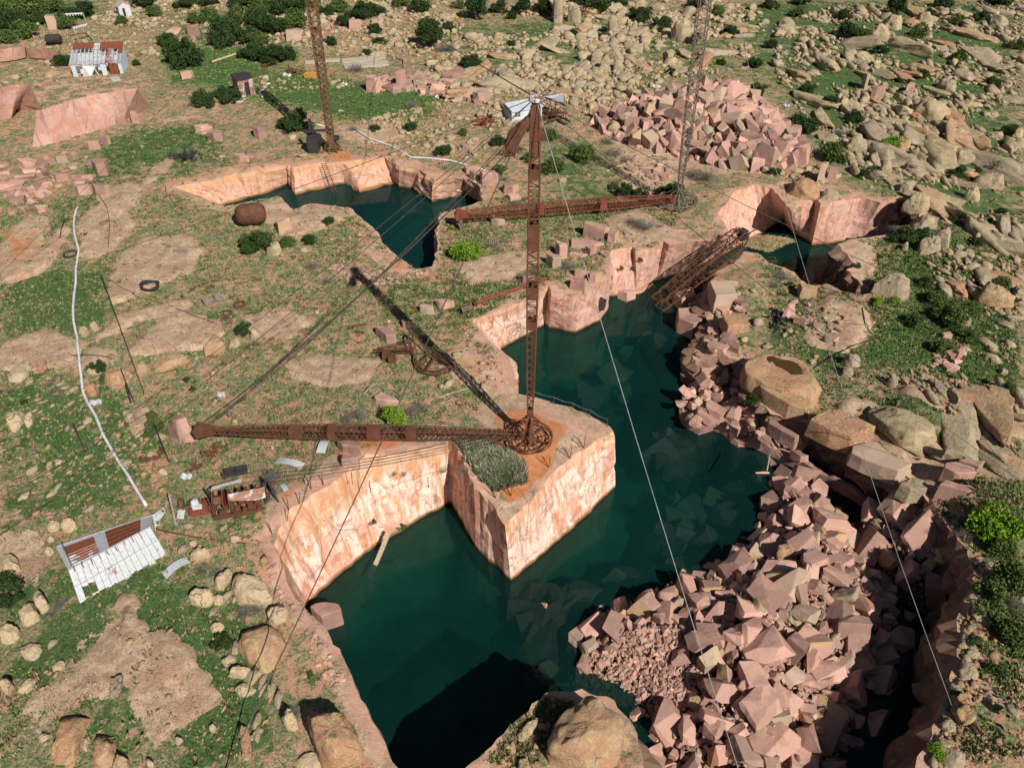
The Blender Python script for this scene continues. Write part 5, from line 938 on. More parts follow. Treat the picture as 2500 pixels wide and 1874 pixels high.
def rib(pts, w, z, zb, name, label, mat='pink'):
    P = [hitz(x, y, z) for x, y in pts]; P = [P[i].lerp(P[i+1], t/6) for i in range(len(P)-1) for t in range(6)]+[P[-1]]; V = []
    for i, p in enumerate(P):
        d = (P[min(i+1, len(P)-1)]-P[max(0, i-1)]).normalized(); s = Vector((-d.y, d.x, 0)); ww = w*(.8+.8*abs(vn(p, .5, 4)))
        t = z+.5*vn(p, .6, 8); V += [(*(p-s*ww*1.3)[:2], zb), (*(p-s*ww*.6)[:2], t), (*(p+s*ww*.5)[:2], t+.15*vn(p, 2)), (*(p+s*ww*1.2)[:2], zb)]
    F = [(i*4+j, i*4+(j+1) % 4, (i+1)*4+(j+1) % 4, (i+1)*4+j) for i in range(len(P)-1) for j in range(4)]+[(0, 1, 2, 3), tuple(4*(len(P)-1)+k for k in (3, 2, 1, 0))]
    o = MB().add(V, F).build(name, mat); bm = bmesh.new(); bm.from_mesh(o.data); bmesh.ops.recalc_face_normals(bm, faces=bm.faces); bm.to_mesh(o.data); bm.free(); return tag(o, label, 'rock rib')
rib([(1830,1062),(1895,1090),(1960,1125),(2010,1155),(2080,1190),(2140,1225),(2205,1262)], .45, -5.4, -13, 'rock_rib', 'long thin rib of pink rock standing out of the narrow water')
# the old stepped quarry face far off and the wet pool in the pothole boulder
def face_ledge(front, back, zt, zb, label):
    f0 = [hitz(x, y, zb) for x, y in front[1]]; f1 = [hitz(x, y, zt) for x, y in front[0]]; bk = [hitz(x, y, zt) for x, y in back]; mb = MB()
    nf = 18; A = [Vector(p) for p in f1]; B = [Vector(p) for p in f0]
    def lp(P, t): t = t*(len(P)-1); i = min(int(t), len(P)-2); return P[i].lerp(P[i+1], t-i)
    V = []; m = 7
    for i in range(nf+1):
        a = lp(A, i/nf); b = lp(B, i/nf); c = lp(bk, i/nf)
        for j in range(m+1): q = b.lerp(a, j/m); q.y += .3*(mnoise.cell(Vector((i*.18, 0, 3)))-.5)+.03*vn(q, .3); V.append(q)
        V.append(Vector((c.x, c.y, gz(c.x, c.y)+.15))); V.append(Vector((c.x, c.y+1, zb-1)))
    k = m+3; F = [(i*k+j, (i+1)*k+j, (i+1)*k+j+1, i*k+j+1) for i in range(nf) for j in range(k-1)]+[tuple(range(k))[::-1], tuple(nf*k+j for j in range(k))]
    o = mb.add(V, F).build('quarry_face', 'ledge'); o.data.materials.append(M['tanwarm']); o.data.polygons.foreach_set('material_index', [1 if (q < nf*(k-1) and q % (k-1) >= m) else 0 for q in range(len(F))]); return tag(o, label, 'rock face')
face_ledge(([(90,270),(170,246),(250,227),(338,213)], [(80,362),(150,347),(215,328),(296,303)]), [(80,235),(170,214),(250,200),(345,192)], 4.9, -.3, 'large old stepped quarry face of dusky pink granite streaked with orange')
face_ledge(([(-60,225),(0,215),(45,205),(75,205)], [(-60,300),(0,295),(30,290),(40,270)]), [(-60,200),(0,195),(40,190),(75,192)], 5.2, 0, 'smooth pink quarry face at the frame edge near the stepped face')
face_ledge(([(-40,130),(20,118),(62,112)], [(-40,155),(20,150),(65,140)]), [(-40,105),(20,100),(60,98)], 2.3, 0, 'short orange-stained rock face uphill of the smooth quarry face')
face_ledge(([(65,118),(110,120),(145,125)], [(68,140),(110,145),(148,148)]), [(62,105),(110,108),(148,112)], 2., 0, 'white-stained rock face with a small black tank above it')
c0 = Vector((0, 0, 0)); g = [hitz(x, y, 0) for x, y in ur([(220,1340),(270,1320),(330,1350),(400,1355),(470,1385),(505,1440),(490,1490),(430,1480),(390,1430),(300,1385)])]
pz = PB.location.z+sorted(v.co.z for v in PB.data.vertices)[-60]*.92; g = resample([tuple(hitz(x, y, pz)[:2]) for x, y in ur([(220,1340),(270,1320),(330,1350),(400,1355),(470,1385),(505,1440),(490,1490),(430,1480),(390,1430),(300,1385)])], 30)
M['pool'] = m_simple('brown_pool', (.07, .045, .015), (.05, .03, .012), 1., .06, 0., .02)
PP = [(p.x, p.y) for p in g]; PC = sum(g, Vector((0, 0)))/len(g)
for v in PB.data.vertices:
    w = v.co+PB.location; s_ = float(sdist(np.array([w.x]), np.array([w.y]), PP)[0])
    if s_ > -.15 and v.co.z > .2: v.co.z = min(v.co.z, pz-PB.location.z-.25)
    elif s_ > -.8 and v.co.z > .2: v.co.z = max(v.co.z, min(v.co.z+.3, pz-PB.location.z+.12))
tag(MB().prism([(PC.x+(p.x-PC.x)*1.06, PC.y+(p.y-PC.y)*1.06) for p in g], pz-.9, pz-.02).build('rain_pool', 'pool'), 'brown rainwater pool lying in the top of the pothole boulder', 'rain pool')

# ------------------------------------------------------------------ write the scattered rocks out: the ones that show largest as objects, the rest as masses
seenx = lambda r: (lambda q: -40 < q[0] < 2540 and -40 < q[1] < 1914)(topx(r['p']))
nb = 292-sum(1 for t in TOLABEL if t[2] == 'boulder'); nk = 292-sum(1 for t in TOLABEL if t[2] == 'stone block')
for kind, N, protos, name, fam in (('tan', nb, BPROTO, 'boulder', 'weathered boulders lying on the hillside'), ('pink', nk, KPROTO, 'quarried_block', 'cut pink granite blocks')):
    L = sorted([r for r in ROCKS if r['kind'] == kind and r.get('heap') != 'sunk' and seenx(r)], key=lambda r: -r['a'])[:N]
    for r in L:
        r['done'] = 1; o = link(name, protos[int(rng.integers(len(protos)))]); o.location = r['p']; o.scale = r['s']*1.12; o.rotation_euler = r['r']
        noun = {'tan': ['rounded tan boulder', 'weathered granite boulder'], 'pink': ['angular pink block', 'tilted pink granite block']}[kind][int(rng.integers(2))]
        want_label(o, noun, 'boulder' if kind == 'tan' else 'stone block', float(r['s'].max()), fam)
def merged(rocks, protos, name, mat, label, cat, smooth):
    VV = []; FF = []; RR = []; b = 0
    for r in rocks:
        V, F = protos[int(rng.integers(len(protos)))]; V = (V*r['s']*1.1)@rotm(*r['r']).T+np.array(r['p']); VV.append(V); FF.append(F+b); b += len(V); RR.append(np.full(len(V), rng.random()))
    if not VV: return
    o = npmesh(name, np.concatenate(VV), np.concatenate(FF), mat, None, {'rnd': ('FLOAT', 'POINT', np.concatenate(RR))}, smooth); tag(o, label, cat, kind='stuff')
rest = [r for r in ROCKS if not r.get('done')]
merged([r for r in rest if r['kind'] == 'tan' and r['s'].max() >= .45], BLOW, 'boulder_field', 'tan', 'countless smaller tan boulders strewn over the hillside', 'boulder field', True)
merged([r for r in rest if r['kind'] == 'tan' and r['s'].max() < .45], BTINY, 'stones', 'tanwarm', 'small loose stones lying in the grass', 'stones', True)
merged([r for r in rest if r['kind'] == 'pink' and r.get('heap') == 'upper'], KLOW, 'rubble', 'pink', 'smaller pink broken stone filling the far waste heap', 'rubble', False)
merged([r for r in rest if r['kind'] == 'pink' and r.get('heap') in ('lower', 'talus')], KLOW, 'rubble', 'pink', 'smaller pink broken stone filling the heap in the pit', 'rubble', False)
merged([r for r in rest if r.get('heap') == 'sunk'], KLOW, 'sunken_rubble', 'pink', 'drowned blocks showing green through the pit water', 'rubble', False)
merged([r for r in rest if r['kind'] == 'pink' and not r.get('heap')], KLOW, 'stone_chips', 'pink', 'pink stone chips scattered over the quarry flat', 'rubble', False)

# ------------------------------------------------------------------ derricks and booms
def prof(pr, t):
    for (a, w), (b, v) in zip(pr, pr[1:]):
        if t <= b: return w+(v-w)*(t-a)/(b-a)
    return pr[-1][1]
def lattice(mb, p0, p1, pr, bays, ch=.09, lc=.05, style='z', up=(0, 0, 1), three=False, jit=0.):
    p0 = Vector(p0); p1 = Vector(p1); d = (p1-p0).normalized(); u = Vector(up)
    if abs(d.dot(u)) > .9: u = Vector((0, 1, 0))
    s = d.cross(u).normalized(); u = s.cross(d); st = []
    for i in range(bays+1):
        t = i/bays; w = prof(pr, t)/2; c = p0.lerp(p1, t)
        k = [(-1, -1), (1, -1), (1, 1), (-1, 1)] if not three else [(-1, -.6), (1, -.6), (0, 1)]
        st.append([c+s*a*w+u*b*w+Vector((random.gauss(0, jit), random.gauss(0, jit), random.gauss(0, jit))) for a, b in k])
    n = len(st[0])
    for i in range(bays):
        for k in range(n):
            mb.bar(st[i][k], st[i+1][k], ch, ch, u); a, b = (k, (k+1) % n)
            if jit and random.random() < .12: continue
            if style == 'x': mb.bar(st[i][a], st[i+1][b], lc, lc*.4, u); mb.bar(st[i][b], st[i+1][a], lc, lc*.4, u)
            elif i % 2: mb.bar(st[i][a], st[i+1][b], lc, lc*.5, u)
            else: mb.bar(st[i][b], st[i+1][a], lc, lc*.5, u)
            if i % 2 == 0 or style == 'h': mb.bar(st[i][a], st[i][b], lc, lc*.5, u)
    return st
def zat(x, y, py):                       # height at which a plumb line through (x, y) is seen on row py
    dx, dy, dz = ray(1250, py); return CZ+y/dy*dz
def plates(root, p0, p1, pr, spots, mat, name='splice_plate', up=(0, 0, 1)):
    p0 = Vector(p0); p1 = Vector(p1); d = (p1-p0).normalized()
    for t, L in spots:
        w = prof(pr, t)+.10; c = p0.lerp(p1, t); u = Vector(up)
        if abs(d.dot(u)) > .9: u = Vector((0, 1, 0))
        s = d.cross(u).normalized(); u = s.cross(d); m = MB(); rot = Matrix((s, d, u)).transposed()
        for sx, sy in ((1, 0), (-1, 0), (0, 1), (0, -1)): m.box(c+s*sx*w/2+u*sy*w/2, (.03 if sx else w, L, .03 if sy else w), rot)
        m.build(name, mat, root)
def bull_wheel(root, c, Rr, mat, n=10, hub=True):
    m = MB(); m.ring(c, Rr, .085, n=40); m.ring(c-Vector((0, 0, .35)), Rr, .06, n=40)
    for k in range(20): a = k*math.pi/10; v = Vector((math.cos(a), math.sin(a), 0))*Rr; m.bar(c+v, c+v-Vector((0, 0, .35)), .06)
    for k in range(n): a = k*2*math.pi/n+.2; v = Vector((math.cos(a), math.sin(a), 0)); m.bar(c+v*Rr-Vector((0, 0, .3)), c-Vector((0, 0, .35)), .10, .07)
    m.cyl(c-Vector((0, 0, .9)), c-Vector((0, 0, .2)), .42, 12); m.ring(c-Vector((0, 0, .3)), Rr*.55, .05, n=28)
    return m.build('bull_wheel', mat, root)
def braces(root, c, Rr, apex, mat, n=8, r=.07, w=.25):
    for k in range(n):
        a = k*2*math.pi/n+.3; v = Vector((math.cos(a), math.sin(a), 0)); MB().bar(c+v*Rr, apex+v*w, r*1.6, r).build('brace', mat, root)
def derrick(px, py, head_py, apex_py, Rr, mpr, bays, mat, bmat, label, boom=None, bpr=None, bb=60, style='z', mplates=(), bplates=(), ch=.09, bstyle='x', lean=(0, 0), bch=.08, lc=.055):
    B = at(px, py); c = B+Vector((0, 0, .75)); top = zat(B.x, B.y, head_py); ap = zat(B.x, B.y, apex_py)
    root = thing('derrick', B, label, 'derrick crane', 'derrick cranes round the quarry')
    apex = Vector((B.x, B.y, ap)); head = Vector((B.x+lean[0], B.y+lean[1], top)); m = MB(); lattice(m, apex, head, mpr, bays, ch, lc, style)
    m.build('mast', mat, root); plates(root, apex, head, mpr, mplates, mat)
    MB().cyl(B-Vector((0, 0, .2)), B+Vector((0, 0, .5)), .7, 14, .5).cyl(B+Vector((0, 0, .5)), apex+Vector((0, 0, .2)), .16, 10, .2).build('pivot_post', mat, root)
    bull_wheel(root, c, Rr, mat); braces(root, c, Rr, apex, mat)
    if boom:
        a = c+Vector((-.5, 0, .1)) if boom.x < B.x else c+Vector((.5, 0, .1)); d = (boom-a).normalized()
        m = MB(); lattice(m, a, boom, bpr, bb, bch, .06, bstyle); m.build('boom', bmat, root); plates(root, a, boom, bpr, bplates, bmat)
        m = MB(); u = Vector((0, 0, 1)); s = d.cross(u).normalized()
        for q in (-.28, .28): m.slab([boom-d*1.1+s*q-u*.25, boom-d*1.1+s*q+u*.35, boom+d*.3+s*q+u*.75, boom+d*.7+s*q+u*.1, boom+d*.5+s*q-u*.7, boom-d*.3+s*q-u*.5], .05)
        m.cyl(boom+d*.2-s*.3, boom+d*.2+s*.3, .38, 14); m.cyl(boom+u*.4-s*.3, boom+u*.4+s*.3, .22, 12); m.box(boom-u*.45+d*.15, (.5, .6, .35)); m.build('boom_tip', bmat, root)
    return root, B, apex, head
mp2 = [(0, .38), (.12, .58), (.45, .80), (.8, .74), (1, .55)]; bp2 = [(0, .45), (.3, .85), (.62, .95), (.85, .62), (1, .34)]
tip2 = hitz(492, 1050, 2.9)
d2, B2, A2, H2 = derrick(1293, 1078, 262, 1015, 1.95, mp2, 74, 'rust', 'rust', 'tall rusty lattice derrick on the rock promontory with its long boom stretched over the flat', tip2, bp2, 64, 'z',
    [(.015, .9), (.36, .7), (.47, 1.1), (.62, .7), (.66, 1.5), (.83, .8)], [(.355, .9), (.47, 1.2), (.60, .7), (.71, 1.2)], .11)
m = MB(); m.box(H2-Vector((0, 0, .9)), (.55, .55, 2.6)); m.box(H2-Vector((-.25, 0, 2.1)), (1.15, .8, .10)); m.box(H2-Vector((-.35, .3, 1.75)), (.8, .06, .6)); m.cyl(H2-Vector((0, 0, 3.3)), H2-Vector((0, 0, 2.2)), .36, 16); m.build('mast_head', 'rust', d2)
m = MB(); m.cyl(H2+Vector((0, 0, .45)), H2+Vector((0, 0, .6)), .48, 20, .45); m.ring(H2+Vector((0, 0, .62)), .42, .05)
for k in range(8): a = k*.785; m.box(H2+Vector((math.cos(a)*.45, math.sin(a)*.45, .62)), (.2, .1, .14), Matrix.Rotation(a, 3, 'Z'))
m.build('guy_plate', 'galvr', d2)
bd = (tip2-B2).normalized(); pe = H2+bd*1.3-Vector((0, 0, 2.3)); m = MB(); s = Vector((0, 1, 0))
for q in (-.25, .25): m.slab([H2-Vector((0, 0, .2))+s*q, H2-Vector((.3, 0, .9))+s*q, pe-Vector((.1, 0, .8))+s*q, pe+Vector((-.75, 0, -.5))+s*q, pe+Vector((-.45, 0, .55))+s*q], .06)
m.cyl(pe-s*.25-Vector((.3, 0, .3)), pe+s*.25-Vector((.3, 0, .3)), .42, 14).build('sheave_bracket', 'rust', d2)
bp3 = [(0, .6), (.25, 1.15), (.75, 1.15), (1, .6)]; tip3 = hitz(1122, 524, 1.9)
d3, B3, A3, H3 = derrick(1654, 498, -95, 462, 2.6, [(0, .45), (.25, .95), (.8, 1.3), (1, 1.)], 34, 'greyrust', 'redrust', 'slender guyed lattice derrick beside the far waste heap with a red boom lying low', tip3, bp3, 70, 'z', (), [(.02, .4), (.35, .9), (.64, .8), (.985, .8)], .12, lc=.075)
MB().tube([tip3+Vector((0, 0, -.3)), tip3+Vector((.1, -.3, -1.2))], .12).ring(tip3+Vector((.1, -.4, -1.7)), .4, .1, (1, 0, 0)).box(tip3+Vector((.1, -.3, -1.1)), (.5, .5, .6)).build('hook_block', 'greyrust', d3)
d1, B1, A1, H1 = derrick(812, 368, -110, 352, 1.1, [(0, .8), (.3, 1.0), (.8, 1.25), (1, 1.2)], 32, 'yrust', 'rust', 'stout rust-streaked lattice mast standing above the pond without a boom', None, None, 60, 'x', [(.01, 2.6), (.49, .8), (.63, .6)], (), .17, lc=.085)
m = MB(); q = B1+Vector((-2.6, -.4, 1.4)); m.box(q, (1.6, 1.8, 2.2)); m.cyl(q+Vector((-.9, .9, .2)), q+Vector((.9, .9, .2)), .8, 14); m.bar(q+Vector((-1.2, 0, 1.8)), B1+Vector((.6, 0, 3.2)), .3, .3); m.bar(q+Vector((-.3, 0, 1.5)), q+Vector((-.1, 0, 3.6)), .35, .35); m.bar(B1+Vector((.2, 0, 2.)), B1+Vector((1.2, 0, 2.)), .7, .6); m.build('winch_box', 'dark', d1)
for k in range(7): a = k*.9; MB().bar(B1+Vector((math.cos(a)*1.5, math.sin(a)*1.5, 0)), B1+Vector((math.cos(a)*.3, math.sin(a)*.3, 2.2)), .14, .1).build('foot_strut', 'yrust', d1)
# the boom that fell into the cut
fa = hitz(1606, 742, -5.2); fb = hitz(1822, 566, 1.2); root = thing('fallen_boom', fa, 'fallen rusty lattice boom leaning down into the water from the far bank', 'crane boom')
m = MB(); lattice(m, fa, fb, [(0, 1.5), (.2, 1.8), (.7, 2.0), (.92, 1.8), (1, .8)], 26, .13, .08, 'z', jit=.05); m.build('truss', 'rust', root)
m = MB(); dd = (fb-fa).normalized(); ss = dd.cross(Vector((0, 0, 1))).normalized()
for k in range(9):
    o = ss*random.uniform(-1.1, .9)+Vector((0, 0, random.uniform(-.2, .9))); t0 = random.uniform(0, .3); m.tube([fa.lerp(fb, t0)+o, fa.lerp(fb, .5)+o*1.1+Vector((0, 0, .2)), fa.lerp(fb, random.uniform(.7, 1.02))+o*.8], .06, 5)
m.build('loose_rod', 'rust', root)
m = MB()
for k in range(16): a = fa.lerp(fb, random.uniform(.72, 1.03))+ss*random.uniform(-1.4, 1.4)+Vector((0, 0, random.uniform(-.5, 1.3))); m.bar(a, a+Vector((random.gauss(0, .9), random.gauss(0, .9), random.gauss(0, .6))), .12, .08)
m.box(fb-dd*.6, (1., .7, 1.3), Matrix.Rotation(.6, 3, 'Z')); m.build('broken_end', 'dark', root)

# ------------------------------------------------------------------ wire ropes
def cable(a, b, sag, r, mat, label, name='guy_cable', group='guy wires of the derricks', n=14):
    a = Vector(a); b = Vector(b); pts = [a.lerp(b, i/n)-Vector((0, 0, sag*4*(i/n)*(1-i/n))) for i in range(n+1)]
    o = MB().tube([p-a for p in pts], r, 5).build(name, mat); o.location = a; return tag(o, label, 'cable', group)
G2 = H2+Vector((0, 0, .62)); G3 = H3; G1 = H1
def gnd(px, py): return at(px, py, .1)
cable(G2, gnd(-60, 722), .6, .026, 'cable', 'dark guy wire from the promontory derrick head past the pond to the far left flat')
cable(G3, gnd(-60, 484), 1., .026, 'cable', 'long dark guy wire from the slender mast crossing above the pond to the left edge')
cable(G1, gnd(-70, 740), .5, .026, 'cable', 'dark guy wire dropping steeply from the pond mast over the stepped quarry face')
cable(G2, gnd(-50, 1250), 1.2, .026, 'cable', 'upper of two guy wires running from the promontory derrick to the pipe slope')
cable(G2, gnd(-50, 1342), 1.2, .026, 'cable', 'lower of two guy wires running from the promontory derrick to the pipe slope')
cable(G2, gnd(1815, 1920), .5, .026, 'cablel', 'bright guy wire running from the promontory derrick over open water to the block heap')
cable(G2, gnd(2560, 830), .8, .026, 'cable', 'dark guy wire from the promontory derrick over the inlet to the boulder slope')
cable(G2, gnd(2540, 1210), .8, .026, 'cable', 'thin guy wire from the promontory derrick across the fallen boom to the cracked slab')
cable(G3+Vector((1.5, 0, 0)), gnd(2340, 1772), 2.5, .024, 'cablel', 'pale guy wire from the slender mast sweeping down to the shaded cliff')
cable(G2, gnd(925, -8), .6, .045, 'cable', 'dark guy wire from the promontory derrick running uphill past the cedar')
cable(G2, gnd(548, 1890), .6, .04, 'cable', 'dark guy wire falling from the promontory derrick across the pale cut wall')
cable(G2, gnd(1600, 0), .4, .03, 'cable', 'thin wire from the promontory derrick running back over the split boulders')
cable(G1, gnd(498, 355), .2, .02, 'cable', 'thin wire hanging from the pond mast down to the flat beside its shadow'); cable(G1+Vector((.5, 0, 0)), gnd(880, 290), .2, .02, 'cable', 'thin wire from the pond mast down to the turf behind it')
for k, (dx, dz) in enumerate(((-.1, .25), (.05, .3), (.25, -.1), (.4, -.25))):
    cable(tip2+Vector((dx, (k-1.5)*.12, .4+dz)), pe+Vector((-.3-.05*k, (k-1.5)*.12, -.2-dz*1.5)), .9+.1*k, .03, 'cable', ['outermost','second','third','innermost'][k]+' boom hoist rope between the long boom tip and the sheave bracket', 'hoist_rope', 'hoist ropes of the long boom')
wq = at(655, 1205, 1.2)
for k in range(4): cable(wq+Vector((0, k*.25, .25*k)), B2+Vector((-1.6, -.6+k*.3, .9+.2*k)), .35+.15*k, .022, 'cable', ['lowest','second lowest','third lowest','highest'][k]+' winch rope from the drum winch to the bull wheel', 'winch_rope', 'winch ropes to the promontory derrick')
cable(at(385, 1300, .4), at(600, 1328, .1), .2, .06, 'rust', 'dark rusty pipe trailing through the grass from the collapsed shed', 'trailing_pipe', None)

# ------------------------------------------------------------------ pipes, poles and rods on the ground
def gpipe(pts, r, mat, name, label, cat='pipe', lift=0., n=8):
    P = [at(x, y, r+lift) for x, y in pts]; Q = []
    for i in range(len(P)-1):
        for t in range(4): Q.append(P[i].lerp(P[i+1], t/4))
    Q.append(P[-1]); Q = [Vector((q.x, q.y, max(q.z, gz(q.x, q.y)+r))) for q in Q]
    o = MB().tube([q-Q[0] for q in Q], r, n).build(name, mat, smooth=True); o.location = Q[0]; return tag(o, label, cat)
gpipe([(191,506),(185,520),(181,545),(182,570),(187,592),(193,612),(190,632),(186,660),(186,690),(182,720),(179,760),(181,790),(190,830),(195,880),(200,930),(204,960),(215,985),(235,1018),(252,1062),(268,1090),(290,1128),(312,1160),(330,1190),(358,1236)], .13, 'pipe', 'water_pipe', 'long white pipe snaking down the slope to the collapsed shed')
gpipe([(868,318),(905,342),(955,358),(1003,386),(1045,388),(1100,394),(1150,408),(1215,428)], .13, 'pipe', 'water_pipe', 'white pipe running along the ground beyond the pond'); gpipe([(770,306),(800,312)], .14, 'pipe', 'water_pipe', 'short white pipe stub behind the pond mast')
gpipe([(600,242),(590,250),(560,252)], .08, 'pipe', 'water_pipe', 'thin pale pipe in the turf below the rusty tin shack'); gpipe([(642,240),(632,228),(645,220),(652,208),(660,206)], .14, 'pipe', 'bent_pipe', 'bent white pipe lying beside the rusty tin shack')
gpipe([(518,154),(560,140),(614,121)], .2, 'palewood', 'log', 'long pale log lying on the grass behind the junipers', 'log'); gpipe([(240,455),(236,468),(250,490),(262,510),(268,545),(267,610)], .04, 'cable', 'scrap_cable', 'dark slack cable curling over the bare slab', 'cable')
gpipe([(404,455),(405,470),(425,497),(450,515)], .05, 'cable', 'scrap_cable', 'dark hose lying by the west corner of the pond', 'cable'); gpipe([(264,686),(300,705),(340,727),(400,742),(470,770),(545,805)], .04, 'rust', 'scrap_cable', 'rusty cable winding through the coil scrap', 'cable')
gpipe([(159,536),(150,560),(148,585)], .06, 'dark', 'rod', 'black rod on the bare slab near the white pipe', 'rod'); gpipe([(175,868),(235,868),(275,878)], .05, 'dark', 'rod', 'thin dark rod lying across the white pipe', 'rod')
gpipe([(300,1000),(305,930),(320,985)][1:], .1, 'dark', 'rod', 'short dark pole standing askew above the pale boom-tip rock', 'rod'); gpipe([(510,690),(480,700),(460,715)], .09, 'rust', 'beam', 'rusty beam lying on the coil scrap heap', 'beam'); gpipe([(640,680),(600,690),(572,692)], .06, 'rust', 'beam', 'thin red bar lying beyond the coil scrap', 'beam')
for a, b, l in (((254,690),(352,962),'long leaning dark pole crossing the slope beside the white pipe'), ((386,1062),(414,1130),'short leaning dark pole by the curved scoop'), ((306,930),(328,984),'slim leaning dark pole in the herbs'), ((189,1063),(211,1108),'small bent dark rod in the green slope')):
    p, q = at(*a, 1.6), at(*b, .1); o = MB().tube([Vector(), (q-p)*.5+Vector((0, 0, -.2)), q-p], .05, 6).build('pole', 'cable' if 'long' in l else 'dark'); o.location = p; tag(o, l, 'pole')
p, q = at(1162, 745, .25), at(1335, 683, .25); root = thing('flanged_beam', p, 'long rusty flanged pipe lying along the quarry rim behind the derrick mast', 'pipe'); d = (q-p).normalized()
MB().cyl(p, q, .17, 12).bar(p+Vector((0, 0, .18)), q+Vector((0, 0, .18)), .06, .08).build('tube', 'redrust', root)
for c, s in ((p, -1), (q, 1)): MB().cyl(c, c+d*.12*s, .36, 14).cyl(c+d*.12*s, c+d*.3*s, .22, 10).build('flange', 'rust', root)
p = at(1138, 762, .45); m = MB(); dr = Vector((.8, .6, 0)).normalized()
for k in range(9): m.ring(p+dr*(k-4)*.16, .34, .045, dr, 20)
m.tube([p-dr*.7, p+dr*.7], .33, 18, False); o = m.build('culvert_pipe', 'greyrust'); tag(o, 'short ribbed galvanised culvert lying near the quarry rim', 'culvert')
p, q = hitz(950, 1298, -4.6), hitz(903, 1410, -7.3); o = MB().bar(Vector(), q-p, .38, .12).build('plank', 'palewood'); o.location = p; tag(o, 'grey plank sliding off the ledge into the pit water', 'plank')
gpipe([(1072,972),(1110,958),(1143,948)], .05, 'palewood', 'pole', 'pale thin stick lying across rocks north of the promontory', 'pole'); gpipe([(1072,985),(1110,975),(1140,952)], .03, 'palewood', 'branch', 'pale dead branch propped on the orange rocks', 'branch')
gpipe([(888,965),(905,945),(922,938)], .12, 'wood', 'timber_beam', 'weathered timber lying beside a pink block above the boom', 'timber'); gpipe([(860,800),(895,793)], .12, 'rust', 'log', 'rotten brown log west of the long pink block', 'log'); gpipe([(868,812),(888,815)], .14, 'rust', 'log', 'short brown log stub below the rotten log', 'log')
gpipe([(1570,320),(1580,345),(1565,365)], .12, 'palewood', 'dead_branch', 'bleached dead branch near the foot of the waste heap', 'branch'); gpipe([(1640,378),(1560,384),(1500,395)], .1, 'palewood', 'dead_branch', 'long bleached branch below the waste heap', 'branch'); gpipe([(1480,420),(1530,400),(1560,402)], .09, 'palewood', 'dead_branch', 'grey forked branch in the brush by the waste heap', 'branch')

# ------------------------------------------------------------------ the collapsed tin-roofed shed
UL, UR = hitz(137, 1334, 1.), hitz(373, 1257, 1.); ML, MR = hitz(168, 1394, 1.9), hitz(368, 1288, 1.9); LL, LR = hitz(197, 1477, .7), hitz(414, 1364, .7)
root = thing('collapsed_shed', at(270, 1380), 'collapsed shed with bright tin roof and rust-red panels at the white pipe end', 'shed')
def quad(a, b, c, d, u, v): return a.lerp(b, u).lerp(d.lerp(c, u), v)
m = MB(); N = 14
for i in range(N):                       # lower slope: sheet after sheet with raised seams, one corner open
    u0, u1 = i/N+.002, (i+1)/N-.002; v0 = 0; v1 = 1-.04*random.random(); lift = Vector((0, 0, random.uniform(-.05, .05)))
    if i in (1, 2):
        m.slab([quad(ML, MR, LR, LL, u0, 0)+lift, quad(ML, MR, LR, LL, u1, 0)+lift, quad(ML, MR, LR, LL, u1, .60)+lift, quad(ML, MR, LR, LL, u0, .56)+lift], .03); v0 = .88
    m.slab([quad(ML, MR, LR, LL, u0, v0)+lift, quad(ML, MR, LR, LL, u1, v0)+lift, quad(ML, MR, LR, LL, u1, v1)+lift, quad(ML, MR, LR, LL, u0, v1)+lift], .03)
m.build('roof_sheet', 'galv', root)
m = MB()
for i in range(N+1): u = i/N; m.bar(quad(ML, MR, LR, LL, u, .02)+Vector((0, 0, .06)), quad(ML, MR, LR, LL, u, .97)+Vector((0, 0, .05)), .035, .06)
m.build('seam', 'wood', root)
m = MB()
for (u0, u1, v0, v1) in ((0, .06, 0, 1), (.36, .5, 0, 1), (.06, .36, 0, .18), (.86, 1, 0, 1), (.5, .86, 0, .12), (.5, .86, .9, 1), (.06, .36, .9, 1)): m.slab([quad(UL, UR, MR, ML, u0, v0), quad(UL, UR, MR, ML, u1, v0), quad(UL, UR, MR, ML, u1, v1), quad(UL, UR, MR, ML, u0, v1)], .03)
m.build('roof_sheet', 'galv', root)
for k, (u0, u1, v0, v1, mt) in enumerate(((.05, .37, .16, .46, 'rustsheet'), (.05, .37, .48, .92, 'galvr'), (.49, .87, .1, .92, 'rustsheet'))):
    m = MB(); K = 4
    for i in range(K): a, b = v0+(v1-v0)*i/K, v0+(v1-v0)*(i+.97)/K; m.slab([quad(UL, UR, MR, ML, u, v)+Vector((0, 0, .07+.02*(i % 2))) for u, v in ((u0, a), (u1, a), (u1, b), (u0, b))], .03)
    for i in range(K+1): v = v0+(v1-v0)*i/K; m.tube([quad(UL, UR, MR, ML, u0, v)+Vector((0, 0, .11)), quad(UL, UR, MR, ML, u1, v)+Vector((0, 0, .11))], .03, 5)
    o = m.build('rusted_sheet', mt, root); o['label'] = ['dark red rusted roof panel', 'patchy rust-stained roof panel', 'large rust-red roof panel'][k]
m = MB(); m.bar(ML+Vector((0, 0, .1)), MR+Vector((0, 0, .1)), .14, .08); m.bar(LL, LR, .1, .08); m.bar(UL, UR, .1, .08)
m.bar(quad(ML, MR, LR, LL, 0, .5)+Vector((0, 0, .08)), quad(ML, MR, LR, LL, 1, .42)+Vector((0, 0, .08)), .09, .05); m.build('ridge_batten', 'galv', root)
for k in range(9): u = .06+.1*k; a = quad(ML, MR, LR, LL, u, .10+.03*(k % 3)); MB().bar(a-Vector((0, 0, .1)), a+Vector((random.uniform(-.1, .1), -.1, .5+.3*random.random())), .05, .05).build('rafter_end', 'wood', root)
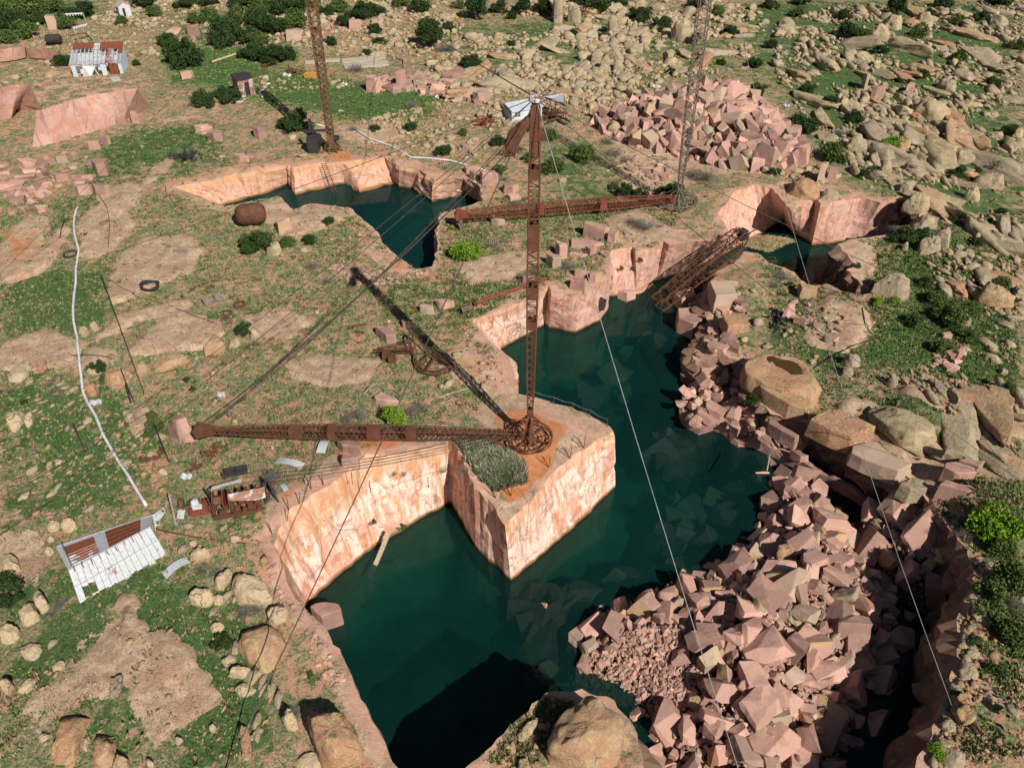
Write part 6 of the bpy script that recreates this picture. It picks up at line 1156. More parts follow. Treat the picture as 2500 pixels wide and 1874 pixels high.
for P, dz in ((UL, 1.1), (ML, 1.9), (LL, .9), (LR, .8), (MR, 1.6)): MB().bar(P-Vector((0, 0, dz)), P+Vector((0, 0, .1)), .1, .1).build('post', 'wood', root)
m = MB()
m.bar(quad(UL, UR, MR, ML, .06, 0)+Vector((0, 0, .3)), quad(UL, UR, MR, ML, .05, 1)+Vector((0, 0, .3)), .06, .06); m.build('batten', 'wood', root)
e = [hitz(x, y, z) for x, y, z in ((371,1257,1.1), (416,1227,.7), (430,1258,.6), (447,1300,.35), (398,1324,.3), (381,1303,.8))]; m = MB().slab(e, .04)
for t in (.2, .4, .6, .8): m.tube([e[0].lerp(e[5], t)+Vector((0, 0, .06)), e[1].lerp(e[3], t)+Vector((0, 0, .06))], .035, 5)
m.build('loose_sheet', 'galv', root)
e = [hitz(x, y, .5) for x, y in ((137,1340), (160,1395), (165,1425), (158,1424), (128,1345))]; MB().slab(e, .05).build('wall', 'galv', root)

# ------------------------------------------------------------------ other buildings
def frame2(a, b, dep):
    A = at(*a); Bb = at(*b); Bb.z = A.z; X = (Bb-A); L = X.length; X.normalize(); Y = Vector((-X.y, X.x, 0)); return A, X, Y, L
def rect(m, A, X, Y, x0, x1, z0, z1, y=0., th=.08): m.slab([A+X*x0+Y*y+Vector((0, 0, z0)), A+X*x1+Y*y+Vector((0, 0, z0)), A+X*x1+Y*y+Vector((0, 0, z1)), A+X*x0+Y*y+Vector((0, 0, z1))], th); return m
UZ = Vector((0, 0, 1))
A, X, Y, L = frame2((181,188), (301,179), 5); D = 5.; hE, hR = 2.2, 4.3
root = thing('ruined_shed', A, 'ruined shed with bare white roof slats and rust-red tin above the stepped quarry face', 'shed')
rp = lambda u, v, o=0.: A+X*(L*u)+Y*(-.3+(D+.3)*v)+UZ*(hE+(hR-hE)*v+o)
m = MB()
for i in range(11): v = .02+.052*i; u1 = (.70 if i < 12 else 1); m.bar(rp(-.02, v, .05), rp(u1, v, .05), .15, .05); m.bar(rp(.84, v, .05), rp(1.01, v, .05), .15, .05)
for i in range(4): v = .62+.07*i; m.bar(rp(-.03, v, .05), rp(.12+.05*i, v, .05), .1, .05); m.bar(rp(.38, .64+.09*i, .05), rp(.55, .64+.09*i, .05), .14, .05)
m.build('roof_slats', 'white', root)
m = MB()
for i in range(13): u = i/12; m.bar(rp(u, 0, -.05), rp(u, 1, -.05), .08, .14)
m.bar(rp(0, 1, -.05), rp(1, 1, -.05), .1, .14); m.build('rafters', 'white', root)
for u0, u1, v0, v1, mt in ((0, .42, .74, 1.03, 'rustsheet'), (.55, 1.02, .66, 1.03, 'rustsheet'), (.72, .84, 0, .68, 'galvr'), (.93, 1.02, .45, .66, 'rustsheet')): m = MB().slab([rp(u0, v0, .1), rp(u1, v0, .1), rp(u1, v1, .1), rp(u0, v1, .1)], .03); [m.bar(rp(u0+(u1-u0)*t, v0, .14), rp(u0+(u1-u0)*t, v1, .14), .05, .04) for t in (.2, .5, .8)]; m.build('rusted_sheet', mt, root)
m = MB(); rect(m, A, X, Y, 0, .75, 0, 2.2); rect(m, A, X, Y, .75, 1.8, 1.9, 2.2); rect(m, A, X, Y, 1.4, 2.1, .5, 1.3); rect(m, A, X, Y, 5.1, 6., 0, 2.2); rect(m, A, X, Y, 8.2, L, 0, 2.2); rect(m, A, X, Y, 4.6, 5.1, 1, 1.5)
for x in (0, L): m.slab([A+X*x, A+X*x+Y*D, A+X*x+Y*D+UZ*hR, A+X*x+UZ*hE], .08)
m.slab([A+Y*D, A+X*L+Y*D, A+X*L+Y*D+UZ*hR, A+Y*D+UZ*hR], .08); m.build('wall', 'bluewhite', root)
m = MB(); m.slab([A+X*1.8+UZ*.1-Y*.5, A+X*3.3+UZ*.2-Y*1., A+X*4.3+UZ*1.8-Y*.1, A+X*2.+UZ*2.], .05); m.bar(A+X*4.6-Y*.6, A+X*3.6+UZ*2.4, .12); m.bar(A+X*3.4-Y*.6, A+X*3.9+UZ*2.2, .08); m.build('fallen_panel', 'galv', root)
for x0 in (6.6, 7.4): m = MB(); rect(m, A, X, Y, x0, x0+.68, 0, 2.3, -.12, .06); m.build('door', 'rustsheet', root)
root2 = MB().slab([at(268,192,.15), at(290,190,.25), at(296,198,.1), at(275,202,.12)], .05).build('tin_sheet', 'galv'); tag(root2, 'crumpled tin sheet on the ground in front of the white-slatted shed', 'tin sheet')
A, X, Y, L = frame2((588,239), (624,232), 3); root = thing('tin_shack', A, 'small leaning tin shack streaked white and rust at the far end of the mast shadow', 'shack')
h = 2.9; m = MB(); rect(m, A, X, Y, 0, L*.38, 0, h); rect(m, A, X, Y, L*.68, L, 0, h); rect(m, A, X, Y, L*.38, L*.68, h*.8, h); rect(m, A, X, Y, L*.1, L*.3, h*.35, h*.5, -.05)
for x in (0, L): m.slab([A+X*x, A+X*x+Y*2.6, A+X*x+Y*2.6+UZ*h, A+X*x+UZ*h], .06)
m.slab([A+Y*2.6, A+X*L+Y*2.6, A+X*L+Y*2.6+UZ*h, A+Y*2.6+UZ*h], .06); m.build('wall', 'galvr', root); m = MB(); rect(m, A, X, Y, L*.4, L*.66, 0, h*.8, .25, .05); m.build('door', 'dark', root)
m = MB().slab([A-X*.15-Y*.2+UZ*(h+.05), A+X*(L+.15)-Y*.2+UZ*(h+.05), A+X*(L+.15)+Y*2.8+UZ*(h+.3), A-X*.15+Y*2.8+UZ*(h+.3)], .1); m.bar(A+UZ*(h+.15)-Y*.2, A+X*L+UZ*(h+.15)-Y*.2, .14, .2); m.build('roof', 'dark', root)
A, X, Y, L = frame2((1250,303), (1322,292), 4); root = thing('cabin', A, 'whitewashed cabin with a four-pane window half hidden by the derrick head', 'cabin'); W = 2.8; h0, h1 = 1.9, 2.3
m = MB(); rect(m, A, X, Y, 0, .5, 0, h0); rect(m, A, X, Y, .5, 1.5, 0, 1.); rect(m, A, X, Y, .5, 1.5, 1.75, h0); rect(m, A, X, Y, 1.5, L, 0, h0)
for x in (0, L): m.slab([A+X*x, A+X*x+Y*W, A+X*x+Y*W+UZ*h1, A+X*x+UZ*h0], .1)
m.slab([A+Y*W, A+X*L+Y*W, A+X*L+Y*W+UZ*h1, A+Y*W+UZ*h1], .1); m.build('wall', 'bluewhite', root)
w = thing_w = MB(); rect(w, A, X, Y, .5, 1.5, 1., 1.8, .06, .03); wo = w.build('window', 'glass', root); m = MB()
for x in (.5, 1., 1.5): m.bar(A+X*x+UZ*1.-Y*.03, A+X*x+UZ*1.8-Y*.03, .07)
for z in (1., 1.4, 1.8): m.bar(A+X*.5+UZ*z-Y*.03, A+X*1.5+UZ*z-Y*.03, .07)
o = m.build('window_frame', 'white', root); o.parent = wo
m = MB().slab([A-X*.2-Y*.2+UZ*(h0+.05), A+X*(L+.2)-Y*.2+UZ*(h0+.05), A+X*(L+.2)+Y*(W+.2)+UZ*(h1+.08), A-X*.2+Y*(W+.2)+UZ*(h1+.08)], .1); m.build('roof', 'bluewhite', root)
m = MB(); m.bar(A-X*.22-Y*.2+UZ*(h0+.1), A-X*.22+Y*(W+.2)+UZ*(h1+.1), .1, .16); [m.box(A-X*.15+Y*(k*.4)+UZ*(h0+.15+k*.08), (.22, .1, .12)) for k in range(7)]; m.build('roof_edge', 'dark', root)
# open frame with a sagging tin sheet beside the cabin
P = [at(1356,291), at(1380,307), at(1376,283)]; root = thing('canopy_frame', P[0], 'open steel canopy frame with a sagging tin sheet over scrap by the whitewashed cabin', 'canopy'); t = [p+UZ*3.2 for p in P]; t0 = at(1329, 283)+UZ*3.
m = MB(); [m.bar(p, q, .12) for p, q in zip(P, t)]; m.bar(t0, t[1], .12); m.bar(t0, t[2], .1); m.bar(t[0], t[1], .12); m.bar(t[0], t0, .1); m.bar(P[0]+UZ*.1, P[1]+UZ*.1, .25, .15); m.build('frame', 'dark', root)
MB().slab([t0+UZ*.2, t[2]+UZ*.5, t[1].lerp(t[0], .3)+UZ*.2, t[0].lerp(t0, .5)-UZ*.1], .05).build('roof_sheet', 'galv', root)
def scrap(px, py, n, r, mat, label, name='scrap_pile', cat='scrap', rings=2):
    c = at(px, py); m = MB()
    for k in range(n):
        a = Vector((random.gauss(0, r*.45), random.gauss(0, r*.45), random.uniform(0, r*.6))); b = a+Vector((random.gauss(0, r*.6), random.gauss(0, r*.6), random.gauss(0, r*.25))); m.bar(a, b, random.uniform(.05, .14), random.uniform(.04, .3))
    for k in range(rings): m.ring(Vector((random.gauss(0, r*.4), random.gauss(0, r*.4), .3+r*.25*random.random())), r*random.uniform(.3, .5), .07, (random.gauss(0, .5), random.gauss(0, .5), 1), 18)
    o = m.build(name, mat); o.location = c; return tag(o, label, cat)
scrap(1345, 290, 40, 2.2, 'rust', 'tangle of rusty machine scrap under the canopy frame'); scrap(1190, 305, 26, 1.5, 'redrust', 'dark red scrap heap in the brush below the whitewashed cabin'); scrap(1250, 378, 26, 1.6, 'rust', 'rusty wreckage in the green brush left of the derrick mast')
scrap(463, 388, 18, 1.9, 'dark', 'black spiky wreckage lying on stones west of the pond'); scrap(720, 182, 24, 1.6, 'yrust', 'yellow and rust hoist wreck beyond the green turf', rings=3); scrap(648, 165, 8, .7, 'rust', 'small rusty post base beyond the green turf'); scrap(515, 1110, 18, .7, 'rust', 'low rusty scrap under the middle of the long boom'); scrap(480, 1142, 8, .5, 'rust', 'small brown scrap beside the bare soil patch')
scrap(1030, 895, 6, .5, 'rust', 'broken rods inside the bull wheel wreck', rings=0); scrap(1900, 790, 18, 1.2, 'dark', 'dark wreckage at the bank below the fallen boom'); scrap(1225, 1092, 22, .8, 'rust', 'rusty gear fragments beside the derrick bull wheel'); scrap(1340, 240, 8, .9, 'greyrust', 'pale bent bars behind the whitewashed cabin')
def rings_at(px, py, r, t, mat, label, n=5, arc=360, name='cable_coil'):
    c = at(px, py, t); m = MB()
    for k in range(n): m.ring(Vector((random.gauss(0, .08), random.gauss(0, .08), k*t*.8)), r*random.uniform(.85, 1.05), t, (random.gauss(0, .12), random.gauss(0, .12), 1), 24, 20, 20+arc)
    o = m.build(name, mat); o.location = c; return tag(o, label, 'coil of cable')
rings_at(369, 708, .95, .07, 'dark', 'large dark coil of wire rope on the slab edge'); rings_at(584, 746, .6, .06, 'rust', 'tight rusty coil of wire rope on a pink slab'); rings_at(555, 764, .5, .05, 'cable', 'thin loop of cable left of the tight coil', 3); rings_at(556, 784, .55, .07, 'rust', 'open rusty hoop on the slab below the tight coil', 2, 300); rings_at(172, 622, .8, .03, 'dark', 'loose tangle of dark wire crossing the white pipe', 7)
rings_at(513, 708, .6, .09, 'rust', 'half hoop of rusty iron above the round tin lids', 1, 200, 'iron_hoop'); rings_at(1125, 985, .45, .05, 'dark', 'black hoop in the grass near the orange rocks', 1, 300, 'iron_hoop'); rings_at(1950, 492, .01, .01, 'dark', 'x') if 0 else None
for px, py, l in ((508, 742, 'lower grey weathered wooden reel disc beside the coils'), (534, 731, 'upper grey weathered wooden reel disc leaning in the grass')):
    c = at(px, py, .25); m = MB().cyl(Vector((0, 0, 0)), Vector((.05, -.03, .08)), .55, 18); [m.bar(Vector((-.5, (k-3)*.15, .1)), Vector((.5, (k-3)*.15, .1)), .09, .03) for k in range(7)]; o = m.build('reel_disc', 'wood'); o.location = c; o.rotation_euler = (.35, .3, random.random()); tag(o, l, 'reel disc')
c = at(440, 614, .15); m = MB().box((0, 0, 0), (1.7, .45, .12)).box((-.1, -.25, -.02), (.3, .3, .2)); o = m.build('board', 'wood'); o.location = c; tag(o, 'grey-blue board lying on the wide bare slab', 'board')
c = at(1205, 592, .1); m = MB(); [m.box((k*.25-.5, 0, .1), (.16, 1.3, .04)) for k in range(5)]; [m.box((0, y, .03), (1.2, .1, .1)) for y in (-.55, 0, .55)]; o = m.build('pallet', 'wood'); o.location = c; tag(o, 'grey wooden pallet on the flat beside the bright green shrub', 'pallet')
# boiler tank
c = at(617, 548, .2); root = thing('boiler_tank', c, 'large rusty brown boiler tank lying by the pond behind a juniper', 'tank'); m = MB(); dr = Vector((1, .25, 0)).normalized(); pts = [c+UZ*1.25+dr*x for x in (-1.9, -1.8, -1.5, -1., 1., 1.5, 1.8, 1.9)]; m.tube(pts, [.35, .8, 1.15, 1.35, 1.35, 1.15, .8, .35], 24); m.build('shell', 'rust', root, True)
m = MB(); [m.ring(c+UZ*1.25+dr*x, 1.36, .03, dr, 24) for x in (-1., 0, 1.)]; m.build('riveted_band', 'rust', root)
# concrete footings
for px in (([(833,147),(940,138),(942,146),(835,156)], 'farther long pale concrete strip on the grass'), ([(838,160),(945,150),(950,160),(842,168)], 'nearer long pale concrete strip on the grass'), ([(745,152),(830,147),(830,151),(745,157)], 'thin concrete kerb left of the paired strips')):
    g = [at(x, y) for x, y in px[0]]; z = max(p.z for p in g); o = MB().prism([(p.x, p.y) for p in g], z-.5, z+.22).build('concrete_strip', 'concrete'); tag(o, px[1], 'concrete footing')
m = MB(); P = [at(936,135), at(950,160), at(958,140), at(985,165)]; 
for a, b in (((945,140),(985,150)), ((985,150),(985,166)), ((960,160),(985,166)), ((955,150),(980,155)), ((1005,140),(1040,134))): m.bar(at(*a, .4)-P[1], at(*b, .4)-P[1], .14)
o = m.build('timber_frame', 'wood'); o.location = P[1]; tag(o, 'grey timber frame pieces lying beyond the concrete strips', 'timber')
c = at(760, 190, .35); m = MB(); m.add([(-1.1, -.45, -.3), (1.1, -.45, -.3), (.9, .45, -.3), (-.9, .45, -.3), (-1.2, -.5, .35), (1.2, -.5, .35), (1.1, .6, .35), (-1.1, .6, .35)], [(0, 1, 5, 4), (1, 2, 6, 5), (2, 3, 7, 6), (3, 0, 4, 7), (3, 2, 1, 0), (4, 5, 6, 7)]); m.tube([(-1.2, -.5, .38), (1.2, -.5, .38), (1.1, .6, .38), (-1.1, .6, .38), (-1.2, -.5, .38)], .06, 5); o = m.build('skip', 'yellow'); o.location = c; tag(o, 'yellow rusty skip lying among rocks beyond the turf', 'skip')
for px, py, w, d, l in ((700, 185, 1.6, .8, 'white bent panel beside the yellow hoist wreck'), (840, 208, 1.2, .7, 'crumpled white and rusty sheet at the turf edge'), (1241, 187, 1.5, 1., 'grey tin lid on rocks uphill of the cabin'), (1102, 225, 1., .9, 'grey metal plate leaning on the row of pink blocks'), (1068, 238, .8, .7, 'pale flat plate below the row of pink blocks'), (1600, 213, 1.8, .8, 'bluish tin scraps behind the waste heap'), (1330, 202, 1.6, .9, 'corrugated tin offcut beside the twin junipers'), (1050, 118, 1.6, .7, 'white scrap sheet among boulders near the cedar'), (455, 1166, .9, .5, 'small white scrap sheet in the grass above the engine'), (1920, 260, 1., .5, 'pale scrap in the scrub behind the waste heap'), (1970, 783, .6, .3, 'small white scrap on the pink slab below the pointed block'), (916, 212, .5, .5, 'small grey drum lid by the first pink block'), (235, 985, 1., .5, 'crumpled white sheet beside the white pipe'), (540, 966, .7, .5, 'weathered white rag on the bare soil above the boom')):
    c = at(px, py, .12); m = MB(); K = 5
    for k in range(K): x0, x1 = w*(k/K-.5), w*((k+1)/K-.5); z0, z1 = .12*math.sin(k*2.1), .12*math.sin((k+1)*2.1); m.slab([(x0, -d/2, z0), (x1, -d/2, z1), (x1, d/2, z1+.1), (x0, d/2, z0+.1)], .03)
    o = m.build('scrap_sheet', 'galv'); o.location = c; o.rotation_euler = (.15, .1, random.uniform(-.6, .6)); tag(o, l, 'scrap sheet', 'scrap tin lying about')
def strip(pts, wd, mat, label, hump=.25):
    P = [at(x, y, .12) for x, y in pts]; d = (P[-1]-P[0]).normalized(); s = Vector((-d.y, d.x, 0))*wd/2; m = MB(); n = 8
    for k in range(n):
        a, b = P[0].lerp(P[-1], k/n), P[0].lerp(P[-1], (k+1)/n); za, zb = hump*math.sin(math.pi*k/n), hump*math.sin(math.pi*(k+1)/n); m.slab([a-s+UZ*za, b-s+UZ*zb, b+s+UZ*zb, a+s+UZ*za], .03)
    return tag(m.build('tin_sheet', mat), label, 'tin sheet')
strip([(402,1408),(460,1368)], .75, 'galv', 'bent strip of corrugated tin with rust bars beside the collapsed shed'); strip([(675,1128),(740,1140)], .7, 'galv', 'pale crumpled tin strip above the winch end'); strip([(783,1108),(800,1072)], .8, 'galv', 'white tin sheet poking from under the long boom'); strip([(688,1185),(700,1200)], .4, 'galv', 'tiny tin scrap near the winch ropes', .05)
c = at(578, 1160, .3); root = thing('truck_bed', c, 'black open metal tray with a red corner post in the dry grass', 'metal tray'); RX = Matrix.Rotation(.28, 3, 'Z'); m = MB(); m.box(c+Vector((0, 0, .1)), (1.9, .75, .06), RX); m.box(c+RX@Vector((0, -.38, .2)), (1.9, .05, .35), RX); m.box(c+RX@Vector((0, .38, .2)), (1.9, .05, .35), RX); m.box(c+RX@Vector((0, 0, .2)), (.06, .75, .3), RX); m.build('tray', 'dark', root); MB().box(c+RX@Vector((-.98, -.2, .1)), (.1, .35, .5), RX).build('corner_post', 'redrust', root)
# drum winch
c = at(595, 1235, 0.); RX = Matrix.Rotation(.24, 3, 'Z'); W = lambda x, y, z: c+RX@Vector((x, y, z)); root = thing('drum_winch', c, 'long rusty winch with three big flanged drums under a white tin strip', 'winch')
m = MB(); m.bar(W(-2.2, -.9, .15), W(2., -.9, .15), .25, .3); m.bar(W(-2.2, .7, .15), W(2., .7, .15), .25, .3)
for x in (-2.2, -.8, .6, 2.): m.bar(W(x, -.9, .2), W(x, .7, .2), .2, .2); m.bar(W(x, -.1, .2), W(x, -.1, 1.0), .16, .16)
for k in range(14): m.box(W(random.uniform(-2, 1.8), random.uniform(-1, .1), random.uniform(.3, .7)), (random.uniform(.2, .5), random.uniform(.2, .4), random.uniform(.2, .4)), RX)
m.build('frame', 'rust', root)
for x in (-1.75, -.55, .75):
    dm = MB().cyl(W(x-.35, .25, .85), W(x+.35, .25, .85), .34, 16).build('drum', 'yrust', root)
    for s in (-.38, .38): f = MB().cyl(W(x+s-.03, .25, .85), W(x+s+.03, .25, .85), .72, 24).ring(W(x+s, .25, .85), .72, .05, RX@Vector((1, 0, 0)), 24).build('flange', 'redrust', root); f.parent = dm
MB().slab([W(-2.2, .95, 1.5), W(.1, 1.2, 1.6), W(.15, 1.6, 1.5), W(-2.15, 1.35, 1.4)], .04).build('tin_cover', 'white', root); m = MB().slab([W(-.9, -.1, 1.65), W(1.9, .05, 1.65), W(1.9, -.7, 1.2), W(1., -.75, 1.15), W(-.85, -.45, 1.3)], .03); [m.bar(W(-.8+.3*k, -.05, 1.68), W(-.8+.3*k, -.5, 1.4), .03, .03) for k in range(9)]; m.build('tin_cover', 'galvr', root)
m = MB(); m.bar(W(2.5, .6, 0), W(2.1, .5, 2.3), .12); m.bar(W(2.9, -.9, 0), W(2.1, .5, 2.3), .12); m.bar(W(1.7, -.6, 0), W(2.1, .5, 2.3), .1); m.bar(W(-2.3, .7, .2), W(-2.5, .9, 1.7), .12); m.bar(W(-2.3, -.3, .2), W(-2.45, 0, 1.5), .12); m.build('a_frame', 'dark', root); MB().box(W(2.5, .7, 1.3), (.6, .2, .14), RX).build('lever', 'redrust', root)
c = at(497, 1246, 0.); W = lambda x, y, z: c+RX@Vector((x, y, z)); root = thing('engine', c, 'rusty engine block with a white tank beside the drum winch', 'engine')
m = MB(); m.box(W(0, -.1, .25), (2., .8, .4), RX); m.box(W(-.2, .5, .35), (1.6, .3, .3), RX); m.cyl(W(.6, -.3, .6), W(1.1, -.3, .6), .4, 16); m.box(W(.2, .1, .65), (.6, .4, .4), RX); [m.cyl(W(-.1+.3*k, .35, .5), W(-.1+.3*k, .35, .9), .09, 8) for k in range(4)]; m.build('block', 'redrust', root); MB().tube([W(-.55, .25, .5), W(-.5, .2, .7), W(-.5, .2, 1.), W(-.5, .2, 1.08)], [.32, .34, .3, .12], 16).box(W(-.3, -.25, .75), (.7, .3, .25), RX).build('tank', 'white', root)
c = at(446, 1262, 0.); W = lambda x, y, z: c+RX@Vector((x, y, z)); root = thing('wreck_frame', c, 'leaning timber post with pale machine casings beside the shed end', 'wreck'); m = MB(); m.bar(W(-.4, -.9, .1), W(-.75, 1.3, 1.5), .16, .2); m.bar(W(-.3, -1., .1), W(-.1, .6, .4), .12); m.build('timber_post', 'wood', root)
m = MB(); m.box(W(0, .9, .6), (.35, .7, .5), RX); m.box(W(.35, .35, .5), (.6, .1, .5), Matrix.Rotation(.9, 3, 'Z')); m.box(W(.55, .6, .5), (.1, .6, .5), RX); m.build('casing', 'yrust', root); MB().box(W(0, -.1, .5), (.5, .8, .15), Matrix.Rotation(.1, 3, 'Z')).slab([W(-.3, .2, .6), W(.3, .1, .6), W(.25, -.7, .5), W(-.1, -.6, .5)], .04).build('casing', 'white', root)
c = at(372, 1112, .1); m = MB(); m.ring(c-c, .9, .14, (0, 0, 1), 24, 160, 380); m.ring(Vector((0, 0, .25)), .9, .08, (0, 0, 1), 24, 160, 380); m.slab([(-.5, -.6, .1), (.5, -.65, .1), (.6, -.3, .2), (-.4, -.2, .2)], .04); o = m.build('scoop', 'rust'); o.location = c; tag(o, 'curved rusty scoop lip half buried in grass', 'scoop')
# bull wheel wreck
zz = at(1040, 900).z; W = lambda x, y, z=.25: at(x, y, 0)+UZ*z; root = thing('wheel_wreck', W(1040, 890, 0), 'bent rusty bull wheel wreck with a broken boom stub crossed by the mast shadow', 'wreck')
MB().tube([W(x, y, z) for x, y, z in ((1006,832,1.2), (999,840,1.1), (998,850,.9), (1003,862,.6), (1011,874,.4), (1010,885,.35), (1015,901,.3), (1024,910,.3), (1036,916,.3), (1055,920,.35), (1076,921,.4), (1097,918,.5), (1109,908,.6))], .1, 8).build('wheel_rim', 'rust', root)
MB().tube([W(x, y, z) for x, y, z in ((1017,868,.5), (1016,885,.35), (1020,898,.3), (1036,909,.3), (1056,914,.4), (1078,914,.4), (1098,911,.5))], .06, 6).build('wheel_rim', 'rust', root)
for a, b in ((((1006,832,1.2)), (1050,875,.7)), ((1050,876,.7), (1019,898,.4)), ((1064,885,.7), (1041,911,.4)), ((1050,876,.7), (1110,907,.6)), ((1056,873,.9), (1106,902,.7)), ((1006,833,1.2), (1017,868,.6)), ((1017,868,.6), (1016,890,.4)), ((1060,915,.4), (1100,911,.5))): MB().bar(W(*a), W(*b), .16, .12).build('spoke', 'rust', root)
m = MB(); lattice(m, W(922, 868, .5), W(1012, 866, .6), [(0, .55), (1, .3)], 12, .07, .04, 'z'); m.tube([W(922,866,.8), W(975,860,1.1), W(1010,866,.9)], .06); m.build('boom_stub', 'rust', root); m = MB(); m.box(W(944, 876, .5), (.7, .8, .7)); m.box(W(958, 884, .4), (.7, .6, .6)); m.bar(W(912,870,.6), W(935,868,.5), .06); m.build('end_box', 'rust', root)
c = W(985, 842, .3); m = MB(); m.ring(Vector(), .55, .06, (0, .5, 1), 20, 60, 290); m.bar(Vector((0, .3, 0)), Vector((.3, -.5, .2)), .1); o = m.build('iron_hoop', 'dark'); o.location = c; tag(o, 'black bent hoop lying uphill of the bull wheel wreck', 'iron hoop')
# white outhouse and pole frame
A, X, Y, L = frame2((296,46), (318,42), 2); root = thing('outhouse', A, 'small white outhouse with a dark doorway at the top of the slope', 'outhouse'); L = 2.4; h = 2.5; m = MB(); rect(m, A, X, Y, 0, .7, 0, h); rect(m, A, X, Y, 1.25, L, 0, h); rect(m, A, X, Y, .7, 1.25, 2., h); m.slab([A+UZ*h, A+X*L+UZ*h, A+X*L*.5+UZ*(h+.7)], .08)
for x in (0, L): m.slab([A+X*x, A+X*x+Y*2.2, A+X*x+Y*2.2+UZ*h, A+X*x+UZ*h], .08)
m.build('wall', 'white', root); m = MB(); rect(m, A, X, Y, .7, 1.25, 0, 2., .1, .05); m.build('door', 'dark', root); m = MB(); [m.slab([A+X*(L/2)-Y*.2+UZ*(h+.78), A+X*(L/2)+Y*2.4+UZ*(h+.78), A+X*(L/2+sx*1.5)+Y*2.4+UZ*(h-.1), A+X*(L/2+sx*1.5)-Y*.2+UZ*(h-.1)], .08) for sx in (-1, 1)]; m.build('roof', 'palewood', root)
a, b = at(199, 113), at(229, 102); a2 = a+Vector((-1.2, 1, 3.4)); b2 = b+Vector((-1., 1, 5.2)); root = thing('utility_line_support', a, 'leaning pole frame with two white insulator beams behind the white-slatted shed', 'pole frame'); MB().bar(a, a2, .16).bar(b, b2, .2).build('pole', 'wood', root)
for p, q in ((a2-UZ*.2, b.lerp(b2, .62)), (a2+UZ*2.4+Vector((-.6, 0, 0)), b2)): m = MB().bar(p, q, .2, .2); [m.cyl(p.lerp(q, .1+.16*k), p.lerp(q, .1+.16*k)-UZ*.35, .12, 8) for k in range(6)]; m.build('crossbeam', 'white', root)
c = at(136, 112, 1.3); m = MB().tube([Vector((-1.5, 0, 0)), Vector((-1.3, 0, 0)), Vector((1.1, .3, 0)), Vector((1.3, .3, 0))], [.6, .85, .85, .6], 14).bar(Vector((.2, 0, -1.4)), Vector((.2, 0, 0)), .25); o = m.build('black_tank', 'dark'); o.location = c; tag(o, 'small black tank on a post above the stained rock face', 'tank')
# ladder and stakes, rope fence on the promontory
p, q = hitz(790, 400, .4), hitz(818, 472, -3.6); root = thing('ladder', p, 'long rusty ladder hanging down the pond face to the water', 'ladder'); s = Vector((.32, 0, 0)); m = MB(); m.bar(p-s, q-s, .07); m.bar(p+s, q+s, .07); m.build('rail', 'rust', root); m = MB(); [m.bar(p.lerp(q, k/14)-s, p.lerp(q, k/14)+s, .05) for k in range(15)]; m.build('rungs', 'rust', root)
for k, (x, y) in enumerate(((1340,1140), (1392,1118), (1425,1092), (1248,1210), (1210,1215), (730,1230), (700,1270), (665,1305), (790,1185), (705,1245), (860,1180), (905,1200), (760,1195), (1105,1190))):
    c = at(x, y, -.1); m = MB().bar(Vector(), Vector((-.5, .1, 1.2)), .05).bar(Vector(), Vector((.1, .2, 1.3)), .05) if k < 5 else MB().bar(Vector(), Vector((random.gauss(0, .2), .1, 1.3)), .05); o = m.build('iron_stake', 'rust'); o.location = c; want_label(o, 'thin rusty iron stake', 'stake', 1.3+.001*k, 'iron stakes along the cut edges')
F = [at(x, y) for x, y in ((1300,972), (1352,988), (1398,1002), (1440,1020), (1482,1042))]; root = thing('rope_fence', F[0], 'low rope fence on thin stakes along the back edge of the promontory', 'fence'); [MB().bar(f, f+UZ*1.0, .05).build('post', 'rust', root) for f in F]; m = MB(); [m.tube([a+UZ*.9, a.lerp(b, .5)+UZ*.75, b+UZ*.9], .02, 4) for a, b in zip(F, F[1:])]; m.build('rope', 'cablel', root)
gpipe([(1212,1075),(1160,1090),(1130,1100)], .03, 'cable', 'scrap_cable', 'slack wire lying between the wheel and the slot', 'cable'); gpipe([(2325,1730),(2385,1790),(2310,1800)][:2], .08, 'dark', 'rod', 'dark bent rod on the shaded cliff-top slab', 'rod'); gpipe([(2105,752),(2112,790),(2122,812)], .05, 'dark', 'rod', 'dark thin rod on the pink slab below the domed boulder', 'rod'); gpipe([(1985,900),(2060,860),(2155,820)], .05, 'dark', 'rod', 'long dark rod lying from the pothole boulder into the hollow', 'rod'); gpipe([(1880,1105),(1872,1150),(1866,1160)][:2], .06, 'palewood', 'pole', 'short pale pole standing at the tip of the block heap', 'pole')

# ------------------------------------------------------------------ shrubs, trees and ground plants
def leafcloud(seed, nl, nper, size, flat=.8, spread=.62, lump=.36, aspect=1.):
    r = np.random.default_rng(seed); C = []
    for i in range(nl):
        v = r.normal(size=3); v /= np.linalg.norm(v); v *= spread*r.random()**.4; v[2] = abs(v[2])*flat*1.1+.28*flat; C.append(v)
    P = []
    for c in C:
        lr = lump*r.uniform(.65, 1.2); v = r.normal(size=(nper, 3)); v /= np.linalg.norm(v, axis=1)[:, None]; v *= lr*(r.random(nper)**.3)[:, None]; v[:, 2] *= .85; P.append(c+v)
    P = np.concatenate(P); P = P[P[:, 2] > .02]; n = len(P); a = r.normal(size=(n, 3)); a /= np.linalg.norm(a, axis=1)[:, None]; b = np.cross(a, r.normal(size=(n, 3))); b /= np.linalg.norm(b, axis=1)[:, None]
    s = size*r.uniform(.6, 1.4, n)[:, None]; V = np.stack([P-a*s, P+b*s*.6, P+a*s, P-b*s*.6], 1).reshape(-1, 3); F = np.arange(4*n).reshape(n, 4)
    hl = np.repeat(np.clip(r.normal(.45, .28, n), 0, 1), 4); return V, F, hl, C
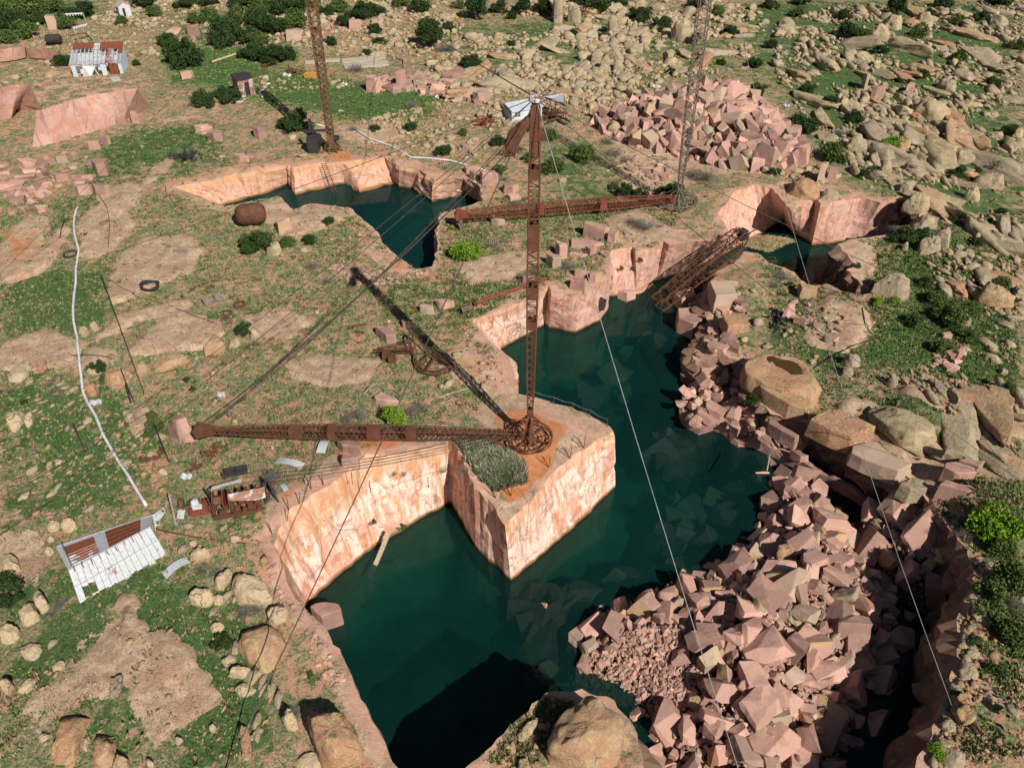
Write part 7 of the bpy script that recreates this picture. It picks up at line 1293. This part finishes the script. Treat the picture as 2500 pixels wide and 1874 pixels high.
def foliage_mesh(name, mat, *a, **k):
    V, F, hl, C = leafcloud(*a, **k); o = npmesh(name, V, F, mat, None, {'rnd': ('FLOAT', 'POINT', hl)}); me = o.data; bpy.data.objects.remove(o); return me, C
def stem_mesh(C, mat='bark', r0=.05):
    m = MB()
    for c in C[::2]: m.tube([(0, 0, -.15), (c[0]*.3, c[1]*.3, c[2]*.4), (c[0]*.8, c[1]*.8, c[2]*.95)], [r0, r0*.6, r0*.2], 5)
    me = bpy.data.meshes.new('stems'); me.from_pydata(m.v, [], m.f); me.materials.append(M[mat]); return me
def twig_mesh(seed, n=70):
    r = random.Random(seed); m = MB()
    for i in range(n):
        a = r.uniform(0, 6.28); e = r.uniform(.25, 1.3); d = Vector((math.cos(a)*math.cos(e), math.sin(a)*math.cos(e), math.sin(e)*.8)); p = Vector((0, 0, 0)); L = r.uniform(.5, 1.)
        q = p+d*L*.5+Vector((r.gauss(0, .06), r.gauss(0, .06), 0)); t = p+d*L; m.tube([p, q, t], [.012, .008, .003], 3, False)
        for _ in range(6): b = q.lerp(t, r.random()); m.tube([b, b+d*.2+Vector((r.gauss(0, .16), r.gauss(0, .16), r.gauss(0, .12)))], [.006, .002], 3, False)
    me = bpy.data.meshes.new('twigs'); me.from_pydata(m.v, [], m.f); me.materials.append(M['twig']); return me
JUN = [foliage_mesh('juniper_leaves', 'juniper', 500+i, 22, 170, .052, spread=.78, lump=.27) for i in range(5)]; BRI = [foliage_mesh('spring_leaves', 'bright', 520+i, 18, 190, .05) for i in range(3)]; OLI = [foliage_mesh('olive_leaves', 'olive', 540+i, 14, 170, .06, spread=.7) for i in range(3)]; TWG = [twig_mesh(560+i) for i in range(4)]
TALL = [foliage_mesh('cedar_leaves', 'juniper', 580+i, 22, 190, .055, flat=1.7, spread=.6, lump=.3) for i in range(2)]
ST = {id(c[0]): stem_mesh(c[1]) for c in JUN+BRI+OLI+TALL}
def plant(px, py, w, kind='J', label=None, tall=1., noun=None):
    p = at(px, py); s = w*.5*mpp(p)*1.05
    nm, cat, noun0, fam = {'J': ('juniper', 'shrub', 'dark green juniper bush', 'junipers scattered round the quarry'), 'B': ('bright_shrub', 'shrub', 'bright green leafy bush', 'bright leafy bushes'), 'O': ('olive_shrub', 'shrub', 'olive green low bush', 'olive low bushes'), 'G': ('bare_bush', 'bush', 'bare grey leafless bush', 'bare leafless bushes'), 'T': ('cedar_tree', 'tree', 'tall dark cedar', 'cedars on the hilltop')}[kind]
    rz = random.uniform(0, 6.28)
    if kind == 'G':
        o = link(nm, random.choice(TWG)); o.location = p; o.scale = (s, s, s*.8); o.rotation_euler = (0, 0, rz); root = o
    else:
        me = random.choice({'J': JUN, 'B': BRI, 'O': OLI, 'T': TALL}[kind])[0]; root = bpy.data.objects.new(nm, None); COL.objects.link(root); root.location = p; root.scale = (s, s*random.uniform(.85, 1.1), s*tall*random.uniform(.85, 1.1)); root.rotation_euler = (0, 0, rz)
        for n2, d in (('foliage' if kind != 'T' else 'crown', me), ('stems' if kind != 'T' else 'trunk', ST[id(me)])): c = bpy.data.objects.new(n2, d); COL.objects.link(c); c.parent = root
    if label: tag(root, label, cat, fam)
    else: want_label(root, noun or noun0, cat, s, fam)
    return root
for x, y, w in ((1050,118,88),(1240,30,0),(1278,38,55),(1330,36,55),(2185,40,62),(1165,50,70)):
    if w: plant(x, y, w, 'T', 'tall dark cedar beside the boulder field above the cabin' if x == 1050 else None)
J = [(15,72,80),(60,66,60),(105,58,45),(205,40,60),(165,45,40),(355,15,60),(455,18,50),(520,12,60),(590,20,60),(410,112,48),(455,158,90),(560,92,80),(545,112,60),(600,104,60),(640,66,70),(615,142,60),(655,152,70),(695,150,55),(712,30,95),(672,78,70),(796,40,42),(880,48,60),(913,38,50),(840,62,36),(913,82,36),(805,112,32),(926,112,36),(897,135,26),
 (1024,30,60),(1098,76,42),(1217,30,50),(1149,165,58),(1247,48,30),(1247,112,22),(1396,90,36),(1446,30,90),(1475,90,38),(1557,56,72),(1612,74,60),(1500,20,70),(1420,10,60),(1760,158,26),(1785,86,45),(1840,165,46),(1880,118,36),(1848,235,62),(1888,427,36),(2066,90,72),(2062,48,42),(2268,44,42),(2392,52,42),(2338,148,36),(1971,232,52),(2021,262,55),(2085,300,48),(1958,320,88),(2139,312,36),
 (2116,432,46),(2335,432,52),(2385,420,22),(2322,540,26),(2100,98,50),(1010,378,0),(916,318,30),(1080,378,46),(1217,356,40),(155,160,52),(335,160,24),(500,258,62),(565,248,60),(541,240,50),(1000,318,40),(722,318,92),(802,545,36),(757,593,38),(598,812,48),(25,1455,100),(540,1580,58),(240,905,46),(2205,590,62),(2250,575,40),(1832,985,44),(1640,478,60),(1520,478,50),(1560,485,46),(2420,210,40),(2460,330,46),(2250,190,36),(2150,130,40),(2300,20,50),(2440,12,60),(1700,20,50),(1880,20,46),(1960,12,50),
 (60,985,20),(455,930,20),(470,952,18),(2380,600,34),(2445,520,30),(1930,700,24),(2300,250,34),(2200,240,30),(1690,105,34),(1640,180,26)]
for x, y, w in J:
    if w: plant(x, y, w*(1.25 if y < 160 and x < 950 else 1.1), 'J')
plant(628, 612, 105, 'J', 'big dark juniper growing against the rusty boiler tank'); plant(722, 300, 50, 'J') if 0 else None
plant(1138, 628, 92, 'B', 'bright green leafy shrub growing on the pond corner below the red boom', 1.05); plant(965, 1036, 92, 'B', 'bright spring-green bush showing above the middle of the long boom'); plant(2423, 1300, 150, 'B', 'large feathery yellow-green bush right of the stacked blocks', 1.1); plant(2285, 1845, 62, 'B'); plant(2173, 365, 78, 'B'); plant(2142, 742, 36, 'B'); plant(2183, 738, 32, 'B'); plant(2338, 150, 30, 'B'); plant(1660, 478, 44, 'B'); plant(1618, 470, 34, 'B')
for x, y, w in ((40,40,110),(120,30,90),(70,90,80),(170,70,60),(90,20,100),(20,105,60),(630,110,70),(590,60,80),(720,70,80),(690,20,110),(750,15,90),(380,40,50),(510,50,60),(640,0,90),(830,30,60),(980,15,60),(382,1050,62),(370,1020,36),(405,1062,30),(220,905,30),(255,925,30),(1352,420,78),(1342,340,46),(1421,392,76),(1290,395,40),(1225,420,40),(2031,392,84),(2319,790,100),(2285,740,66),(2360,830,60),(2260,700,50),(2230,790,60),(2300,860,70),(2370,760,60),(700,600,46),(1150,1110,36),(1235,1170,34),(980,1290,30),(2400,1480,130),(2460,1430,120),(2470,1560,110),(2380,1580,60),(2430,1640,60),(2330,1700,40),(2440,1350,90),(2490,1300,70),(2105,105,60),(1950,40,50),(1750,40,50),(640,30,80),(300,60,40),(480,60,50),(2440,420,60),(2240,90,60),(2480,120,50),(1300,320,40),(1500,460,36),(1130,330,30),(1885,640,26),(1560,640,22),(1545,660,20),(760,1650,26),(2440,700,60),(2460,960,50),(2130,1030,24),(2091,652,24),(1120,20,40),(2340,60,50)): plant(x, y, w, 'O')
for x, y, w in ((655,1180,82),(675,1165,50),(500,1392,52),(530,1400,40),(600,1498,66),(630,1490,50),(150,1475,52),(130,1500,40),(722,1742,56),(700,1760,40),(1573,560,76),(1540,545,40),(1385,655,54),(1720,440,94),(1690,430,50),(1090,125,66),(1005,262,42),(870,175,60),(1200,200,40),(862,318,36),(1910,680,58),(1890,700,40),(1000,1010,62),(870,1020,64),(845,1030,50),(1030,1000,50),(1500,380,60),(1530,395,50),(1480,350,44),(800,690,40),(765,655,44),(1240,130,30),(1420,110,28),(2300,730,50),(2270,755,40),(630,70,40),(420,1390,30),(1560,550,50),(1230,440,30),(1260,500,40),(2360,1310,60),(2390,1440,70),(2180,560,36),(140,960,44),(120,940,30),(2050,330,44),(2480,1480,60),(1130,1150,40),(985,1160,30)): plant(x, y, w, 'G')
# herbs, dry tufts and grass: nobody could count them
def tufts(name, polys, n, h, w, blades, c1, c2, label, cat, dense=None):
    P = []
    for poly, f in polys: P += list(inpix(poly, int(n*f)))
    P = np.array(P); P = P[~(inpoly(P[:, 0], P[:, 1], poly_main) | inpoly(P[:, 0], P[:, 1], poly_pond))]; P = P[np.minimum(pdist(P[:, 0], P[:, 1], poly_main[::3]), pdist(P[:, 0], P[:, 1], poly_pond[::3])) > .35]
    for poly, lift in SLABS: P = P[~(inpoly(P[:, 0], P[:, 1], poly) & (rng.random(len(P)) < .93))]
    Z = H(P[:, 0], P[:, 1]); N = len(P); s = rng.uniform(.55, 1.5, N); B = np.c_[P, Z-.03]; V = []; Cc = []
    far = np.clip(P[:, 1]/70, 1, 3)
    for b in range(blades):
        a = rng.uniform(0, 6.28, N); r1 = rng.random(N)**.6*w*s*far*.5; base = B+np.c_[np.cos(a)*r1, np.sin(a)*r1, np.zeros(N)]; a2 = a+rng.normal(size=N)*.6; tip = base+np.c_[np.cos(a2)*h*s*.45, np.sin(a2)*h*s*.45, h*s*rng.uniform(.6, 1.1, N)]
        sw = np.c_[-np.sin(a2), np.cos(a2), np.zeros(N)]*(w*.16*s*far)[:, None]; V.append(np.stack([base-sw, base+sw, tip], 1)); t = rng.random(N)[:, None]; Cc.append(np.repeat((np.array(c1)*(1-t)+np.array(c2)*t)[:, None], 3, 1))
    V = np.stack(V, 1).reshape(-1, 3); Cc = np.stack(Cc, 1).reshape(-1, 3); F = np.arange(len(V)).reshape(-1, 3)
    o = npmesh(name, V, F, 'straw', None, {'tc': ('FLOAT_COLOR', 'POINT', np.c_[Cc, np.ones(len(Cc))])}); tag(o, label, cat, kind='stuff')
ALL = [([(0,480),(700,470),(1250,560),(1200,1000),(600,1240),(600,1874),(0,1874)], .42), ([(0,0),(2500,0),(2500,500),(0,500)], .2), ([(1850,560),(2500,500),(2500,1200),(2000,1000)], .2), ([(2300,1200),(2500,1150),(2500,1874),(2270,1874)], .06), ([(1050,480),(1700,480),(1600,600),(1100,760)], .1), ([(1140,1874),(1230,1800),(1330,1700),(1400,1720),(1300,1874)], .02)]
tufts('dry_grass', ALL, 22000, .17, .30, 7, (.17, .15, .075), (.36, .31, .18), 'tufts of dry straw-coloured grass over the quarry flat', 'dry grass'); tufts('dead_tufts', ALL, 3400, .30, .34, 12, (.12, .085, .05), (.27, .19, .11), 'brown dead grass clumps dotted over the flat', 'dry grass')
tufts('green_grass', ALL+[([(380,120),(560,110),(860,190),(1060,230),(1060,280),(800,290),(420,210)], .12), ([(2150,560),(2500,600),(2500,960),(2330,870),(2000,850),(2130,790)], .2)], 17000, .16, .42, 8, (.04, .10, .015), (.15, .23, .06), 'green grass and herbs between the rocks', 'grass'); tufts('low_herbs', ALL+[([(900,660),(1250,690),(1350,620),(1300,800),(1000,800)], .15), ([(200,350),(520,290),(560,400),(200,500)], .12)], 4200, .16, .5, 14, (.025, .075, .01), (.07, .14, .03), 'dark green cushions of low herbs', 'herbs')
P = np.array(inpix([(1180,1100),(1240,1090),(1300,1150),(1290,1185),(1240,1195),(1190,1160)], 500)); 
tufts('brush', [([(1105,1085),(1180,1085),(1290,1150),(1280,1180),(1210,1200),(1160,1160)], 1.)], 1500, .42, .42, 22, (.10, .13, .06), (.42, .40, .29), 'grey-green scrubby brush filling the top of the promontory', 'brush')
# straw raft in the inlet
c = hitz(1885, 590, WZ+.15); r = np.random.default_rng(9); n = 5200; a = r.uniform(0, 6.28, n); q = np.sqrt(r.random(n)); B = np.c_[c.x-1.2+np.cos(a)*q*3.2*(1+.25*np.sin(2*a+1)+.15*np.sin(5*a)), c.y+np.sin(a)*q*1.9*(1+.3*np.sin(3*a)), WZ+.05+1.1*(1-q)*r.random(n)]
an = r.normal(2.6, .7, n); d = np.c_[np.cos(an), np.sin(an), r.normal(size=n)*.25]*r.uniform(.3, .9, n)[:, None]; sw = np.c_[-np.sin(an), np.cos(an), np.zeros(n)]*.04; V = np.stack([B-d/2-sw, B-d/2+sw, B+d/2], 1).reshape(-1, 3); t = r.random(n)[:, None]; Cc = np.repeat(np.array((.12, .09, .04))*(1-t)+np.array((.66, .54, .30))*t, 3, 0)
o = npmesh('straw_raft', V, np.arange(3*n).reshape(n, 3), 'straw', None, {'tc': ('FLOAT_COLOR', 'POINT', np.c_[Cc, np.ones(len(Cc))])}); tag(o, 'raft of dry straw floating at the head of the shaded inlet', 'floating straw', kind='stuff')

do_labels()
